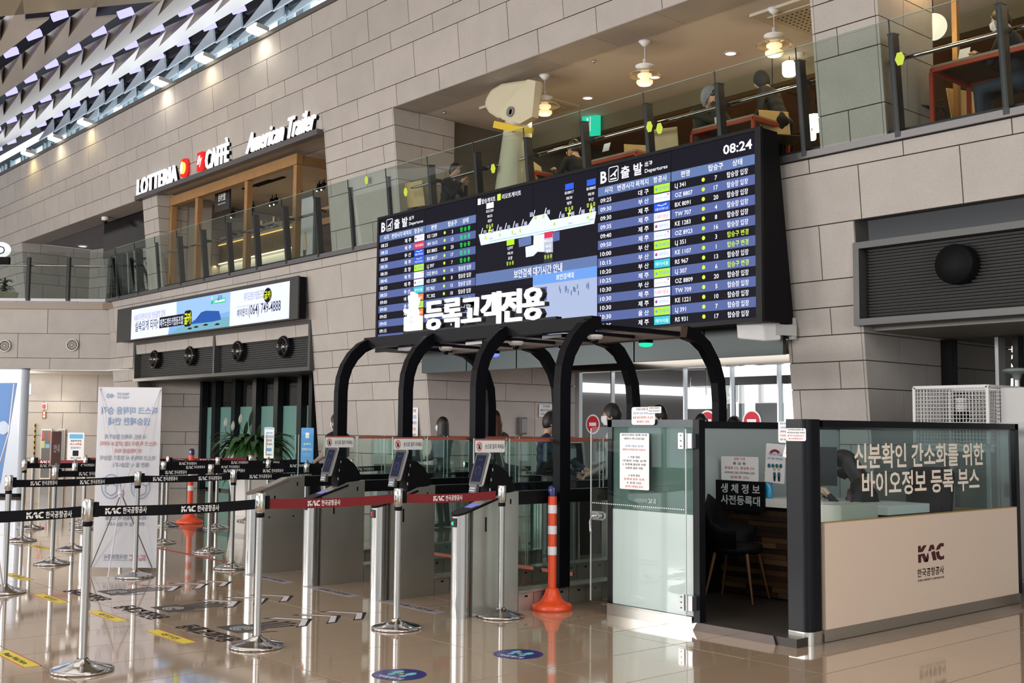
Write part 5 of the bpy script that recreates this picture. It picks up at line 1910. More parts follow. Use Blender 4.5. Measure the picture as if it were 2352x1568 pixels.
def half_gate(t, s, y0, x, terminal, led, labeltxt):
    """one end of a gate; s=+1 grows towards +Y from y0"""
    def Y(v):
        return y0 + s * (v - 5.52)
    r = .075
    m = MB()
    # pillar with slanted top
    n = 24
    bot, top = [], []
    for i in range(n):
        a = 2 * PI * i / n
        px, py = x + r * math.cos(a), Y(5.60) + r * math.sin(a)
        v = 5.52 + s * (py - y0)
        bot.append((px, py, 0))
        top.append((px, py, .80 + (v - 5.52) * .28))
    m.add(bot + top, [(i, (i + 1) % n, n + (i + 1) % n, n + i) for i in range(n)], None, True)
    m.build('front_pillar', cyl_steel, t)
    m = MB()
    w = .068
    side = [(5.67, 0), (6.145, 0), (6.145, .97), (5.95, .955), (5.67, .845)]
    vs = [(x - w, Y(a), b) for a, b in side] + [(x + w, Y(a), b) for a, b in side]
    m.add(vs, [(0, 1, 2, 3, 4), (9, 8, 7, 6, 5)] + [(i, 5 + i, 5 + (i + 1) % 5, (i + 1) % 5) for i in range(5)])
    m.build('cabinet', gate_steel, t)
    # slanted top cover: long rounded tongue
    m = MB()
    o = V((x, Y(5.60), .825))
    yd = V((0, s * 1.0, .30)).normalized()
    pts = [(-.078 * math.cos(a), -.085 * math.sin(a)) for a in [PI * i / 12 for i in range(13)]]
    pts = [(a, b) for a, b in pts] + [(.072, .37), (-.072, .37)]
    xd = UX * s
    m.poly(o + V((0, 0, .004)), xd, yd, [(a * 1, b) for a, b in pts], .018)
    m.build('top_cover', brown if terminal == 0 else black, t)
    # slots
    MB().box(x + w - .002, x + w + .002, Y(5.80) - .008, Y(5.80) + .008, .66, .775).build('slot', blackm, t)
    MB().box(x + w - .002, x + w + .002, Y(6.06) - .007, Y(6.06) + .007, .87, .91).build('slot', blackm, t)
    for v, z in ((5.74, .56), (6.02, .56)):
        if terminal == 0:
            MB().cyl((x + w - .002, Y(v), z), (x + w + .004, Y(v), z), .009, n=10).build('bolt', blackm, t)
    if led:
        b = MB()
        b.rrect((x, Y(5.60) - s * .0773, .74), UX * s, UZ, -.035, -.035, .035, .035, .004, .003)
        o2 = b.build('indicator', blackg, t)
        a = MB()
        a.text(led, (x - .008 * s, Y(5.60) - s * .0785, .722), UX * s, UZ, .038, .03, 'c', .03)
        a.build('indicator_mark', ledr if led == 'X' else ledg, o2)
    if terminal:
        hood = [(5.84, .915), (5.84, 1.05), (5.88, 1.20), (5.95, 1.185), (6.03, 1.13), (6.09, 1.05), (6.125, .975)]
        vs = [(x - .06, Y(a), b) for a, b in hood] + [(x + .06, Y(a), b) for a, b in hood]
        k = len(hood)
        m = MB()
        m.add(vs, [tuple(range(k)), tuple(range(2 * k - 1, k - 1, -1))] + [(i, k + i, k + (i + 1) % k, (i + 1) % k) for i in range(k)])
        ho = m.build('hood', blackm, t, bevel=.01)
        for v, z in ((5.845, .99), (5.855, 1.07), (5.87, 1.15)):
            MB().box(x + .06, x + .064, Y(v) - .004, Y(v) + .004, z - .012, z + .012).build('hood_lamp', silv_rim, ho)
        c = V((x, Y(5.775), 1.158))
        up = V((0, s * .30, .954)).normalized()
        nx = UX * s
        nn = nx.cross(up).normalized()   # towards the passenger
        m = MB()
        m.rrect(c, nx, up, -.078, -.135, .078, .135, .018, .028)
        tb = m.build('terminal', tabg, t)
        m = MB()
        m.rrect(c - nn * .006, nx, up, -.084, -.141, .084, .141, .022, .018)
        m.build('terminal_rim', silv_rim, tb)
        m = MB()
        m.rect(c + nn * .0015, nx, up, -.058, -.108, .058, .112)
        m.build('screen', tabl, tb)
        m = MB()
        for a0 in range(0, 300, 20):
            a1, a2 = math.radians(a0 - 60), math.radians(a0 - 42)
            m.poly(c + nn * .0025 - up * .02, nx, up, [(.03 * math.cos(a1), .04 * math.sin(a1)), (.03 * math.cos(a2), .04 * math.sin(a2)), (.027 * math.cos(a2), .037 * math.sin(a2)), (.027 * math.cos(a1), .037 * math.sin(a1))])
        m.text('얼굴 인식', c + nn * .0025 + up * .07, nx, up, .012, .05, 'c')
        m.build('screen_print', emi('tablet_glyph', (.06, .12, .30), 1), tb)
        m = MB()
        m.bar(c - up * .20 + nn * -.01, c - up * .13, .09, .03, up=(0, 1, 0))
        rd = m.build('card_reader', tabg, t)
        MB().obox(c - up * .165 + nn * .012, nx * .03, up * .004, nn * .002).obox(c - up * .185 + nn * .012, nx * .028, up * .004, nn * .002).build('reader_light', emi('reader_glow', (.7, .72, .9), .8), rd)
        m = MB()
        m.poly(V((x, Y(5.60), .832)) + yd * .1, xd, yd, [(-.05, -.03), (.05, -.03), (.055, .13), (-.055, .13)])
        m.build('lit_pad', emi('pad_glow', (.20, .19, .55), 1), t)


GX = [-7.06, -8.19, -9.32, -10.45]
canopy_x = [-6.95, -8.08, -9.22, -10.42]
glabels = ['rightmost steel gate cabinet with face terminal and green arrow, beside the bollard', 'second steel gate cabinet from the right with face terminal and red cross',
           'third steel gate cabinet from the right, its face terminal behind the red belt', 'leftmost steel gate cabinet with plain brown slanted top and no terminal']
for i, x in enumerate(GX):
    t = thing('face_gate', glabels[i], 'gate', (x, 7.2, 0), group='steel passenger gates')
    half_gate(t, 1, 5.52, x, i < 3, ['«', 'X', 'X', None][i], '')
    half_gate(t, -1, 9.10, x, True, None, '')
    MB().box(x - .06, x + .06, 6.15, 8.47, .86, .968).build('rail', black, t)
    m = MB()
    m.box(x - .07, x + .07, 6.15, 8.47, 0, .15)
    m.box(x - .09, x + .09, 6.15, 8.47, .15, .165)
    kb = m.build('kick_box', gate_steel, t)
    y = 6.2
    while y < 8.4:
        MB().box(x + .07, x + .072, y + .02, y + .05, .108, .122).build('kick_slot', blackm, kb)
        MB().box(x + .07, x + .0715, y + .115, y + .118, .02, .145).build('kick_seam', blackm, kb)
        y += .2
    for a, b, z0, z1 in ((5.72, 6.07, .99, 1.40), (6.10, 7.16, .97, 1.40), (7.20, 8.40, .97, 1.40), (6.16, 7.3, .165, .86), (7.32, 8.46, .165, .86)):
        m = MB()
        if a == 6.10 or z0 < .5:
            m.rrect((x, 0, 0), UY, UZ, a, z0, b, z1, .03)
        elif a == 5.72:
            m.poly((x, 0, 0), UY, UZ, [(6.0, z0), (b, z0), (b, z1), (a, z1), (a, 1.18), (5.9, 1.18)])
        else:
            m.rrect((x, 0, 0), UY, UZ, a, z0, b, z1, .03)
        g_ = m.build('glass_pane', gglass, t)
        e = MB()
        for q in ((a, z0, a + .006, z1), (b - .006, z0, b, z1)):
            e.box(x - .005, x + .005, q[0], q[2], q[1] if a != 5.72 else 1.2, q[3])
        e.build('pane_edge', mat('glass_edge', (.30, .42, .38), .2), g_)
        if z0 > .5 and i < 3:
            MB().box(x - .006, x + .006, a + .01, b - .01, z1 - .028, z1 - .004).build('red_strip', mat('brick_red', (.36, .10, .07), .5), g_)
    if i < 3:
        # «do not push by hand» plate
        p = MB()
        p.rrect((x + .012, 5.885, 1.335), UY, UZ, -.155, -.048, .155, .048, .006, .004)
        pl_ = p.build('notice_plate', white, t)
        m = MB()
        O = V((x + .0135, 5.885, 1.335))
        m.text('손으로 밀지 마세요', O + UY * .045 - UZ * .016, UY, UZ, .034, .20, 'c', .008, 0)
        for a0 in range(0, 360, 20):
            a1, a2 = math.radians(a0), math.radians(a0 + 21)
            m.poly(O - UY * .115, UY, UZ, [(.028 * math.cos(a1), .036 * math.sin(a1)), (.028 * math.cos(a2), .036 * math.sin(a2)), (.022 * math.cos(a2), .030 * math.sin(a2)), (.022 * math.cos(a1), .030 * math.sin(a1))], 0, 1)
        m.rrect(O - UY * .115 - UZ * .008, UY, UZ, -.010, -.012, .010, .008, .003, 0, 0)
        for k in range(4):
            m.rect(O - UY * .115, UY, UZ, -.010 + k * .0055, .0, -.006 + k * .0055, .016 + (k % 2) * .004, 0, 0)
        m.poly(O - UY * .115 + UX * .001, UY, UZ, [(-.02, .02), (-.016, .024), (.02, -.02), (.016, -.024)], 0, 1)
        m.build('plate_print', [txt_k, mat('sticker_red', (.55, .01, .02), .5)], pl_)
    if i:
        # swing flaps closing the lane on the right of this gate
        for s, a in ((1, x + .09), (-1, GX[i - 1] - .09)):
            f = MB()
            b = a + s * .44
            f.rrect((0, 6.95, 0), UX, UZ, min(a, b), .20, max(a, b), 1.36, .06, .01)
            fo = f.build('swing_flap', gglass, t)
            MB().box(min(a, b) + .02, max(a, b) - .02, 6.936, 6.954, .205, .235).build('flap_strip', mat('brick_red', (.36, .10, .07), .5), fo)
            MB().text('KAC', ((a + b) / 2, 6.932, .80), UX, UZ, .07, .2, 'c', .03).build('flap_print', mat('kac_red', (.35, .03, .03), .5), fo)

# ---- canopy of black arches
cp = thing('arch_canopy', 'black canopy of four arched frames spanning the steel gates', 'canopy', (-8.7, 7.5, 0))
prof = [(6.59, .165), (6.59, 1.86), (6.605, 2.0), (6.65, 2.13), (6.73, 2.25), (6.84, 2.35), (6.96, 2.405)]
prof_r = [(8.69, .165), (8.69, 1.75), (8.67, 1.95), (8.60, 2.12), (8.47, 2.28), (8.32, 2.37), (8.17, 2.40)]
canm = mat('canopy_black', (.004, .004, .006), .4, 0, spec=.10)
for x in canopy_x:
    MB().sweep([(x, a, b) for a, b in prof], .085, .12, UX).build('front_arch', canm, cp)
    MB().sweep([(x, a, b) for a, b in prof_r], .085, .12, UX).build('rear_arch', canm, cp)
MB().box(canopy_x[3] - .04, canopy_x[0] + .04, 6.90, 7.02, 2.35, 2.465).build('front_beam', canm, cp)
MB().box(canopy_x[3] - .04, canopy_x[0] + .04, 8.08, 8.22, 2.35, 2.45).build('rear_beam', mat('canopy_brown', (.09, .065, .05), .4), cp)
for i, x in enumerate(canopy_x):
    MB().box(x - .03, x + .03, 7.0, 8.1, 2.36, 2.40).build('cross_beam', canm, cp)
for k, (x0, x1) in enumerate(zip(canopy_x[1:], canopy_x[:-1])):
    xm_ = (x0 + x1) / 2
    MB().box(xm_ - .02, xm_ + .02, 7.0, 8.1, 2.37, 2.40).build('cross_beam', canm, cp)
    MB().box(xm_ - .16, xm_ + .10, 7.02, 7.14, 2.31, 2.345).build('scanner_bar', blackg, cp)
    t = thing('dome_camera', ['white dome camera hanging under the right bay of the canopy', 'white dome camera hanging under the middle bay of the canopy', 'white dome camera hanging under the left bay of the canopy'][k], 'camera', (xm_, 7.55, 2.36))
    MB().lathe([(.001, .0), (.075, 0), (.075, -.025), (.055, -.045)], (xm_, 7.55, 2.37), 20).build('housing', white, t)
    MB().sph((xm_, 7.55, 2.325), .042, 16, 10).build('dome', blackg, t)
    lamp_c = [emi('lamp_green', (.02, .8, .45), 1.2), emi('lamp_blue', (.15, .2, 1.0), 1.6), emi('lamp_blue', (.15, .2, 1.0), 1.6)][k]
    lx = xm_ + .1
    t = thing('status_lamp', ['green status lamp under the rear beam in the right bay', 'blue status lamp under the rear beam at the middle arch', 'blue status lamp under the rear beam behind the left arch'][k], 'lamp', (lx, 8.15, 2.35))
    MB().lathe([(.001, 0), (.07, 0), (.07, -.03)], (lx, 8.15, 2.35), 20).build('lamp_base', blackm, t)
    MB().lathe([(.07, -.03), (.062, -.055), (.03, -.065), (.001, -.067)], (lx, 8.15, 2.35), 20).build('lens', lamp_c, t)
# ---- lit letters on the canopy
cs = thing('canopy_sign', 'glowing white hand symbol and Korean letters standing on the canopy', 'sign', (-8.5, 6.95, 2.465))
MB().box(-9.72, -7.36, 6.90, 6.97, 2.467, 2.49).build('sign_base', black, cs)
lt = emi('sign_white', (.97, .97, 1), 1.25)
YS = 6.88
ch = '등록고객전용'
x0, x1 = -9.31, -7.50
cw_ = (x1 - x0) / 6
for i, c in enumerate(ch):
    xx = x0 + (i + .5) * cw_
    l = MB().text(c, (xx, YS, 2.505), UX, UZ, .255, cw_ * .93, 'c', .018, None, .03).build('letter', lt, cs)
    MB().text(c, (xx + .005, YS + .045, 2.503), UX, UZ, .257, cw_ * .94, 'c', .024, None, .05).build('letter_side', mat('letter_side', (.02, .02, .03), .4), l)
m = MB()
hx = -9.52
m.rrect((0, YS - .015, 0), UX, UZ, hx - .14, 2.49, hx + .14, 2.64, .01, .04)
m.ell((0, YS - .015, 0), UX, UZ, .085, .075, 20, .04, None, hx - .005, 2.67)
for a, l_, w in ((-64, .11, .018), (-14, .19, .019), (-3, .22, .019), (9, .20, .018), (22, .165, .016)):
    an = math.radians(-a)
    d = V((math.sin(an) * -1 if False else -math.sin(math.radians(-a)), 0, math.cos(math.radians(a))))
    d = V((math.sin(math.radians(a)), 0, math.cos(math.radians(a))))
    b0 = V((hx + math.sin(math.radians(a)) * .04, YS + .005, 2.66))
    m.bar(b0, b0 + d * l_, w * 2, .04, up=(0, 1, 0))
    m.cyl(b0 + d * l_ - UY * .02, b0 + d * l_ + UY * .02, w, n=14)
m.build('hand_symbol', lt, cs)
m = MB()
for rr in (.05, .035, .02):
    for k in range(22):
        a1, a2 = 2 * PI * k / 24 + rr * 20, 2 * PI * (k + 1.1) / 24 + rr * 20
        m.poly((hx, YS - .018, 2.60), UX, UZ, [(rr * math.cos(a1), rr * .8 * math.sin(a1)), (rr * math.cos(a2), rr * .8 * math.sin(a2)), ((rr - .004) * math.cos(a2), (rr - .004) * .8 * math.sin(a2)), ((rr - .004) * math.cos(a1), (rr - .004) * .8 * math.sin(a1))])
m.build('fingerprint_lines', mat('print_violet', (.2, .18, .4), .5), cs)

# ================================================================ REGISTRATION BOOTH
bo = thing('registration_booth', 'black framed booth with cream panel and lettered glass at the right', 'booth', (-5.5, 8.2, 0))
HB = 1.56
XF, XL, YN, YRr = -4.62, -6.45, 6.62, 9.93
# floor plinth
MB().box(XL, XF - .02, 6.62, YRr, 0, .06).build('booth_floor', mat('booth_floor', (.035, .028, .024), .5), bo)
# corner column
m = MB()
m.rrect((0, 0, .09), UX, UY, -4.80, 6.74, -4.625, 6.935, .05)
pts = []
r = .055
for cx, cy, a0 in ((XF - r, 6.935 - r, 0), (-4.80 + .01, 6.935 - .01, 90), (-4.80 + .01, 6.74 + .01, 180), (XF - r, 6.74 + r, 270)):
    rr = r if cx > -4.75 else .01
    for i in range(7):
        t_ = math.radians(a0 + 15 * i)
        pts.append((cx + rr * math.cos(t_), cy + rr * math.sin(t_)))
m = MB().poly((0, 0, HB + .005), UX, UY, pts, HB - .09)
m.build('corner_column', mat('booth_black', (.005, .006, .009), .3, spec=.18), bo)
m = MB().poly((0, 0, .092), UX, UY, pts, .091)
m.build('column_foot', mat('kick_steel', (.62, .60, .56), .25, 1.0), bo)
bb = MATS['booth_black']
kick = MATS['kick_steel']
# front face
MB().box(XF - .04, XF - .012, 6.94, YRr, .005, .09).build('kick_plate', kick, bo)
MB().box(XF - .04, XF, 6.94, 9.89, .092, .832).build('cream_panel', cream, bo)
MB().box(XF - .042, XF + .001, 6.94, 9.89, .832, .838).build('panel_edge', mat('edge_yellow', (.45, .30, .10), .5), bo)
fg = MB().add([(XF - .02, 6.94, .838), (XF - .02, 9.86, .838), (XF - .02, 9.86, 1.51), (XF - .02, 6.94, 1.51)], [(0, 1, 2, 3)]).build('front_glass', glass_mat('booth_glass', (.74, .86, .86), 1.5), bo)
MB().box(XF - .06, XF + .003, 6.93, YRr, 1.51, HB).build('top_rail', bb, bo)
MB().box(XF - .06, XF + .003, 9.87, YRr, .09, HB).build('end_post', bb, bo)
# writing on the glass
creamtxt = mat('cream_print', (.88, .78, .68), .5)
for s, a, b, h in (('신분확인 간소화를 위한', (1966, 1072), (2263, 1062), .155), ('바이오정보 등록 부스', (1984, 1138), (2253, 1118), .155)):
    p, q = WX(*a, XF), WX(*b, XF)
    MB().text(s, (XF - .012, p.y, (p.z + q.z) / 2), UY, UZ, h, q.y - p.y, 'l', .02).build('glass_lettering', creamtxt, fg)


def kac(mb, O, xd, yd, h, w, mi=0, cut=None):
    """the three slanted block letters with the diagonal cut through them"""
    O, xd, yd = V(O), V(xd), V(yd)
    sx, sy = w, h
    zn = xd.cross(yd).normalized() * .0006
    K1 = [[(.06, .62), (.06, 1), (.155, 1), (.155, .80), (.25, 1), (.37, 1), (.22, .62)], [(.02, .48), (.06, .50), (.06, 0), (.16, 0), (.16, .3), (.19, .42), (.27, 0), (.40, 0), (.28, .53)]]
    A1 = [[(.42, .62), (.50, .98), (.62, .98), (.66, .70), (.57, .66), (.555, .80), (.52, .62)], [(.30, 0), (.40, 0), (.44, .22), (.42, .52), (.395, .52)], [(.53, .54), (.66, .60), (.72, .04), (.60, .02)]]
    C1 = [[(.70, .62), (.76, .86), (.86, 1.02), (1.0, 1.0), (1.0, .80), (.90, .82), (.84, .66)], [(.69, .50), (.82, .56), (.84, .28), (.90, .20), (1.0, .26), (1.0, .04), (.86, .0), (.75, .12)]]
    for P_ in K1 + A1 + C1:
        mb.poly(O + zn, xd, yd, [(a * sx, b * sy) for a, b in P_], 0, mi)


m = MB()
p, q = WX(2105, 1293, XF), WX(2168, 1287, XF)
kac(m, (XF + .002, p.y, p.z), UY, UZ, .13, q.y - p.y, 0)
p2, q2 = WX(2107, 1326, XF), WX(2168, 1319, XF)
m.text('한국공항공사', (XF + .002, p2.y, p2.z + .005), UY, UZ, .055, q2.y - p2.y, 'l', .01, 1)
p2, q2 = WX(2108, 1336, XF), WX(2168, 1329, XF)
m.text('KOREA AIRPORTS CORPORATION', (XF + .002, p2.y, p2.z), UY, UZ, .018, q2.y - p2.y, 'l', .005, 1)
m.build('logo_print', [mat('kac_maroon', (.06, .008, .012), .5), txt_k], bo)
# left face: fixed panel, posts, top rail
XA, XB_ = -6.44, -5.54
MB().box(XA, XA + .045, YN, YN + .06, .09, HB).build('frame_post', bb, bo)
MB().box(XB_ - .0, XB_ + .06, YN - .01, YN + .06, .05, HB).build('frame_post', bb, bo)
MB().box(XA, XB_, YN, YN + .06, 1.50, HB).build('top_rail', mat('rail_teal', (.02, .04, .045), .3), bo)
MB().box(XA, XB_ - .02, YN - .005, YN + .055, .0, .092).build('kick_plate', kick, bo)
MB().box(XA + .045, XB_, YN + .015, YN + .035, .095, .845).build('frosted_panel', mat('frosted_white', (.72, .80, .80), .3, coat=.3), bo)
gg = MB().box(XA + .045, XB_, YN + .02, YN + .03, .845, 1.50).build('green_glass', glass_mat('deep_green_glass', (.3, .42, .40), 1.0, .8, (.20, .33, .30)), bo)
# mirrored prints, seen from the back
m = MB()
MX = -UX
p = WY(1505, 1157, YN)
kac(m, (p.x, YN + .012, p.z), MX, UZ, .036, .085)
m.text('한국공항공사', (p.x - .095, YN + .012, p.z + .005), MX, UZ, .026, .13, 'l', .005)
p = WY(1512, 1171, YN)
m.text('GIMPO INTERNATIONAL AIRPORT', (p.x, YN + .012, p.z - .004), MX, UZ, .02, .28, 'l', .003)
m.build('mirrored_print', mat('pale_print', (.55, .62, .60), .5), gg)
# left side wall of the booth (far side) with pale frosted upper half
m = MB()
MB().box(XL, XL + .04, 6.68, YRr, 1.50, HB).build('top_rail', bb, bo)
MB().box(XL + .01, XL + .03, 6.68, YRr, .80, 1.50).build('frosted_panel', mat('frosted_grey', (.36, .42, .42), .4), bo)
MB().box(XL, XL + .04, 6.68, YRr, .05, .80).build('dark_panel', blackm, bo)
# rear wall
MB().box(XL, XF - .06, YRr - .04, YRr, .05, .80).build('dark_panel', mat('oak_low', (.30, .19, .10), .5), bo)
MB().add([(XL, YRr - .02, .8), (XF - .06, YRr - .02, .8), (XF - .06, YRr - .02, 1.5), (XL, YRr - .02, 1.5)], [(0, 1, 2, 3)]).build('rear_glass', glass_mat('grey_glass', (.6, .7, .7), 1.2, .25, (.5, .6, .6)), bo)
MB().box(XL, XF - .06, YRr - .05, YRr, 1.50, HB).build('top_rail', bb, bo)
# ramp
rp = thing('entry_ramp', 'low dark metal ramp at the booth opening with a pale slanted end', 'ramp', (-5.2, 6.45, 0))
a, b = FL(1546, 1439), FL(1786, 1481)
m = MB()
m.add([(a.x, a.y, 0), (b.x, b.y, 0), (-4.80, 6.60, 0), (-5.54, 6.60, 0), (-5.50, 6.60, .062), (-4.82, 6.60, .062)], [(0, 1, 5, 4), (0, 4, 3), (1, 2, 5), (3, 4, 5, 2), (0, 3, 2, 1)])
m.mi = [0, 1, 0, 0, 0]
m.build('ramp_plate', [mat('ramp_dark', (.05, .038, .032), .3, .6), kick], rp)
# open glass door leaf folded back over the fixed panel
dl_ = thing('glass_door_leaf', 'clear glass door leaf folded back over the frosted panel with lever handle', 'door', (-6.05, 6.56, .08))
lf = MB()
lf.rrect((0, 6.568, 0), UX, UZ, -6.58, .085, -5.575, 1.50, .02, .008)
lf.build('glass_leaf', glass, dl_)
e = MB()
e.box(-6.583, -6.577, 6.566, 6.576, .10, 1.49)
e.box(-5.578, -5.572, 6.566, 6.576, .10, 1.49)
e.build('leaf_edge', mat('edge_pale', (.6, .7, .68), .2), dl_)
m = MB()
for k in range(46):
    x = -6.56 + k * .0213
    m.rect((x, 6.5665, .872 if False else .882 - k * .0), UX, UZ, 0, 0, .011, .008)
m.build('dotted_line', txt_w, dl_, kind='stuff')
for z in (1.40, .20):
    h = MB()
    h.rrect((0, 6.562, 0), UX, UZ, -5.645, z - .06, -5.59, z + .06, .006, .012)
    h.cyl((-5.565, 6.565, z - .06), (-5.565, 6.565, z + .06), .012, n=10)
    h.box(-5.55, -5.51, 6.56, 6.61, z - .055, z + .055)
    ho = h.build('hinge', silver, dl_)
    for dz in (-.04, 0, .04):
        MB().cyl((-5.618, 6.562, z + dz), (-5.618, 6.556, z + dz), .006, n=8).build('screw', dsteel, ho)
h = MB()
h.rrect((0, 6.56, 0), UX, UZ, -6.575, .75, -6.42, .82, .02, .02)
ho = h.build('lock_plate', silver, dl_)
MB().cyl((-6.455, 6.55, .79), (-6.455, 6.52, .79), .024, n=14).tube([(-6.455, 6.515, .79), (-6.50, 6.505, .785), (-6.525, 6.505, .74), (-6.52, 6.505, .67), (-6.515, 6.507, .645)], .011, 8).build('lever_handle', silver, ho)
MB().cyl((-6.54, 6.55, .79), (-6.54, 6.53, .79), .012, n=10).build('lock_knob', silver, ho)
# notices
q = WY(1457, 1059, YN - .065)
notice('paper_notice', 'large white printed notice taped on the folded glass door leaf', (q.x, 6.553, q.z), UX, UZ, .31, .44,
       [('바이오정보 등록 안내', 0, .85), ('대한민국 국적 소지자 대상', 0, .7), ('', 0, 0), ('등록 대상 안내', 2, .6), ('대한민국 국적자만 등록 가능합니다', 1, .8), ('', 0, 0), ('1. 이용 대상', 0, .4), ('국내선 이용 승객', 0, .8), ('2. 등록에 필요한 서류', 0, .8),
        ('신분증 원본 지참', 0, .6), ('', 0, 0), ('3. 등록 절차', 0, .4), ('등록대 방문 등록', 1, .7), ('4. 운영 시간', 0, .5), ('문의 바랍니다', 1, .6)])
q = WY(1477, 955, YN - .02)
notice('paper_notice', 'white rounded notice stuck on top of the booth frame by the folded door', (q.x, 6.60, q.z), UX, UZ, .245, .14, [('코로나19로 인한', 0, .6), ('-안전거리 유지 부탁드립니다', 2, .9), ('▶줄 대신 맡아주는 것 금지', 1, .85), ('▶새치기 금지', 1, .5)], r=.02)
q = WY(1505, 941, YN - .02)
notice('paper_notice', 'small white strip notice overlapping the rounded notice on the booth frame', (q.x, 6.592, q.z), UX, UZ, .135, .05, [('신분증 미등록시', 0, .8), ('이곳에서 등록 불가합니다', 0, .9)], r=.006)
q = WX(1842, 988, XF + .01)
notice('paper_notice', 'white rounded notice on the top of the black corner column', (-4.71, 6.735, q.z - .03), UX, UZ, .165, .09, [('공지정보등록 중', 0, .8), ('개인정보보호를 위하여', 0, .9), ('▶비디오촬영금지', 1, .8), ('▶사진촬영금지', 1, .7)], r=.012)
q = WY(1805, 992, 6.75)
notice('paper_notice', 'white rounded notice hanging at the left edge of the corner column', (q.x, 6.75, q.z), UX, UZ, .13, .15, [('코로나19로 인해', 0, .8), ('비대면등록을', 2, .7), ('원하시는 분은', 0, .7), ('무인등록해주시면', 1, .8), ('등록 가능 합니다', 0, .8)], r=.015)
q = WY(1812, 1028, 6.77)
notice('paper_notice', 'curled white handwritten slip below the hanging rounded notice', (q.x, 6.77, q.z), (V((1, 0, -.3))).normalized(), (V((.3, 0, 1))).normalized(), .07, .15, [('오전', 1, .5), ('휴식', 0, .5), ('시간', 1, .5)], r=.005)
# ---- desk and what stands on it
YD = 8.02
dk = thing('booth_desk', 'desk with white top and dark wood plank front inside the booth', 'desk', (-5.6, 8.2, .06))
MB().box(-5.98, -4.75, YD - .03, 8.62, .835, .905).build('white_top', mat('desk_white', (.76, .76, .76), .35), dk)
MB().box(-6.40, -4.75, YD, 8.62, .77, .83).build('black_band', blackm, dk)
dfront = MB().box(-6.40, -4.75, YD + .02, YD + .05, .06, .77).build('desk_front', blackm, dk)
wds = [mat('plank_%d' % i, c, .5, noise=.2, nscale=9) for i, c in enumerate(((.02, .009, .005), (.04, .02, .009), (.075, .038, .015), (.012, .006, .004), (.11, .06, .025)))]
z = .075
row = 0
while z < .76:
    x = -6.40 + R.uniform(-.2, 0)
    while x < -4.76:
        l_ = R.uniform(.22, .5)
        a, b = max(x, -6.40), min(x + l_, -4.76)
        if b - a > .02:
            MB().box(a + .001, b - .001, YD + .004 - R.uniform(0, .012), YD + .02, z + .001, z + .044).build('plank', R.choice(wds), dfront)
        x += l_
    z += .0455
    row += 1
sb = thing('lettered_board', 'black board with silver Korean letters standing on the booth desk', 'sign board', (-6.15, 8.0, .835))
MB().box(-6.43, -5.90, 7.97, 7.99, .79, 1.045).build('board', blackm, sb)
m = MB()
m.text('생 체 정 보', (-6.15, 7.966, .945), UX, UZ, .068, .42, 'c', .02)
m.text('사전등록대', (-6.15, 7.966, .845), UX, UZ, .068, .42, 'c', .02)
m.build('board_letters', mat('letter_silver', (.50, .55, .58), .4), sb)
q = WY(1695, 1074, 7.99)
notice('name_sheets', 'pair of white sheets with example signatures above the lettered board', (q.x + .02, 7.985, 1.15), UX, UZ, .40, .21, [('성명 기재', 1, .3), ('홍 길 동', 0, .35), ('홍길동 (X)  홍길동 (X)', 1, .8), ('HONG GIL DONG (X)', 0, .8), ('길동홍 (X)', 1, .5)])
bt = thing('sanitizer_bottle', 'clear pump bottle of blue hand sanitizer on the booth desk', 'bottle', (-5.93, 8.1, .905))
q = WY(1766, 1120, 8.06)
bx_, by_ = q.x, 8.06
MB().rrect((bx_, by_, .906), UX, UY, -.034, -.022, .034, .022, .012).build('base', white, bt)
MB().lathe([(.001, 0), (.034, 0), (.036, .02), (.034, .13), (.014, .155), (.014, .165)], (bx_, by_, .906), 16).build('gel', mat('blue_gel', (.02, .32, .62), .15, coat=.5), bt)
MB().cyl((bx_, by_, 1.07), (bx_, by_, 1.10), .014, n=12).cyl((bx_, by_, 1.10), (bx_, by_, 1.125), .005, n=8).bar((bx_ + .01, by_, 1.128), (bx_ - .045, by_, 1.12), .014, .01).build('pump', white, bt)
mo = thing('desk_monitor', 'dark monitor on a white stand seen edge-on beside the column', 'monitor', (-5.55, 8.15, .905))
MB().obox((-5.50, 8.15, 1.19), (.16, .06, 0), (-.01, .012, 0), (0, 0, .16)).build('display', blackg, mo)
MB().bar((-5.56, 8.2, .905), (-5.56, 8.2, 1.06), .14, .04, up=(0, 1, 0)).bar((-5.56, 8.12, .91), (-5.56, 8.28, .91), .22, .012).build('stand', mat('desk_white', (.76, .76, .76), .35), mo)
q = WY(1777, 1060, 8.0)
pw_ = notice('mask_poster', 'white leaning poster with red arc, four round icons and two figures', (q.x, 8.02, 1.205), V((1, 0, -.06)).normalized(), V((.06, 0, 1)).normalized(), .20, .33,
             [('', 0, 0), ('', 0, 0), ('기침할 때는 옷소매로', 2, .75), ('입과 코를 가려주세요', 2, .8), ('', 0, 0), ('', 0, 0), ('', 0, 0), ('', 0, 0), ('', 0, 0)], 'poster')
m = MB()
O = V((q.x, 8.016, 1.205))
m.poly(O, UX, UZ, [(.06 * math.cos(a) * s, .07 + .05 * math.sin(a) * s) for s, aa in ((1, 1), (.6, -1)) for a in ([PI * (.15 + .07 * k) for k in range(11)] if aa > 0 else [PI * (.85 - .07 * k) for k in range(11)])], 0, 0)
for k in range(4):
    m.ell(O, UX, UZ, .016, .018, 14, 0, 1, -.06 + k * .04, -.02)
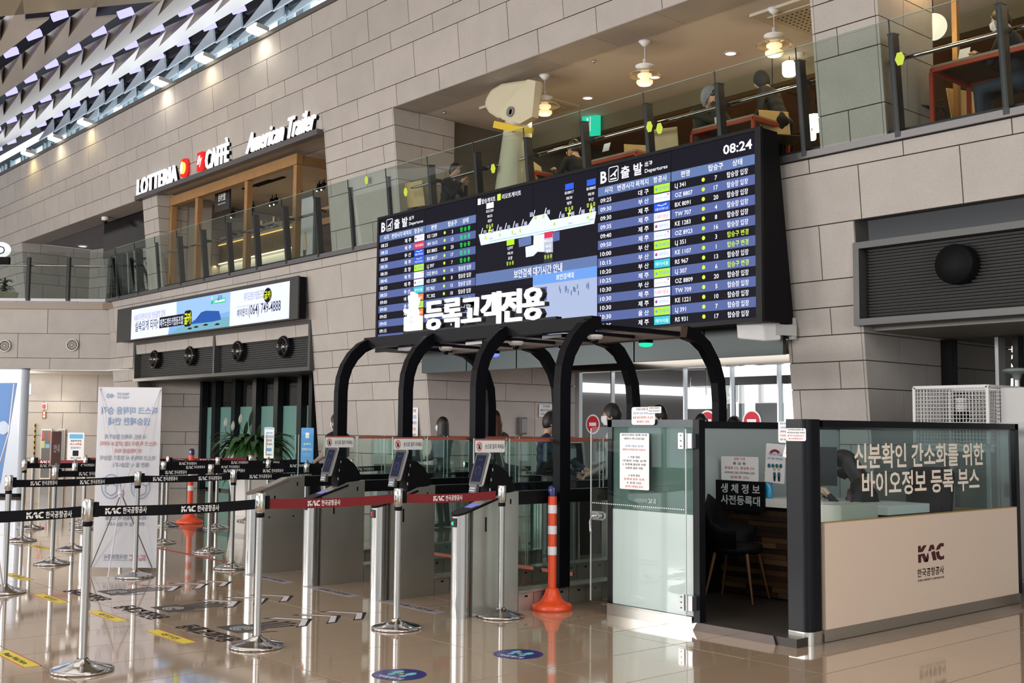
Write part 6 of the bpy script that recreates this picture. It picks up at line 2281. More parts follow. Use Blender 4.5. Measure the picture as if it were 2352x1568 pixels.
for dx, s in ((-.005, .85), (.04, 1)):
    m.ell(O, UX, UZ, .011, .013, 12, 0, 3, dx, -.058 + .01 * s)
    m.poly(O, UX, UZ, [(dx - .012, -.075), (dx + .012, -.075), (dx + .015, -.11), (dx - .015, -.11)], 0, 1)
    m.poly(O, UX, UZ, [(dx - .012, -.11), (dx + .012, -.11), (dx + .008, -.15), (dx - .008, -.15)], 0, 2)
m.build('poster_print', [mat('poster_red', (.3, .02, .03), .5), mat('poster_teal', (.02, .14, .20), .5), txt_k, mat('poster_skin', (.6, .4, .3), .5)], pw_)
# document tray against the glass, keyboard, office chair with jacket
q = WX(1900, 1152, -4.85)
o = thing('document_tray', 'pale cream box tray against the inside of the booth front glass', 'tray', (-4.85, q.y, .78))
MB().box(-4.9, -4.70, q.y - .05, q.y + .45, .76, .94).build('tray_box', mat('tray_cream', (.55, .52, .45), .5), o, bevel=.008)
q = WX(2010, 1140, -5.0)
# black shell chair in front of the desk
chb = thing('shell_chair', 'black shell armchair with tapered brown wooden legs in front of the desk', 'chair', (-6.0, 7.72, .06), local=True)
cb = mat('chair_black', (.004, .004, .005), .6, spec=.15)
m = MB()
c = []
for i in range(9):
    a = math.radians(-200 + i * 27.5)
    c.append((math.cos(a) * .24, math.sin(a) * .23))
vs, fs = [], []
tops = [.66, .74, .92, 1.0, 1.0, .98, .86, .68, .64]
for i, (x, y) in enumerate(c):
    tp = [.60, .62, .66, .82, .88, .82, .66, .62, .60][i]
    for rr, z in ((.80, .40), (1.0, .50), (1.08, tp - .05), (1.06, tp), (1.0, tp), (.92, .52), (.7, .43)):
        vs.append((x * rr, y * rr, z))
for i in range(8):
    for k in range(6):
        fs.append((i * 7 + k, (i + 1) * 7 + k, (i + 1) * 7 + k + 1, i * 7 + k + 1))
fs += [tuple(range(6, -1, -1)), tuple(range(56, 63))]
m.add(vs, fs, None, True)
m.build('shell', cb, chb)
MB().lathe([(.001, .40), (.19, .40), (.215, .43), (.2, .475), (.12, .485), (.001, .48)], (0, 0, 0), 24).build('seat', cb, chb)
lw = mat('leg_wood', (.16, .07, .03), .45)
for a, b in ((-1, -1), (1, -1), (1, 1), (-1, 1)):
    MB().cyl((a * .13, b * .13, .41), (a * .20, b * .20, 0.01), .015, .008, n=10).build('leg', lw, chb)
chb.rotation_euler = (0, 0, math.radians(-72))
chb.scale = (1.05, 1.05, 1.0)
# white cage and grey cabinet behind the booth
q0, q1 = WY(2100, 890, 10.25), WY(2268, 884, 10.25)
cg = thing('wire_cage', 'white welded wire cage standing behind the booth', 'cage', (q0.x, 10.25, 1.3))
x0, x1, ya, yb, z0, z1 = q0.x, q1.x, 10.25, 10.95, 1.36, q0.z
wh = mat('cage_white', (.62, .62, .62), .4)
m = MB()
for (a, b) in (((x0, ya), (x1, ya)), ((x1, ya), (x1, yb)), ((x0, yb), (x1, yb)), ((x0, ya), (x0, yb))):
    for z in (z0, z1):
        m.bar((a[0], a[1], z), (b[0], b[1], z), .028)
for x in (x0, x1):
    for y in (ya, yb):
        m.bar((x, y, z0), (x, y, z1), .028)
m.build('frame', wh, cg)
m = MB()
k = x0
while k < x1:
    for y in (ya, yb):
        m.bar((k, y, z0), (k, y, z1), .005)
    k += .033
k = ya
while k < yb:
    for x in (x0, x1):
        m.bar((x, k, z0), (x, k, z1), .005)
    k += .033
k = z0
while k < z1:
    for y in (ya, yb):
        m.bar((x0, y, k), (x1, y, k), .005)
    for x in (x0, x1):
        m.bar((x, ya, k), (x, yb, k), .005)
    k += .036
m.build('wire_mesh', wh, cg, kind='stuff')
MB().box(x0, x1, ya, yb, 1.30, 1.345).build('shelf', wh, cg)
for a in (x0, x1 - .03):
    for b in (ya, yb - .03):
        MB().box(a, a + .03, b, b + .03, 0, 1.3).build('leg', wh, cg)
eq = thing('caged_instrument', 'white ribbed instrument with a black clamp inside the wire cage', 'instrument', (x0 + .3, 10.6, 1.345))
MB().cyl((x0 + .30, 10.6, 1.345), (x0 + .30, 10.6, 1.62), .02).build('stem', blackm, eq)
m = MB()
for k in range(6):
    m.lathe([(.03, 0), (.055, .005), (.055, .015), (.03, .02)], (x0 + .30, 10.6, 1.68 + k * .024), 16)
m.build('ribbed_cap', white, eq)
MB().box(x0 + .24, x0 + .36, 10.55, 10.65, 1.60, 1.68).build('clamp', blackm, eq)
eq = thing('caged_instrument', 'grey funnel-topped instrument on a pole behind the wire cage', 'instrument', (x1 + .38, 11.3, 0))
q = WY(2335, 850, 11.3)
MB().cyl((q.x, 11.3, 0), (q.x, 11.3, q.z), .028).build('pole', silver, eq)
MB().lathe([(.03, -.1), (.05, -.04), (.12, -.02), (.14, 0), (.10, .02), (.001, .02)], (q.x, 11.3, q.z), 20).build('funnel', mat('funnel_grey', (.22, .25, .25), .4), eq)
gc = thing('grey_cabinet', 'tall pale grey metal cabinet cut by the right edge of the picture', 'cabinet', (-4.6, 11, 0))
MB().box(-5.02, -4.2, 10.35, 10.95, .12, 1.58).build('body', mat('cabinet_grey', (.42, .42, .44), .4), gc)
MB().box(-4.98, -4.24, 10.335, 10.35, .16, 1.54).build('door', mat('cabinet_grey', (.42, .42, .44), .4), gc)
MB().box(-4.93, -4.88, 10.32, 10.335, .90, 1.02).build('latch', silver, gc)
for a in (-4.98, -4.3):
    MB().box(a, a + .06, 10.4, 10.46, 0, .12).build('foot', blackm, gc)
MB().box(-4.98, -4.24, 10.38, 10.9, 1.58, 1.9).build('vented_top', mat('cabinet_white', (.5, .5, .5), .5), gc)
# speaker-like far right sign etc. left out: not legible

# ================================================================ BOLLARDS
refl = mat('reflective_white', (.80, .80, .84), .4)
capb = mat('navy_cap', (.004, .004, .10), .25, coat=.4)
bd = thing('lane_bollard', 'orange and white bollard with navy cap beside the rightmost gate', 'bollard', (-6.90, 6.44, 0), local=True, group='orange bollards')
MB().lathe([(.001, .0), (.168, .0), (.172, .012), (.170, .035), (.155, .05), (.11, .065), (.085, .09), (.065, .13), (.052, .165), (.046, .175), (.044, .175)], (0, 0, 0), 40).build('base', orange, bd)
MB().lathe([(.036, .17), (.036, .93)], (0, 0, 0), 28).build('tube', orange, bd)
for z in (.445, .615, .785):
    MB().lathe([(.0372, z), (.0372, z + .068)], (0, 0, 0), 28).build('reflective_band', refl, bd)
MB().lathe([(.0375, .925), (.0375, .98), (.034, 1.0), (.022, 1.012), (.001, 1.015)], (0, 0, 0), 24).build('cap', capb, bd)
bd['label'] = 'near orange and white bollard with navy cap beside the rightmost gate'
# ================================================================ BELT STANCHIONS
belt_k = mat('belt_black', (.006, .006, .009), .7, spec=.15)
belt_r = mat('belt_red', (.20, .006, .010), .6)
head_m = mat('head_steel', (.60, .60, .58), .22, 1.0)
m = MB()
kac(m, (0, 0, -.019), UX, UZ, .038, .105, 0)
m.text('한국공항공사', (.118, 0, -.016), UX, UZ, .034, .155, 'l', .02, 0)
PRINT = m.build('belt_print', txt_w)
PRINT_ME = PRINT.data
bpy.data.objects.remove(PRINT)
m = MB()
m.lathe([(.001, 0), (.178, 0), (.185, .006), (.185, .014), (.165, .024), (.10, .04), (.045, .058), (.032, .075)], (0, 0, 0), 40)
ST_BASE = m.build('base', chrome, None)
base_me = ST_BASE.data
bpy.data.objects.remove(ST_BASE)


def meshobj(name, me, parent, loc=(0, 0, 0), rot=(0, 0, 0)):
    o = bpy.data.objects.new(name, me)
    COL.objects.link(o)
    o.parent = parent
    o.location = loc
    o.rotation_euler = rot
    return o


pm = MB().cyl((0, 0, .05), (0, 0, .93), .024, n=20, caps=False).build('pole', cyl_steel)
pole_me = pm.data
bpy.data.objects.remove(pm)
pm = MB().lathe([(.001, 1.03), (.030, 1.03), (.034, 1.025), (.034, .905), (.028, .90)], (0, 0, 0), 24).build('head', head_m)
head_me = pm.data
bpy.data.objects.remove(pm)
pm = MB().lathe([(.0265, .895), (.029, .89), (.029, .87), (.0265, .865)], (0, 0, 0), 20).build('ring', blackm)
ring_me = pm.data
bpy.data.objects.remove(pm)


def stanchion(x, y, label, to=None, col='k', grp='steel belt posts', phase=.12, h=1.0):
    t = thing('belt_stanchion', label, 'barrier post', (x, y, 0), local=True, group=grp)
    meshobj('base', base_me, t)
    meshobj('pole', pole_me, t)
    meshobj('head', head_me, t)
    meshobj('ring', ring_me, t)
    if to:
        d = V((to[0] - x, to[1] - y, 0))
        L = d.length
        a = math.atan2(d.y, d.x)
        u = d.normalized()
        MB().obox(u * .045 + UZ * .965, u * .014, V((-u.y, u.x, 0)) * .022, UZ * .045).build('clip', blackm, t)
        b = MB()
        n = 8
        vs = []
        for i in range(n + 1):
            s = i / n
            z = .955 - .012 * 4 * s * (1 - s)
            p = u * (.05 + (L - .09) * s)
            vs += [(p.x, p.y, z - .033), (p.x, p.y, z + .033)]
        b.add(vs, [(2 * i, 2 * i + 2, 2 * i + 3, 2 * i + 1) for i in range(n)])
        bo_ = b.build('belt', belt_k if col == 'k' else belt_r, t)
        s = phase
        # print on the side facing the camera
        nrm_ = V((u.y, -u.x, 0))
        sgn = 1 if nrm_.dot(V((0, 0, 0)) - V((x, y, 0))) > 0 else -1
        while s + .27 < L - .05:
            zz = .955 - .012 * 4 * (s / L) * (1 - s / L)
            if sgn > 0:
                meshobj('belt_print', PRINT_ME, bo_, u * s + nrm_ * .002 + UZ * zz, (0, 0, a))
            else:
                meshobj('belt_print', PRINT_ME, bo_, u * (s + .27) - nrm_ * .002 + UZ * zz, (0, 0, a + PI))
            s += .50
    return t


Rr = [
    (-6.94, 1.45, 'belt post just outside the left edge, holding the nearest black belt', (-6.94, 2.60), 'k', .28),
    (-6.94, 2.60, 'nearest and tallest-looking steel belt post at the lower left', (-6.96, 3.78), 'k', .10),
    (-6.96, 3.78, 'steel belt post where the near black belt meets the red belt', (-6.955, 4.92), 'r', .36),
    (-6.955, 4.92, 'steel belt post in the middle of the red belt, before the second gate', (-6.88, 5.85), 'r', .30),
    (-6.88, 5.87, 'last steel belt post of the red belt, in front of the rightmost gate', None, 'k', 0),
    (-10.55, 3.24, 'steel belt post cut by the left edge beside the blue banner', (-10.86, 4.55), 'k', .2),
    (-10.86, 4.55, 'steel belt post in front of the mask banner', (-10.92, 5.61), 'k', .15),
    (-10.92, 5.61, 'steel belt post in front of the plain brown-topped gate, left of it', (-10.95, 6.75), 'k', .18),
    (-10.95, 6.75, 'steel belt post hidden behind the leftmost gate', None, 'k', 0),
    (-12.40, 4.28, 'steel belt post with a thin edge-on sign at the left', (-12.47, 6.11), 'k', .25),
    (-12.47, 6.11, 'steel belt post between the far bollard and the potted plant, nearer one', (-12.36, 7.34), 'k', .15),
    (-12.36, 7.34, 'steel belt post carrying the bright blue sign', (-12.3, 8.5), 'k', .2),
    (-13.68, 4.95, 'steel belt post carrying the white sign left of the mask banner', (-13.75, 6.09), 'k', .3),
    (-13.75, 6.09, 'steel belt post just right of the mask banner, nearer one', (-13.8, 7.6), 'k', .3),
    (-15.07, 4.81, 'steel belt post in front of the white pillar, left one', (-15.3, 6.2), 'k', .2),
    (-15.3, 7.60, 'steel belt post right of the far bollard, in front of the planter', (-15.2, 8.9), 'k', .2),
    (-16.26, 6.03, 'far steel belt post behind the white sign post', (-16.1, 7.2), 'k', .3),
    (-16.1, 7.2, 'steel belt post just right of the mask banner, farther one', (-15.35, 7.58), 'k', .3),
    (-16.77, 5.47, 'steel belt post in front of the white pillar, right one', (-16.26, 6.03), 'r', .1),
    (-13.8, 7.6, 'steel belt post carrying the narrow white sign before the planter', (-13.6, 8.8), 'k', .3),
    (-13.6, 8.8, 'steel belt post beside the check desk behind the blue sign', None, 'k', 0),
    (-15.3, 6.2, 'steel belt post hidden behind the mask banner', (-15.3, 7.6), 'k', .3),
    (-16.2, 8.6, 'farthest steel belt post right of the far bollard', (-17.3, 6.4), 'r', .5),
    (-17.3, 6.4, 'farthest steel belt post behind the mask banner', None, 'r', .3),
]
for x, y, lab, to, c, ph in Rr:
    stanchion(x, y, lab, to, c, phase=ph)
# loops in the lanes beyond the gates
for x, y, lab in ((-10.9, 10.0, 'steel belt post beyond the gates, seen through the third lane'), (-9.4, 10.4, 'steel belt post beyond the gates, seen through the second lane'), (-12.4, 9.9, 'steel belt post beyond the gates, seen through the first lane')):
    stanchion(x, y, lab, (x + 1.2, y + .2), 'k')


def post_sign(x, y, label, w, h, z, ang, base, lines, name='post_sign'):
    d = V((math.cos(ang), math.sin(ang), 0))
    t = thing(name, label, 'sign', (x, y, 1.03))
    MB().box(x - .012, x + .012, y - .012, y + .012, 1.03, 1.07).build('socket', silver, t)
    O = V((x, y, z + h / 2))
    MB().rrect(O, d, UZ, -w / 2, -h / 2, w / 2, h / 2, .012, .012).build('sign_plate', base, t)
    n = d.cross(UZ).normalized()
    m = MB()
    for (s, yy, hh, ww, mi) in lines:
        if s == '#':
            m.rrect(O + n * .0012 + UZ * yy * h, d, UZ, -w * ww / 2, -hh * h / 2, w * ww / 2, hh * h / 2, .006, 0, mi)
        else:
            m.text(s, O + n * .002 + UZ * (yy * h - hh * h / 2), d, UZ, hh * h, w * ww, 'c', .02, mi)
    m.build('sign_print', [txt_k, txt_r, txt_b, txt_w, mat('sky_print', (.10, .42, .75), .5)], t)
    return t


va = math.atan2(.755, .655)
post_sign(-13.68, 4.95, 'white sign with blue heading on a belt post left of the mask banner', .20, .33, 1.06, va, white,
          [('#', .36, .16, .8, 4), ('탑승객 안내', .2, .06, .6, 0), ('마스크착용', .08, .07, .7, 1), ('발열체크', -.05, .06, .6, 2), ('#', -.25, .2, .35, 0), ('코드 안내', -.42, .05, .6, 0)])
post_sign(-13.8, 7.6, 'narrow white sign with a blue bird-like mark on a belt post before the planter', .145, .42, 1.05, va - .25, white,
          [('#', .46, .03, .9, 4), ('신분증 제시', .32, .05, .7, 2), ('모바일 탑승권', .20, .07, .85, 4), ('준비', .08, .08, .5, 1), ('부탁드립니다', -.04, .05, .7, 0), ('#', -.22, .10, .55, 2), ('한국공항공사', -.38, .04, .6, 0)])
sk = mat('sign_sky', (.05, .30, .70), .4)
post_sign(-12.36, 7.34, 'bright blue sign with white hand mark on a belt post beside the attendant', .165, .43, 1.04, va - .2, sk,
          [('#', .28, .16, .3, 3), ('손바닥', .03, .06, .6, 3), ('간편탑승서비스', -.12, .06, .85, 3), ('#', -.26, .015, .7, 3), ('#', -.31, .015, .5, 3)])
post_sign(-12.40, 4.28, 'thin sign on a belt post at left, turned edge-on', .17, .36, 1.05, va + 1.35, mat('sign_brown', (.20, .10, .09), .5), [('안내', 0, .2, .6, 3)])

# ================================================================ BANNERS
vd = V((.655, .755, 0))
vn = V((.755, -.655, 0))      # towards the camera
bw_ = mat('banner_white', (.62, .63, .68), .6)
pinkrod = mat('rod_white', (.66, .62, .70), .4)
B0 = V((-11.30, 4.62, 0))
xb = thing('mask_banner', 'tall white banner seen from its back with mirrored blue Korean lettering', 'banner', tuple(B0))
MB().rect(B0, vd, UZ, -.325, .045, .325, 1.87, .004).build('sheet', bw_, xb)
pale_b, pale_r, pale_k, pale_rose = mat('faded_blue', (.22, .33, .52), .6), mat('faded_red', (.55, .22, .20), .6), mat('faded_grey', (.26, .29, .36), .6), mat('faded_rose', (.50, .25, .30), .6)
m = MB()
mx_ = -vd
O = B0 + vn * .006


def mt(s, z, h, w, mi, off=0.0):
    m.text(s, O + UZ * z + vd * off, mx_, UZ, h, w, 'c', .015, mi)


mt('마스크 미착용 승객', 1.60, .066, .57, 0)
mt('탑승제한 안내', 1.49, .066, .42, 0)
mt('국내선, 국제선 탑승객의', 1.345, .042, .42, 2, -.03)
mt('마스크 착용이 5월 27일 0시부터', 1.275, .042, .57, 1)
mt('의무화됨에 따라', 1.20, .042, .28, 1)
mt('마스크 미착용 시 항공기 탑승이', 1.13, .042, .56, 2)
mt('제한 될 수 있습니다.', 1.06, .042, .38, 2, .03)
mt('마스크 미지참 시, 공항 내', .585, .036, .50, 2)
mt('약국(층)에서 마스크를', .525, .036, .42, 2)
mt('구매하실 수 있습니다.', .465, .036, .40, 2)
mt('한국공항공사', .135, .040, .24, 2, -.09)
mt('KOREA AIRPORTS CORPORATION', .115, .010, .24, 2, -.09)
mt('하늘길 안전', 1.79, .024, .12, 2, -.07)
mt('더 높은 도약', 1.755, .024, .12, 2, -.07)
mt('40', 1.76, .05, .08, 0, -.20)
kac(m, O + UZ * .115 + vd * .22, mx_, UZ, .06, .17, 3)
for cx in (-.16, .14):
    # masked face outline: ring of short strokes, mask and straps
    for r_, w_ in ((.10, .007),):
        for k in range(24):
            a1, a2 = 2 * PI * k / 24, 2 * PI * (k + 1.05) / 24
            m.poly(O + UZ * .86 + vd * cx, vd, UZ, [(r_ * math.cos(a1), 1.25 * r_ * math.sin(a1)), (r_ * math.cos(a2), 1.25 * r_ * math.sin(a2)), ((r_ - w_) * math.cos(a2), 1.25 * (r_ - w_) * math.sin(a2)), ((r_ - w_) * math.cos(a1), 1.25 * (r_ - w_) * math.sin(a1))], 0, 0)
    P_ = [(-.06, .86), (-.02, .885), (.02, .885), (.06, .86), (.055, .80), (0, .765), (-.055, .80)]
    for i in range(7):
        a, b = P_[i], P_[(i + 1) % 7]
        m.bar(O + vd * (cx + a[0]) + UZ * a[1], O + vd * (cx + b[0]) + UZ * b[1], .007, .001, up=tuple(vn), mi=0)
    m.bar(O + vd * (cx - .055) + UZ * .87, O + vd * (cx - .095) + UZ * .90, .006, .001, up=tuple(vn), mi=0)
    m.bar(O + vd * (cx + .055) + UZ * .87, O + vd * (cx + .095) + UZ * .90, .006, .001, up=tuple(vn), mi=0)
    m.bar(O + vd * (cx - .08) + UZ * .95, O + vd * (cx + .05) + UZ * .93, .006, .001, up=tuple(vn), mi=0)
m.build('mirrored_print', [pale_b, pale_r, pale_k, pale_rose], xb)
hub = B0 + vn * .16 + UZ * .80
for a, z in ((-.31, 1.85), (.31, 1.85)):
    MB().cyl(hub, B0 + vd * a + UZ * z + vn * .01, .0055, n=8).build('stand_rod', pinkrod, xb)
for a, z in ((-.33, .05), (.29, .05)):
    MB().cyl(hub, B0 + vd * a + UZ * z + vn * .02, .006, n=8).build('stand_rod', mat('rod_dark', (.16, .14, .10), .4, .5), xb)
MB().cyl(hub, B0 + vn * .45 + UZ * .005, .007, n=8).build('stand_leg', pinkrod, xb)
MB().cyl(hub - UZ * .035, hub + UZ * .035, .028, n=12).sph(hub, .034, 12, 8).build('hub', pinkrod, xb)
for a in (-.31, .31):
    MB().cyl(B0 + vd * a + UZ * 1.85 - vn * .004, B0 + vd * a + UZ * 1.85 + vn * .012, .011, n=10).build('eyelet', chrome, xb)
# blue banner cut by the left edge
B1 = V((-10.46, 3.22, 0))
bb_ = thing('blue_banner', 'pale blue banner on a white rod stand cut by the left edge', 'banner', tuple(B1))
m = MB()
m.poly(B1 - vn * .05, vd, UZ, [(.005, 1.85), (-.62, 1.84), (-.80, .1), (-.26, .1), (-.10, 1.0)], .004)
m.build('sheet', mat('banner_blue', (.10, .24, .55), .5), bb_)
MB().ell(B1 - vn * .045, vd, UZ, .05, .06, 20, 0, None, -.10, 1.45).build('printed_disc', mat('banner_pale', (.5, .6, .75), .5), bb_)
MB().tube([B1 + UZ * 1.84, B1 - vd * .03 + UZ * 1.4, B1 - vd * .17 + UZ * .85], .007, 6).tube([B1 - vd * .17 + UZ * .85, B1 + UZ * .01 + vn * .03], .008, 6).build('stand_rod', pinkrod, bb_)
# white kiosk pillar at far left
kx = thing('white_pillar', 'white rounded free-standing pillar with dark foot at the left edge', 'pillar', (-24.4, 7.6, 0))
kc = V((-24.36, 7.66, 0))
pts = []
for i in range(13):
    a = -PI / 2 + PI * i / 12
    pts.append((.0 + .14 * math.cos(a), .14 * math.sin(a)))
pts += [(-1.2, .14), (-1.2, -.14)]
zt_ = WY(50, 848, 7.6).z
o = MB().poly(kc + UZ * zt_, vd, V((-vd.y, vd.x, 0)), pts, zt_ - .07)
o.build('shell', mat('pillar_white', (.62, .68, .78), .25, .1), kx)
MB().poly(kc + UZ * (zt_ + .03), vd, V((-vd.y, vd.x, 0)), [(a * 1.08, b * 1.08) for a, b in pts], .03).build('top_cap', mat('cap_grey', (.22, .23, .24), .4), kx)
MB().poly(kc + UZ * .07, vd, V((-vd.y, vd.x, 0)), [(a * .98, b * .98) for a, b in pts], .069).build('foot', blackm, kx)


# ---- things on the back wall of the left hall (slanted plane)
WH0 = V((-34.0, 6.33, 0))


def WD(px, py, off=.03):
    d = ray(px, py)
    n = V((-.755, .655, 0))
    p0 = WH0 - n * off
    t = (p0 - CAM).dot(n) / d.dot(n)
    return CAM + d * t


def wall_item(name, label, cat, px0, py0, px1, py1, parts):
    a, b = WD(px0, py1), WD(px1, py0)
    t = thing(name, label, cat, tuple(a))
    w, h = (b - a).dot(vd), b.z - a.z
    for nm, x0, y0, x1, y1, dd, mt_ in parts:
        MB().rect(a + vn * dd, vd, UZ, x0 * w, y0 * h, x1 * w, y1 * h, dd + .02).build(nm, mt_, t)
    return t


redp = mat('signal_red', (.45, .03, .02), .4)
alu = mat('alu_frame', (.62, .60, .54), .4)
dkg = mat('dark_glass_panel', (.07, .065, .06), .2)
wall_item('hydrant_cabinet', 'silver framed dark glass hydrant cabinet with red items at left', 'fire cabinet', 92, 985, 121, 1100,
          [('frame', 0, 0, 1, 1, .05, alu), ('glass_front', .08, .03, .9, .97, .055, dkg), ('red_box', .12, .80, .35, .93, .06, redp), ('red_label', .72, .78, .86, .96, .06, redp), ('green_label', .1, .62, .4, .76, .06, mat('pale_green', (.45, .5, .2), .5)), ('blue_label', .45, .62, .85, .70, .06, mat('pale_blue', (.2, .4, .6), .5))])
wall_item('info_panel', 'dark grey information panel beside the hydrant cabinet', 'panel', 129, 985, 151, 1100, [('frame', 0, 0, 1, 1, .03, alu), ('panel_face', .06, .02, .94, .98, .035, mat('panel_grey', (.14, .14, .14), .3))])
wall_item('hydrant_sign', 'small red extinguisher sign with two white symbols on the left wall', 'sign', 97, 945, 106, 960, [('plate', 0, 0, 1, 1, .01, mat('sign_redbrown', (.35, .09, .03), .5)), ('symbol', .3, .55, .7, .92, .012, txt_w), ('symbol', .25, .12, .75, .42, .012, txt_w)])
wall_item('alarm_lamp', 'tiny red alarm lamp above the extinguisher sign', 'lamp', 99, 928, 105, 938, [('lamp_body', 0, 0, 1, 1, .05, redp), ('lamp_plate', -.3, -.2, 1.5, 1.2, .01, white)])
wall_item('restroom_sign', 'glowing white restroom sign behind the white pillar', 'sign', 56, 881, 71, 906, [('lit_face', 0, 0, 1, 1, .12, emi('sign_bluewhite', (.85, .85, 1), 1.3)), ('figure', .3, .2, .6, .8, .123, txt_k)])
wall_item('edge_guard', 'yellow and black striped edge guard strip at left', 'guard', 77, 972, 81, 1100, [('strip', 0, 0, 1, 1, .04, mat('guard_yellow', (.55, .38, .02), .5))] + [('black_band', 0, .04 + k * .1, 1, .08 + k * .1, .042, txt_k) for k in range(10)])
o = MB().lathe([(.14, 0), (.10, -.02), (.09, 0)], (0, 0, 0), 18).build('downlight', white)
d_ = ray(89, 864)
q = CAM + d_ * ((2.80 - CAM.z) / d_.z)
o.location = (q.x, q.y, 2.80)
tag(o, 'warm white downlight in the low ceiling at left', 'downlight')
MB().ell((0, 0, -.012), UX, -UY, .10, .10, 18).build('lens', white_l, o, rel=False)
q = WD(140, 865)
point('left_wall_wash', tuple(q + vn * .5 - UZ * .05 + UZ * 0), 40, (1, .88, .7), .08, math.radians(110), (0, 0, 0))
point('left_wall_wash', (-29.5, 9.0, 2.6), 60, (1, .9, .75), .1)
point('left_wall_wash', (-31.5, 8.0, 2.6), 60, (1, .9, .75), .1)
# round air nozzles in the facet
for px, py, lab in ((11, 794, 'round white ringed air nozzle in the stone facet, cut near the left edge'), (166, 792, 'round white ringed air nozzle in the stone facet, right one')):
    d = ray(px, py)
    n = V((-.755, .655, 0))
    p0 = V((-27.15, 10.6, 0)) - n * .035
    p = CAM + d * ((p0 - CAM).dot(n) / d.dot(n))
    t = thing('air_nozzle', lab, 'air nozzle', tuple(p), group='ringed air nozzles')
    m1, m2 = MB(), MB()
    for k, (r0, r1) in enumerate(((.145, .12), (.098, .085), (.070, .058), (.043, .033))):
        for i in range(28):
            a1, a2 = 2 * PI * i / 28, 2 * PI * (i + 1) / 28
            m1.poly(p + vn * (.02 - k * .003), vd, UZ, [(r0 * math.cos(a1), r0 * math.sin(a1)), (r0 * math.cos(a2), r0 * math.sin(a2)), (r1 * math.cos(a2), r1 * math.sin(a2)), (r1 * math.cos(a1), r1 * math.sin(a1))], .012)
    m1.ell(p + vn * .02, vd, UZ, .02, .02, 12, .01)
    m1.build('rings', mat('nozzle_white', (.55, .52, .46), .4), t)
    m2.ell(p + vn * .002, vd, UZ, .13, .13, 28, .002)
    m2.build('nozzle_back', blackm, t)

# ================================================================ PLANTER WITH PEACE LILY
pc = V((-17.35, 9.25, 0))
pt = thing('white_planter', 'tall white faceted planter with a leafy flowering plant before the glazed screen', 'plant', tuple(pc))
m = MB()
vs = []
for z, r in ((0, .30), (1.10, .46), (1.13, .46), (1.13, .40), (1.0, .38)):
    for i in range(6):
        a = PI / 3 * i + .25
        vs.append((pc.x + r * math.cos(a), pc.y + r * math.sin(a), z))
fs = [(k * 6 + i, k * 6 + (i + 1) % 6, (k + 1) * 6 + (i + 1) % 6, (k + 1) * 6 + i) for k in range(4) for i in range(6)] + [(5, 4, 3, 2, 1, 0), (24, 25, 26, 27, 28, 29)]
m.add(vs, fs)
m.build('planter', mat('planter_white', (.72, .72, .70), .4), pt)
m = MB()
for k in range(170):
    a = R.uniform(0, 2 * PI)
    rr = R.uniform(0, .25)
    L = R.uniform(.35, .62)
    leaf(m, (pc.x + rr * math.cos(a), pc.y + rr * math.sin(a), R.uniform(1.05, 1.2)), (math.cos(a), math.sin(a), 0), L, R.uniform(.045, .075), R.uniform(.9, 1.7), 6, R.uniform(.5, 1.3))
m.build('foliage', leaf_d, pt, kind='stuff')
for px, py in ((574, 960), (562, 985), (592, 992)):
    q = WY(px, py, pc.y)
    m = MB()
    m.tube([(pc.x, pc.y, 1.1), (q.x, q.y, q.z - .12)], .008, 5)
    leaf(m, (q.x, q.y, q.z - .14), (.25, .1, 0), .05, .055, 0, 5, 5.5)
    m.build('upright_leaf', leaf_d, pt)
spm = mat('spathe_white', (.75, .74, .68), .5)
for px, py in ((551, 962), (517, 970), (534, 978)):
    q = WY(px, py, pc.y)
    m = MB()
    m.tube([(pc.x, pc.y, 1.1), (q.x + .03, q.y, q.z - .15), (q.x, q.y, q.z - .05)], .006, 5, 0)
    leaf(m, (q.x, q.y, q.z - .09), (.2, 0, 0), .03, .035, 0, 5, 6, 1)
    m.sph((q.x + .012, q.y - .01, q.z), .01, 8, 6, 1, (1, 1, 3))
    m.build('flower', [leaf_d, spm], pt)

# ================================================================ FAR BOLLARD
fb = dup(bd, (-16.3, 7.66, 0), label='far orange and white bollard with navy cap left of the planter')
fb.scale = (1.15, 1.15, 1.12)

# ================================================================ FLOOR GRAPHICS
yel = mat('sticker_yellow', (.68, .56, .02), .35)
blk = txt_k
for i, (x, y, lab) in enumerate(((-7.56, 2.41, 'yellow floor strip with red edges nearest the left bottom corner'), (-7.68, 3.49, 'yellow floor strip with red edges left of the second near belt post base'),
                                 (-8.80, 3.47, 'yellow floor strip with red edges, middle of the middle row'), (-9.96, 3.44, 'yellow floor strip with red edges right of the near post shaft row'),
                                 (-11.56, 3.67, 'yellow floor strip with red edges at the left border below the far posts'), (-14.2, 4.74, 'small far yellow floor strip with red edges beside the second row of posts'))):
    t = thing('floor_strip', lab, 'floor sticker', (x, y, 0), local=True, group='yellow floor strips')
    MB().box(-.31, .31, -.055, .055, .0002, .0012).build('sticker_sheet', yel, t)
    m = MB().box(-.31, .31, .047, .055, .0013, .0016).box(-.31, .31, -.055, -.047, .0013, .0016)
    m.build('red_edge', mat('edge_red', (.45, .02, .02), .5), t)
    m = MB()
    m.text('대기선' if i else 'Please Wait Here', (0, -.022, .0018), UX, UY, .045, .26 if i else .42, 'c', .02)
    m.build('sticker_text', blk, t)
sg = mat('sticker_grey', (.33, .26, .21), .2)
sdk = mat('sticker_dark', (.035, .035, .04), .4, spec=.2)
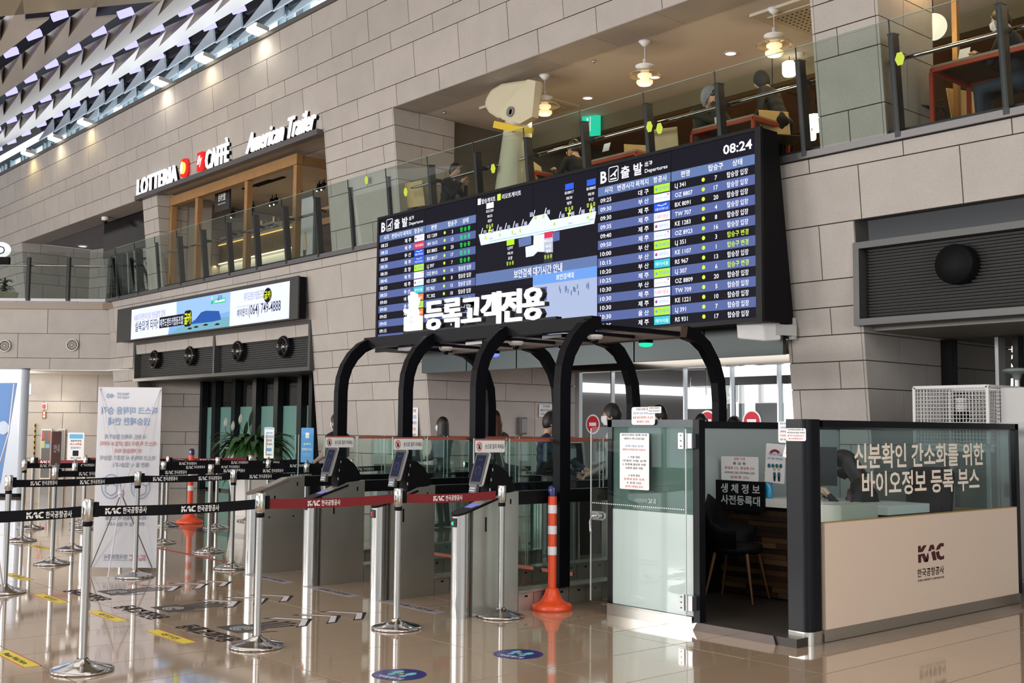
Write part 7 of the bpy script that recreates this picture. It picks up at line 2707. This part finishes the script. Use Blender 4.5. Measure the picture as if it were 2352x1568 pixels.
for i, (x, lab) in enumerate(((-7.64, 'floor graphic of a dark hand and Korean letters in front of the nearest lane'), (-8.81, 'floor graphic of a dark hand and Korean letters in the middle lane'), (-9.97, 'floor graphic of a dark hand and Korean letters in the farthest lane'))):
    t = thing('hand_floor_graphic', lab, 'floor sticker', (x, 3.68, 0), local=True, group='dark hand floor graphics')
    m = MB()
    m.text('등록고객전용', (0, .0, .0013), UX, UY, .15, .78, 'c', .03)
    m.build('sticker_text', blk, t)
    m = MB()
    m.box(-.19, .15, .23, .46, .0002, .0012)
    for k, (dx, L) in enumerate(((-.12, .24), (-.05, .30), (.02, .31), (.09, .25))):
        m.obox((dx, .46 + L / 2, .0007), (.022, .0, 0), (dx * .15, L / 2, 0), (0, 0, .0005))
        m.ell((dx + dx * .15, .46 + L, .0012), UX, UY, .022, .022, 12, .001)
    m.obox((.21, .40, .0007), (.02, .01, 0), (.03, .09, 0), (0, 0, .0005))
    m.build('hand_print', sdk, t)
    m = MB()
    for r_ in (.085, .06, .035):
        for k in range(22):
            a1, a2 = 2 * PI * k / 24, 2 * PI * (k + 1.05) / 24
            m.poly((-.02, .35, .0016), UX, UY, [(r_ * math.cos(a1), r_ * math.sin(a1)), (r_ * math.cos(a2), r_ * math.sin(a2)), ((r_ - .012) * math.cos(a2), (r_ - .012) * math.sin(a2)), ((r_ - .012) * math.cos(a1), (r_ - .012) * math.sin(a1))])
    m.build('fingerprint', mat('print_white', (.5, .47, .44), .5), t)
lav = mat('chevron_white', (.62, .58, .60), .4)
n_ = 0
wh_ = ['nearest lane', 'middle lane', 'farthest lane']
for i, xc in enumerate((-7.70, -8.85, -10.0)):
    for j, yc in enumerate((4.47, 4.73, 4.97)):
        t = thing('floor_chevron', 'pale chevron arrow on the floor of the %s, %s' % (wh_[i], ['closest to the hand graphic', 'second of its three', 'closest to the gate'][j]), 'floor arrow', (xc, yc, 0), local=True, group='floor chevrons')
        P_ = [(-.24, -.09), (0, .08), (.24, -.09), (.24, -.01), (0, .16), (-.24, -.01)]
        MB().poly((0, 0, .0012), UX, UY, [(a * 1.05, b * 1.18 - .004) for a, b in P_], .001).build('dark_outline', blk, t)
        MB().poly((0, 0, .0018), UX, UY, [(-.225, -.075), (0, .09), (.225, -.075), (.225, -.015), (0, .145), (-.225, -.015)], .0005).build('pale_fill', lav, t)
for x, y, lab in ((-7.72, 5.61, 'pale floor strip with dark letters before the rightmost gate lane'), (-8.89, 5.56, 'pale floor strip with dark letters before the middle gate lane'), (-10.0, 5.54, 'pale floor strip with dark letters before the leftmost gate lane')):
    t = thing('lane_strip', lab, 'floor sticker', (x, y, 0), local=True, group='lettered lane strips')
    MB().box(-.42, .42, -.06, .06, .0002, .0012).build('sticker_sheet', mat('strip_lavender', (.30, .27, .30), .4), t)
    MB().text('등록고객전용', (.05, -.03, .0015), UX, UY, .065, .5, 'c', .02).build('sticker_text', blk, t)
for x, y, lab in ((-5.66, 4.03, 'round navy floor sticker with pale footprints at the bottom edge'), (-5.68, 5.0, 'round navy floor sticker with pale footprints, farther from the camera')):
    t = thing('footprint_sticker', lab, 'floor sticker', (x, y, 0), .25, local=True, group='round footprint stickers')
    MB().ell((0, 0, .0012), UX, UY, .165, .165, 40, .001).build('disc', mat('sticker_navy', (.018, .018, .17), .3), t)
    m = MB()
    for s in (-1, 1):
        m.ell((0, 0, .0018), UX, UY, .028, .045, 16, 0, None, s * .05, .05)
        m.ell((0, 0, .0018), UX, UY, .022, .026, 16, 0, None, s * .045, -.02)
    m.build('footprints', mat('print_cyan', (.15, .48, .58), .5), t)
    m = MB()
    m.poly((0, .02, .0019), UX, UY, [(.02 * math.cos(a) * k, .032 * math.sin(a) * k) for a, k in [(PI / 6 * i, 1 if i % 2 else .5) for i in range(12)]])
    m.build('star_mark', mat('mark_yellow', (.6, .5, .03), .5), t)
    MB().text('거리두기', (0, -.115, .0018), UX, UY, .045, .19, 'c', .02).build('sticker_text', txt_w, t)
t = tag(MB().box(-1.75, 1.75, -.03, .03, .0002, .0015).build('red_floor_line', mat('tape_red', (.32, .06, .05), .5)), 'thin red tape line across the floor behind the mask banner', 'floor line')
t.location = (-12.65, 5.83, 0)
MB().box(-20, -12.2, 7.15, 7.5, .0001, .0006).build('dark_floor_band', mat('floor_band_dark', (.10, .095, .09), .1), floor)  # flat band darker than the tiles, laid just above them

# ================================================================ CHECK DESKS BEYOND THE GATES
dsk_m = mat('desk_charcoal', (.05, .045, .042), .4)
for i, (x, y, rz, lab) in enumerate(((-13.4, 9.6, 0, 'dark check desk with tilted screen beside the blue sign'), (-11.7, 9.7, 0, 'dark check desk with tilted screen behind the third gate'), (-10.05, 9.6, 0, 'dark check desk with tilted screen behind the second gate'),
                                     (-8.1, 9.75, 0, 'dark check desk with tilted screen beyond the open lane by the booth'))):
    t = thing('check_desk', lab, 'desk', (x, y, 0), rz, local=True, group='check desks beyond the gates')
    MB().box(-.40, .40, -.22, .22, 0, .92).build('body', dsk_m, t)
    MB().box(-.44, .44, -.26, .26, .92, .95).build('desk_top', mat('desk_brown', (.12, .09, .075), .35), t)
    MB().obox((.05, .0, 1.16), (.15, .09, 0), (.03, -.05, .155), (-.004, .012, .004)).build('screen_unit', blackg, t)
    MB().bar((.05, .05, .95), (.05, .04, 1.12), .04).build('screen_stand', silver, t)
    MB().obox((.05, .0, 1.16) if False else (.062, .012, 1.162), (.158, .095, 0), (.032, -.053, .163), (-.002, .005, .002)).build('screen_rim', silv_rim, t)
# low control pedestals of the entrance
for x, lab in ((-12.9, 'stainless pedestal with bronze top left of the arches'),):
    pass
# ================================================================ PEOPLE
skin_m = mat('skin', (.58, .36, .26), .5)
skin2_m = mat('skin_pale', (.66, .44, .33), .5)
hair_m = mat('hair_black', (.008, .006, .006), .45)
hair_b = mat('hair_brown', (.10, .035, .012), .4, noise=.3, nscale=60)
mask_w = mat('mask_white', (.80, .81, .84), .7)
mask_k = mat('mask_black', (.012, .012, .014), .7)


def rotx(v, c, a):
    v, c = V(v), V(c)
    d = v - c
    return c + V((d.x, d.y * math.cos(a) - d.z * math.sin(a), d.y * math.sin(a) + d.z * math.cos(a)))


def ik(s, w, l1, l2, bend):
    s, w, bend = V(s), V(w), V(bend)
    d = w - s
    L = min(d.length, (l1 + l2) * .999)
    d.normalize()
    w = s + d * L
    a = (l1 * l1 - l2 * l2 + L * L) / (2 * L)
    h = math.sqrt(max(0, l1 * l1 - a * a))
    b = (bend - d * bend.dot(d)).normalized()
    return s + d * a + b * h, w


def person(label, loc, face, H=1.7, top=None, bottom=None, shoes=None, sleeves=None, skin=None, hair=None, hair_len='short', mask=None,
           lean=0.0, rh=None, lh=None, seat=None, look=0.0, nod=0.0, hood=None, cap=None, cut=0.0, group=None, name='person', extra=None, step=.0):
    """local frame: faces -Y, x to its left; loc = ground point; face = direction vector"""
    top = top or blackm
    bottom = bottom or blackm
    shoes = shoes or blackm
    sleeves = sleeves or top
    skin = skin or skin_m
    hair = hair or hair_m
    rz = math.atan2(face[0], -face[1])
    t = thing(name, label, 'person', loc, rz, local=True, group=group)
    k = H / 1.7
    mats = [top, sleeves, bottom, shoes, skin]
    hipz = .90 * k if seat is None else seat + .09
    hip = V((0, 0, hipz))
    J = {}

    def up(x, y, z):
        return rotx((x * k, y * k, hipz + z * k), hip, lean)
    caps = []

    def cap_(a, b, ra, rb, m, n=5):
        a, b = V(a), V(b)
        for i in range(n + 1):
            s = i / n
            caps.append((a.lerp(b, s), ra + (rb - ra) * s, m))
    # legs
    for sx in (-1, 1):
        h = V((sx * .095 * k, 0, hipz - .02))
        if seat is None:
            kn = V((sx * .10 * k, -.02 * k - step * sx, .48 * k))
            an = V((sx * .105 * k, .03 * k + step * sx * -.6, .09 * k))
        else:
            kn = h + V((sx * .02, -.40 * k, -.02))
            an = V((kn.x + sx * .01, kn.y + .02, max(.09, kn.z - .41 * k)))
        cap_(h, kn, .088 * k, .062 * k, 2, 9)
        cap_(kn, an, .062 * k, .046 * k, 2, 9)
        cap_(an + V((0, .03, -.045)), an + V((0, -.13 * k, -.055)), .040 * k, .032 * k, 3, 4)
    # torso
    for z, rx, ry, m in ((-.03, .135, .10, 2), (.06, .13, .095, 0), (.16, .125, .09, 0), (.27, .14, .10, 0), (.38, .155, .11, 0), (.45, .155, .10, 0)):
        for sx in (-1, -.33, .33, 1):
            caps.append((up(sx * (rx - ry * .85), 0, z), ry * k, m))
    sh = []
    for sx in (-1, 1):
        s = up(sx * .185, .0, .46)
        sh.append(s)
        cap_(up(sx * .08, 0, .49), s, .075 * k, .066 * k, 0, 3)
    nk0, nk1 = up(0, .01, .48), up(0, -.005, .60)
    cap_(nk0, nk1, .058 * k, .052 * k, 4, 4)
    # arms
    hands = []
    for i, sx in enumerate((-1, 1)):
        tgt = rh if sx < 0 else lh
        s = sh[i]
        if tgt is None:
            w = V((s.x + sx * .05, s.y - .04, s.z - .56 * k))
            bend = V((sx * .4, .6, 0))
        else:
            w = V(tgt)
            bend = V((sx * .5, .3, -1))
        e, w = ik(s, w, .29 * k, .25 * k, bend)
        cap_(s, e, .062 * k, .048 * k, 1, 7)
        cap_(e, w, .047 * k, .034 * k, 1, 7)
        hands.append((e, w, sx))
        d = (w - e).normalized()
        cap_(w, w + d * .08, .030, .034, 4, 3)
    mb = MB()
    for c, r, m in caps:
        mb.sph(c, r, 10, 7)
    me = bpy.data.meshes.new('tmp')
    me.from_pydata(mb.v, [], mb.f)
    ob = bpy.data.objects.new('tmp', me)
    COL.objects.link(ob)
    md = ob.modifiers.new('r', 'REMESH')
    md.mode = 'VOXEL'
    md.voxel_size = .017
    md2 = ob.modifiers.new('s', 'SMOOTH')
    md2.iterations = 4
    md2.factor = .6
    dg = bpy.context.evaluated_depsgraph_get()
    ev = ob.evaluated_get(dg).to_mesh()
    vs = [tuple(v.co) for v in ev.vertices]
    fs = [tuple(p.vertices) for p in ev.polygons]
    ob.evaluated_get(dg).to_mesh_clear()
    bpy.data.objects.remove(ob)
    body = MB()
    body.add(vs, fs, 0, True)
    for fi, f in enumerate(fs):
        c = V((0, 0, 0))
        for i in f:
            c += V(vs[i])
        c /= len(f)
        best = None
        for p, r, m in caps:
            d = (c - p).length - r
            if best is None or d < best[0]:
                best = (d, m)
        body.mi[fi] = best[1]
    # fingers
    for e, w, sx in hands:
        d = (w - e).normalized()
        side = d.cross(UZ)
        if side.length < .2:
            side = V((0, 1, 0))
        side.normalize()
        nrm = side.cross(d).normalized()
        pc_ = w + d * .085
        for q, L in ((-.024, .058), (-.008, .068), (.008, .066), (.024, .052)):
            a = pc_ + side * q
            body.tube([a - d * .02, a + d * L * .45 - nrm * .004, a + d * L * .8 - nrm * .016, a + d * L - nrm * .028], .008, 6, 4, [.0095, .009, .008, .006])
        a = w + d * .03 + side * (.03 * -sx)
        body.tube([a, a + d * .03 + side * (.018 * -sx), a + d * .055 + side * (.020 * -sx) - nrm * .01], .009, 6, 4, [.012, .010, .008])
    # head
    hc = up(0, -.025, .70)
    hc = V(hc)
    hr = V((.078, .095, .118)) * k
    MH = Matrix.Translation(hc) @ Matrix.Rotation(look, 4, 'Z') @ Matrix.Rotation(lean * .5 + nod, 4, 'X')

    def skull(u, v_):
        # u azimuth (0 = front), v from top 0..pi
        x = math.sin(v_) * math.sin(u)
        y = -math.sin(v_) * math.cos(u)
        z = math.cos(v_)
        f = max(0, -y)
        sxx, syy, szz = hr.x, hr.y, hr.z
        p = V((x * sxx, y * syy, z * szz))
        if z < 0:
            p.x *= 1 - .30 * z * z
            p.y *= 1 - .18 * z * z if y < 0 else 1 + .25 * z
            p.z *= 1.0 + .08 * f
        # nose and eye sockets
        if abs(x) < .22 and -.35 < z < .12 and y < 0:
            p.y -= .020 * k * (1 - abs(x) / .22) * (1 - abs(z + .22) / .34 if abs(z + .22) < .34 else 0)
        if .15 < abs(x) < .55 and abs(z - .08) < .13 and y < 0:
            p.y += .007 * k
        if abs(z + .52) < .06 and abs(x) < .3 and y < 0:
            p.y -= .004 * k
        return MH @ p
    nu, nv = 36, 26
    vs = [skull(2 * PI * i / nu, PI * j / nv) for j in range(nv + 1) for i in range(nu)]
    fs = [(j * nu + i, (j + 1) * nu + i, (j + 1) * nu + (i + 1) % nu, j * nu + (i + 1) % nu) for j in range(nv) for i in range(nu)]
    body.add(vs, fs, 4, True)
    for sx in (-1, 1):
        body.add([MH @ V((sx * (hr.x * .97 + .010 * math.sin(a) ** 2), .006 + .016 * math.cos(a), -.012 + .030 * math.sin(a))) for a in [2 * PI * i / 10 for i in range(10)]] +
                 [MH @ V((sx * (hr.x * .90), .002 + .012 * math.cos(a), -.012 + .024 * math.sin(a))) for a in [2 * PI * i / 10 for i in range(10)]],
                 [tuple(range(10))] + [(i, (i + 1) % 10, 10 + (i + 1) % 10, 10 + i) for i in range(10)], 4, True)
    body.build('body', mats, t)
    # eyes, brows
    ey = MB()
    for sx in (-1, 1):
        c = MH @ V((sx * .031 * k, -hr.y * .915, .010 * k))
        ey.sph(c, .0105 * k, 8, 6, 0, (1.3, .6, .6))
        ey.sph(MH @ V((sx * .031 * k, -hr.y * .965, .010 * k)), .0052 * k, 8, 6, 1)
        ey.bar(MH @ V((sx * .016 * k, -hr.y * .97, .030 * k)), MH @ V((sx * .046 * k, -hr.y * .86, .031 * k)), .006, .005, mi=1)
    ey.bar(MH @ V((-.02 * k, -hr.y * .90, -.062 * k)), MH @ V((.02 * k, -hr.y * .90, -.062 * k)), .006, .005, mi=2)
    ey.build('face_features', [mat('eye_white', (.6, .58, .55), .3), hair_m, mat('lips', (.45, .16, .13), .5)], t)
    # hair shell
    if hood is None:
        hm = MB()
        vs, fs = [], []
        nu, nv = 32, 16
        ext = {'short': .70, 'long': .70, 'bob': .70, 'bun': .68}[hair_len]
        for layer, sc_ in ((0, 1.10), (1, .97)):
            for j in range(nv + 1):
                for i in range(nu):
                    u = 2 * PI * i / nu
                    fr = (math.cos(u) + 1) / 2        # 1 in front
                    vmax = PI * (ext - (.37 if hair_len != 'bob' else .33) * fr ** 2.2)
                    vv = vmax * j / nv
                    x, y, z = math.sin(vv) * math.sin(u), -math.sin(vv) * math.cos(u), math.cos(vv)
                    wob = 1 + .02 * math.sin(7 * u + 3 * vv) * (1 if layer == 0 else 0)
                    p = V((x * hr.x, y * hr.y, z * hr.z)) * sc_ * wob
                    p.z += .006
                    vs.append(MH @ p)
        n1 = (nv + 1) * nu
        for j in range(nv):
            for i in range(nu):
                a, b = j * nu + i, j * nu + (i + 1) % nu
                fs.append((a, a + nu, b + nu, b))
        for i in range(nu):
            a, b = nv * nu + i, nv * nu + (i + 1) % nu
            fs.append((a, a + n1, b + n1, b))
        hm.add(vs, fs, None, True)
        if hair_len in ('long', 'bob'):
            dl__ = .26 if hair_len == 'long' else .14
            rows = []
            for j in range(7):
                s = j / 6
                row = []
                for i in range(17):
                    a = math.radians(62 + 236 * i / 16)
                    rx_ = hr.x * (1.12 + .10 * s)
                    ry_ = hr.y * (1.10 + .04 * s)
                    row.append(MH @ V((rx_ * math.sin(a), -ry_ * math.cos(a), .02 - s * (dl__ + .06) * k)))
                rows.append(row)
            vs = [p for r_ in rows for p in r_]
            hm.add(vs, [(j * 17 + i, (j + 1) * 17 + i, (j + 1) * 17 + i + 1, j * 17 + i + 1) for j in range(6) for i in range(16)], None, True)
        if hair_len == 'bun':
            hm.sph(MH @ V((0, hr.y * 1.12, -.01)), .045 * k, 14, 10)
        hm.build('hair', hair, t)
    else:
        hm = MB()
        vs, fs = [], []
        nu, nv = 28, 14
        for j in range(nv + 1):
            for i in range(nu):
                u = 2 * PI * i / nu
                fr = (math.cos(u) + 1) / 2
                vmax = PI * (.98 - .62 * fr ** 2.2)
                vv = vmax * j / nv
                x, y, z = math.sin(vv) * math.sin(u), -math.sin(vv) * math.cos(u), math.cos(vv)
                vs.append(MH @ V((x * hr.x * 1.32, y * hr.y * 1.2 + .01, z * hr.z * 1.22)))
        for j in range(nv):
            for i in range(nu):
                a, b = j * nu + i, j * nu + (i + 1) % nu
                fs.append((a, a + nu, b + nu, b))
        hm.add(vs, fs, None, True)
        hm.build('hood', hood, t)
        hm = MB().sph(MH @ V((0, -.012, .028)), .088 * k, 18, 12, None, (.92, 1.05, .95))
        hm.build('hair', hair, t)
    if mask:
        mm = MB()
        vs = []
        n = 12
        for j in range(7):
            s = j / 6
            z = -.008 - s * .098
            for i in range(n + 1):
                a = math.radians(-62 + 124 * i / n)
                b = 1.07 + .10 * math.cos(a) ** 4 * math.sin(PI * min(1, s * .9 + .12))
                sq = 1 - .33 * s * s
                vs.append(MH @ (V((hr.x * b * sq * math.sin(a), -hr.y * b * (1 - .10 * s * s) * math.cos(a) - (.012 if abs(i - n / 2) < 2 and s < .7 else 0), z * k))))
        mm.add(vs, [(j * (n + 1) + i, (j + 1) * (n + 1) + i, (j + 1) * (n + 1) + i + 1, j * (n + 1) + i + 1) for j in range(6) for i in range(n)], None, True)
        mm.build('face_mask', mask, t)
        st_ = MB()
        for sx in (-1, 1):
            for z in (-.02, -.08):
                st_.tube([MH @ V((sx * hr.x * .93, -hr.y * .5, z * k)), MH @ V((sx * hr.x * 1.05, 0, (z * .4 - .01) * k))], .002, 5)
        st_.build('mask_strap', mask, t)
    if extra:
        extra(t, up, MH, hr, k)
    return t


navy = mat('navy_cloth', (.010, .014, .032), .75)
navy2 = mat('blue_jacket', (.012, .026, .062), .7)
blouse = mat('patterned_blouse', (.30, .20, .17), .7, noise=.3, nscale=60)
khaki = mat('olive_parka', (.022, .024, .012), .8)
greyh = mat('grey_hoodie', (.20, .21, .24), .85)
pinks = mat('pale_shirt', (.48, .40, .43), .7)
charc = mat('charcoal_coat', (.010, .010, .013), .8)


def lanyard(t, up, MH, hr, k):
    m = MB()
    m.tube([up(-.06, -.09, .50), up(-.03, -.125, .36), up(0, -.125, .20)], .006, 6)
    m.tube([up(.06, -.09, .50), up(.03, -.125, .36), up(0, -.125, .20)], .006, 6)
    m.build('lanyard', mat('lanyard_blue', (.15, .35, .5), .5), t)
    c = up(0, -.135, .14)
    MB().obox(c, (.03, 0, 0), (0, .003, 0), (0, 0, .045)).build('id_card', mat('card_cyan', (.25, .55, .6), .5), t)
    c = up(.08, -.118, .36)
    MB().obox(c, (.03, 0, 0), (0, .003, 0), (0, 0, .009)).build('name_badge', white, t)


person('attendant in navy vest and white mask standing in profile behind the left arch', (-14.45, 9.1, 0), (-1, -.25), 1.66, navy, navy, None, blouse, skin2_m, None, 'bun', mask_w,
       rh=(-.22, -.30, 1.02), lh=(.18, -.26, .98), extra=lanyard)
person('masked person mostly hidden behind the second arch', (-13.55, 10.4, 0), (-.9, -.4), 1.62, mat('grey_top', (.10, .11, .13), .8), None, None, None, skin2_m, None, 'bob', mask_w, rh=(-.15, -.32, 1.05), lh=(.15, -.3, 1.0))


def held_paper(t, up, MH, hr, k):
    MB().obox((-.12, -.36, 1.38), (.09, .03, 0), (0, .002, 0), (-.02, 0, .15)).build('held_paper', whitep, t)


person('person in black holding up white papers behind the third arch', (-11.75, 9.9, 0), (-1, -.1), 1.70, charc, None, None, None, None, None, 'short', None, rh=(-.10, -.34, 1.30), lh=(.12, -.34, 1.28), extra=held_paper)
person('person with straight brown hair and white mask seen from behind between arches', (-10.72, 9.0, 0), (.55, .83), 1.60, mat('grey_jacket', (.12, .12, .14), .8), None, None, None, skin2_m, hair_b, 'bob', mask_w, rh=(-.1, -.3, 1.0), look=.5)
person('man in dark blue jacket leaning right with one arm stretched over a desk', (-9.65, 8.85, 0), (.80, .60), 1.66, navy2, charc, None, None, None, None, 'short', mask_k, lean=.10, rh=(-.12, -.60, .98), lh=(.24, -.35, .95), look=.3)
person('man in pale shirt and white mask looking left above the folded door', (-8.75, 9.1, 0), (-.75, -.65), 1.74, pinks, charc, None, None, None, None, 'short', mask_w, rh=(-.2, -.25, 1.0), look=-.1)
person('dark-haired man partly hidden behind the notices on the booth frame', (-8.95, 10.1, 0), (-.6, -.8), 1.74, mat('white_shirt', (.5, .5, .52), .7), charc, None, None, None, None, 'short', mask_w)
person('person with dark hair seen beyond the glass above the booth, left one', (-9.35, 11.3, 0), (.9, -.2), 1.66, charc, None, None, None, skin2_m, None, 'bob', None)
person('person with dark hair half reflected in the glass above the booth, right one', (-9.3, 11.9, 0), (.8, .5), 1.64, navy, None, None, None, None, None, 'bob', None)


def scarf(t, up, MH, hr, k):
    MB().tube([up(-.05, -.09, .48), up(0, -.13, .40), up(.02, -.14, .28), up(.03, -.14, .20)], .03, 8, None, [.02, .035, .03, .02]).build('neck_scarf', mat('scarf_pattern', (.16, .10, .11), .7, noise=.5, nscale=80), t)
    MB().obox(up(.09, -.125, .36), (.028, 0, .006), (0, .003, 0), (-.004, 0, .03)).build('name_badge', mat('badge_lilac', (.55, .5, .7), .5), t)


person('seated clerk in dark suit and black mask bending over the booth desk', (-5.12, 8.55, .06), (-.80, -.6), 1.62, charc, charc, None, None, skin2_m, None, 'bob', mask_k, lean=.42, seat=.46, nod=.35,
       rh=(-.15, -.46, .88), lh=(.15, -.44, .88), extra=scarf)
oc = thing('office_chair', 'black swivel chair with a dark jacket over its back inside the booth', 'chair', (-5.22, 8.95, .06), math.radians(-20), local=True)
MB().box(-.24, .24, -.24, .24, .42, .48).build('seat', blackm, oc, bevel=.03)
MB().obox((.05, .27, .80), (.22, 0, 0), (0, .03, 0), (0, .04, .30)).build('backrest', blackm, oc, bevel=.03)
MB().obox((.05, .29, .84), (.26, 0, 0), (0, .06, 0), (0, .03, .28)).build('draped_jacket', charc, oc, bevel=.06)
MB().cyl((0, 0, .1), (0, 0, .42), .03).build('gas_column', blackm, oc)
for k in range(5):
    a = 2 * PI * k / 5
    MB().bar((0, 0, .09), (.26 * math.cos(a), .26 * math.sin(a), .06), .04, .03).cyl((.26 * math.cos(a), .26 * math.sin(a) - .012, .03), (.26 * math.cos(a), .26 * math.sin(a) + .012, .03), .028, n=10).build('leg', blackm, oc)


def up_person(label, px, py, y, face, H, **k):
    """seated guest of the gallery whose head top shows at a given place"""
    q = WY(px, py, y)
    s = q.z - 4.47 - (.09 + (.70 + .118) * H / 1.7 * math.cos(k.get('lean', 0)))
    return person(label, (q.x, y, 4.47), face, H, seat=max(.42, s), **k)


up_person('guest in grey hood and olive parka drinking at a gallery table', 1608, 208, 11.35, (1, -.15), 1.74, top=khaki, sleeves=khaki, bottom=charc, hood=greyh, lean=.22, rh=(-.02, -.26, 1.22), lh=(.10, -.26, 1.20))
q = WY(1738, 184, 11.4)
person('tall person in black hooded coat bending over a gallery table', (q.x + .25, 11.6, 4.47), (-1, -.1), 1.62, charc, None, None, None, None, None, 'short', None, lean=.45, hood=charc, rh=(-.1, -.55, .98), lh=(.1, -.35, .95))
up_person('guest with short dark hair drinking from a white cup in the gallery', 1328, 332, 11.5, (-1, .1), 1.66, top=charc, lean=.1, rh=(-.04, -.24, 1.08), lh=(.2, -.3, .85))
up_person('guest in dark cap and coat looking at a phone in the gallery', 1022, 396, 11.0, (.9, .3), 1.66, top=charc, lean=.25, rh=(-.08, -.36, .92), lh=(.08, -.36, .92))
up_person('guest in black with white mask cut by the right edge of the gallery', 2345, 8, 11.3, (-1, -.1), 1.72, top=charc, bottom=mat('denim_dark', (.02, .03, .05), .8), lean=.25, mask=mask_w, rh=(-.1, -.42, .92), lh=(.12, -.40, .92))
bpy.data.objects.remove(_TC[1])
bpy.data.curves.remove(_TC[0])
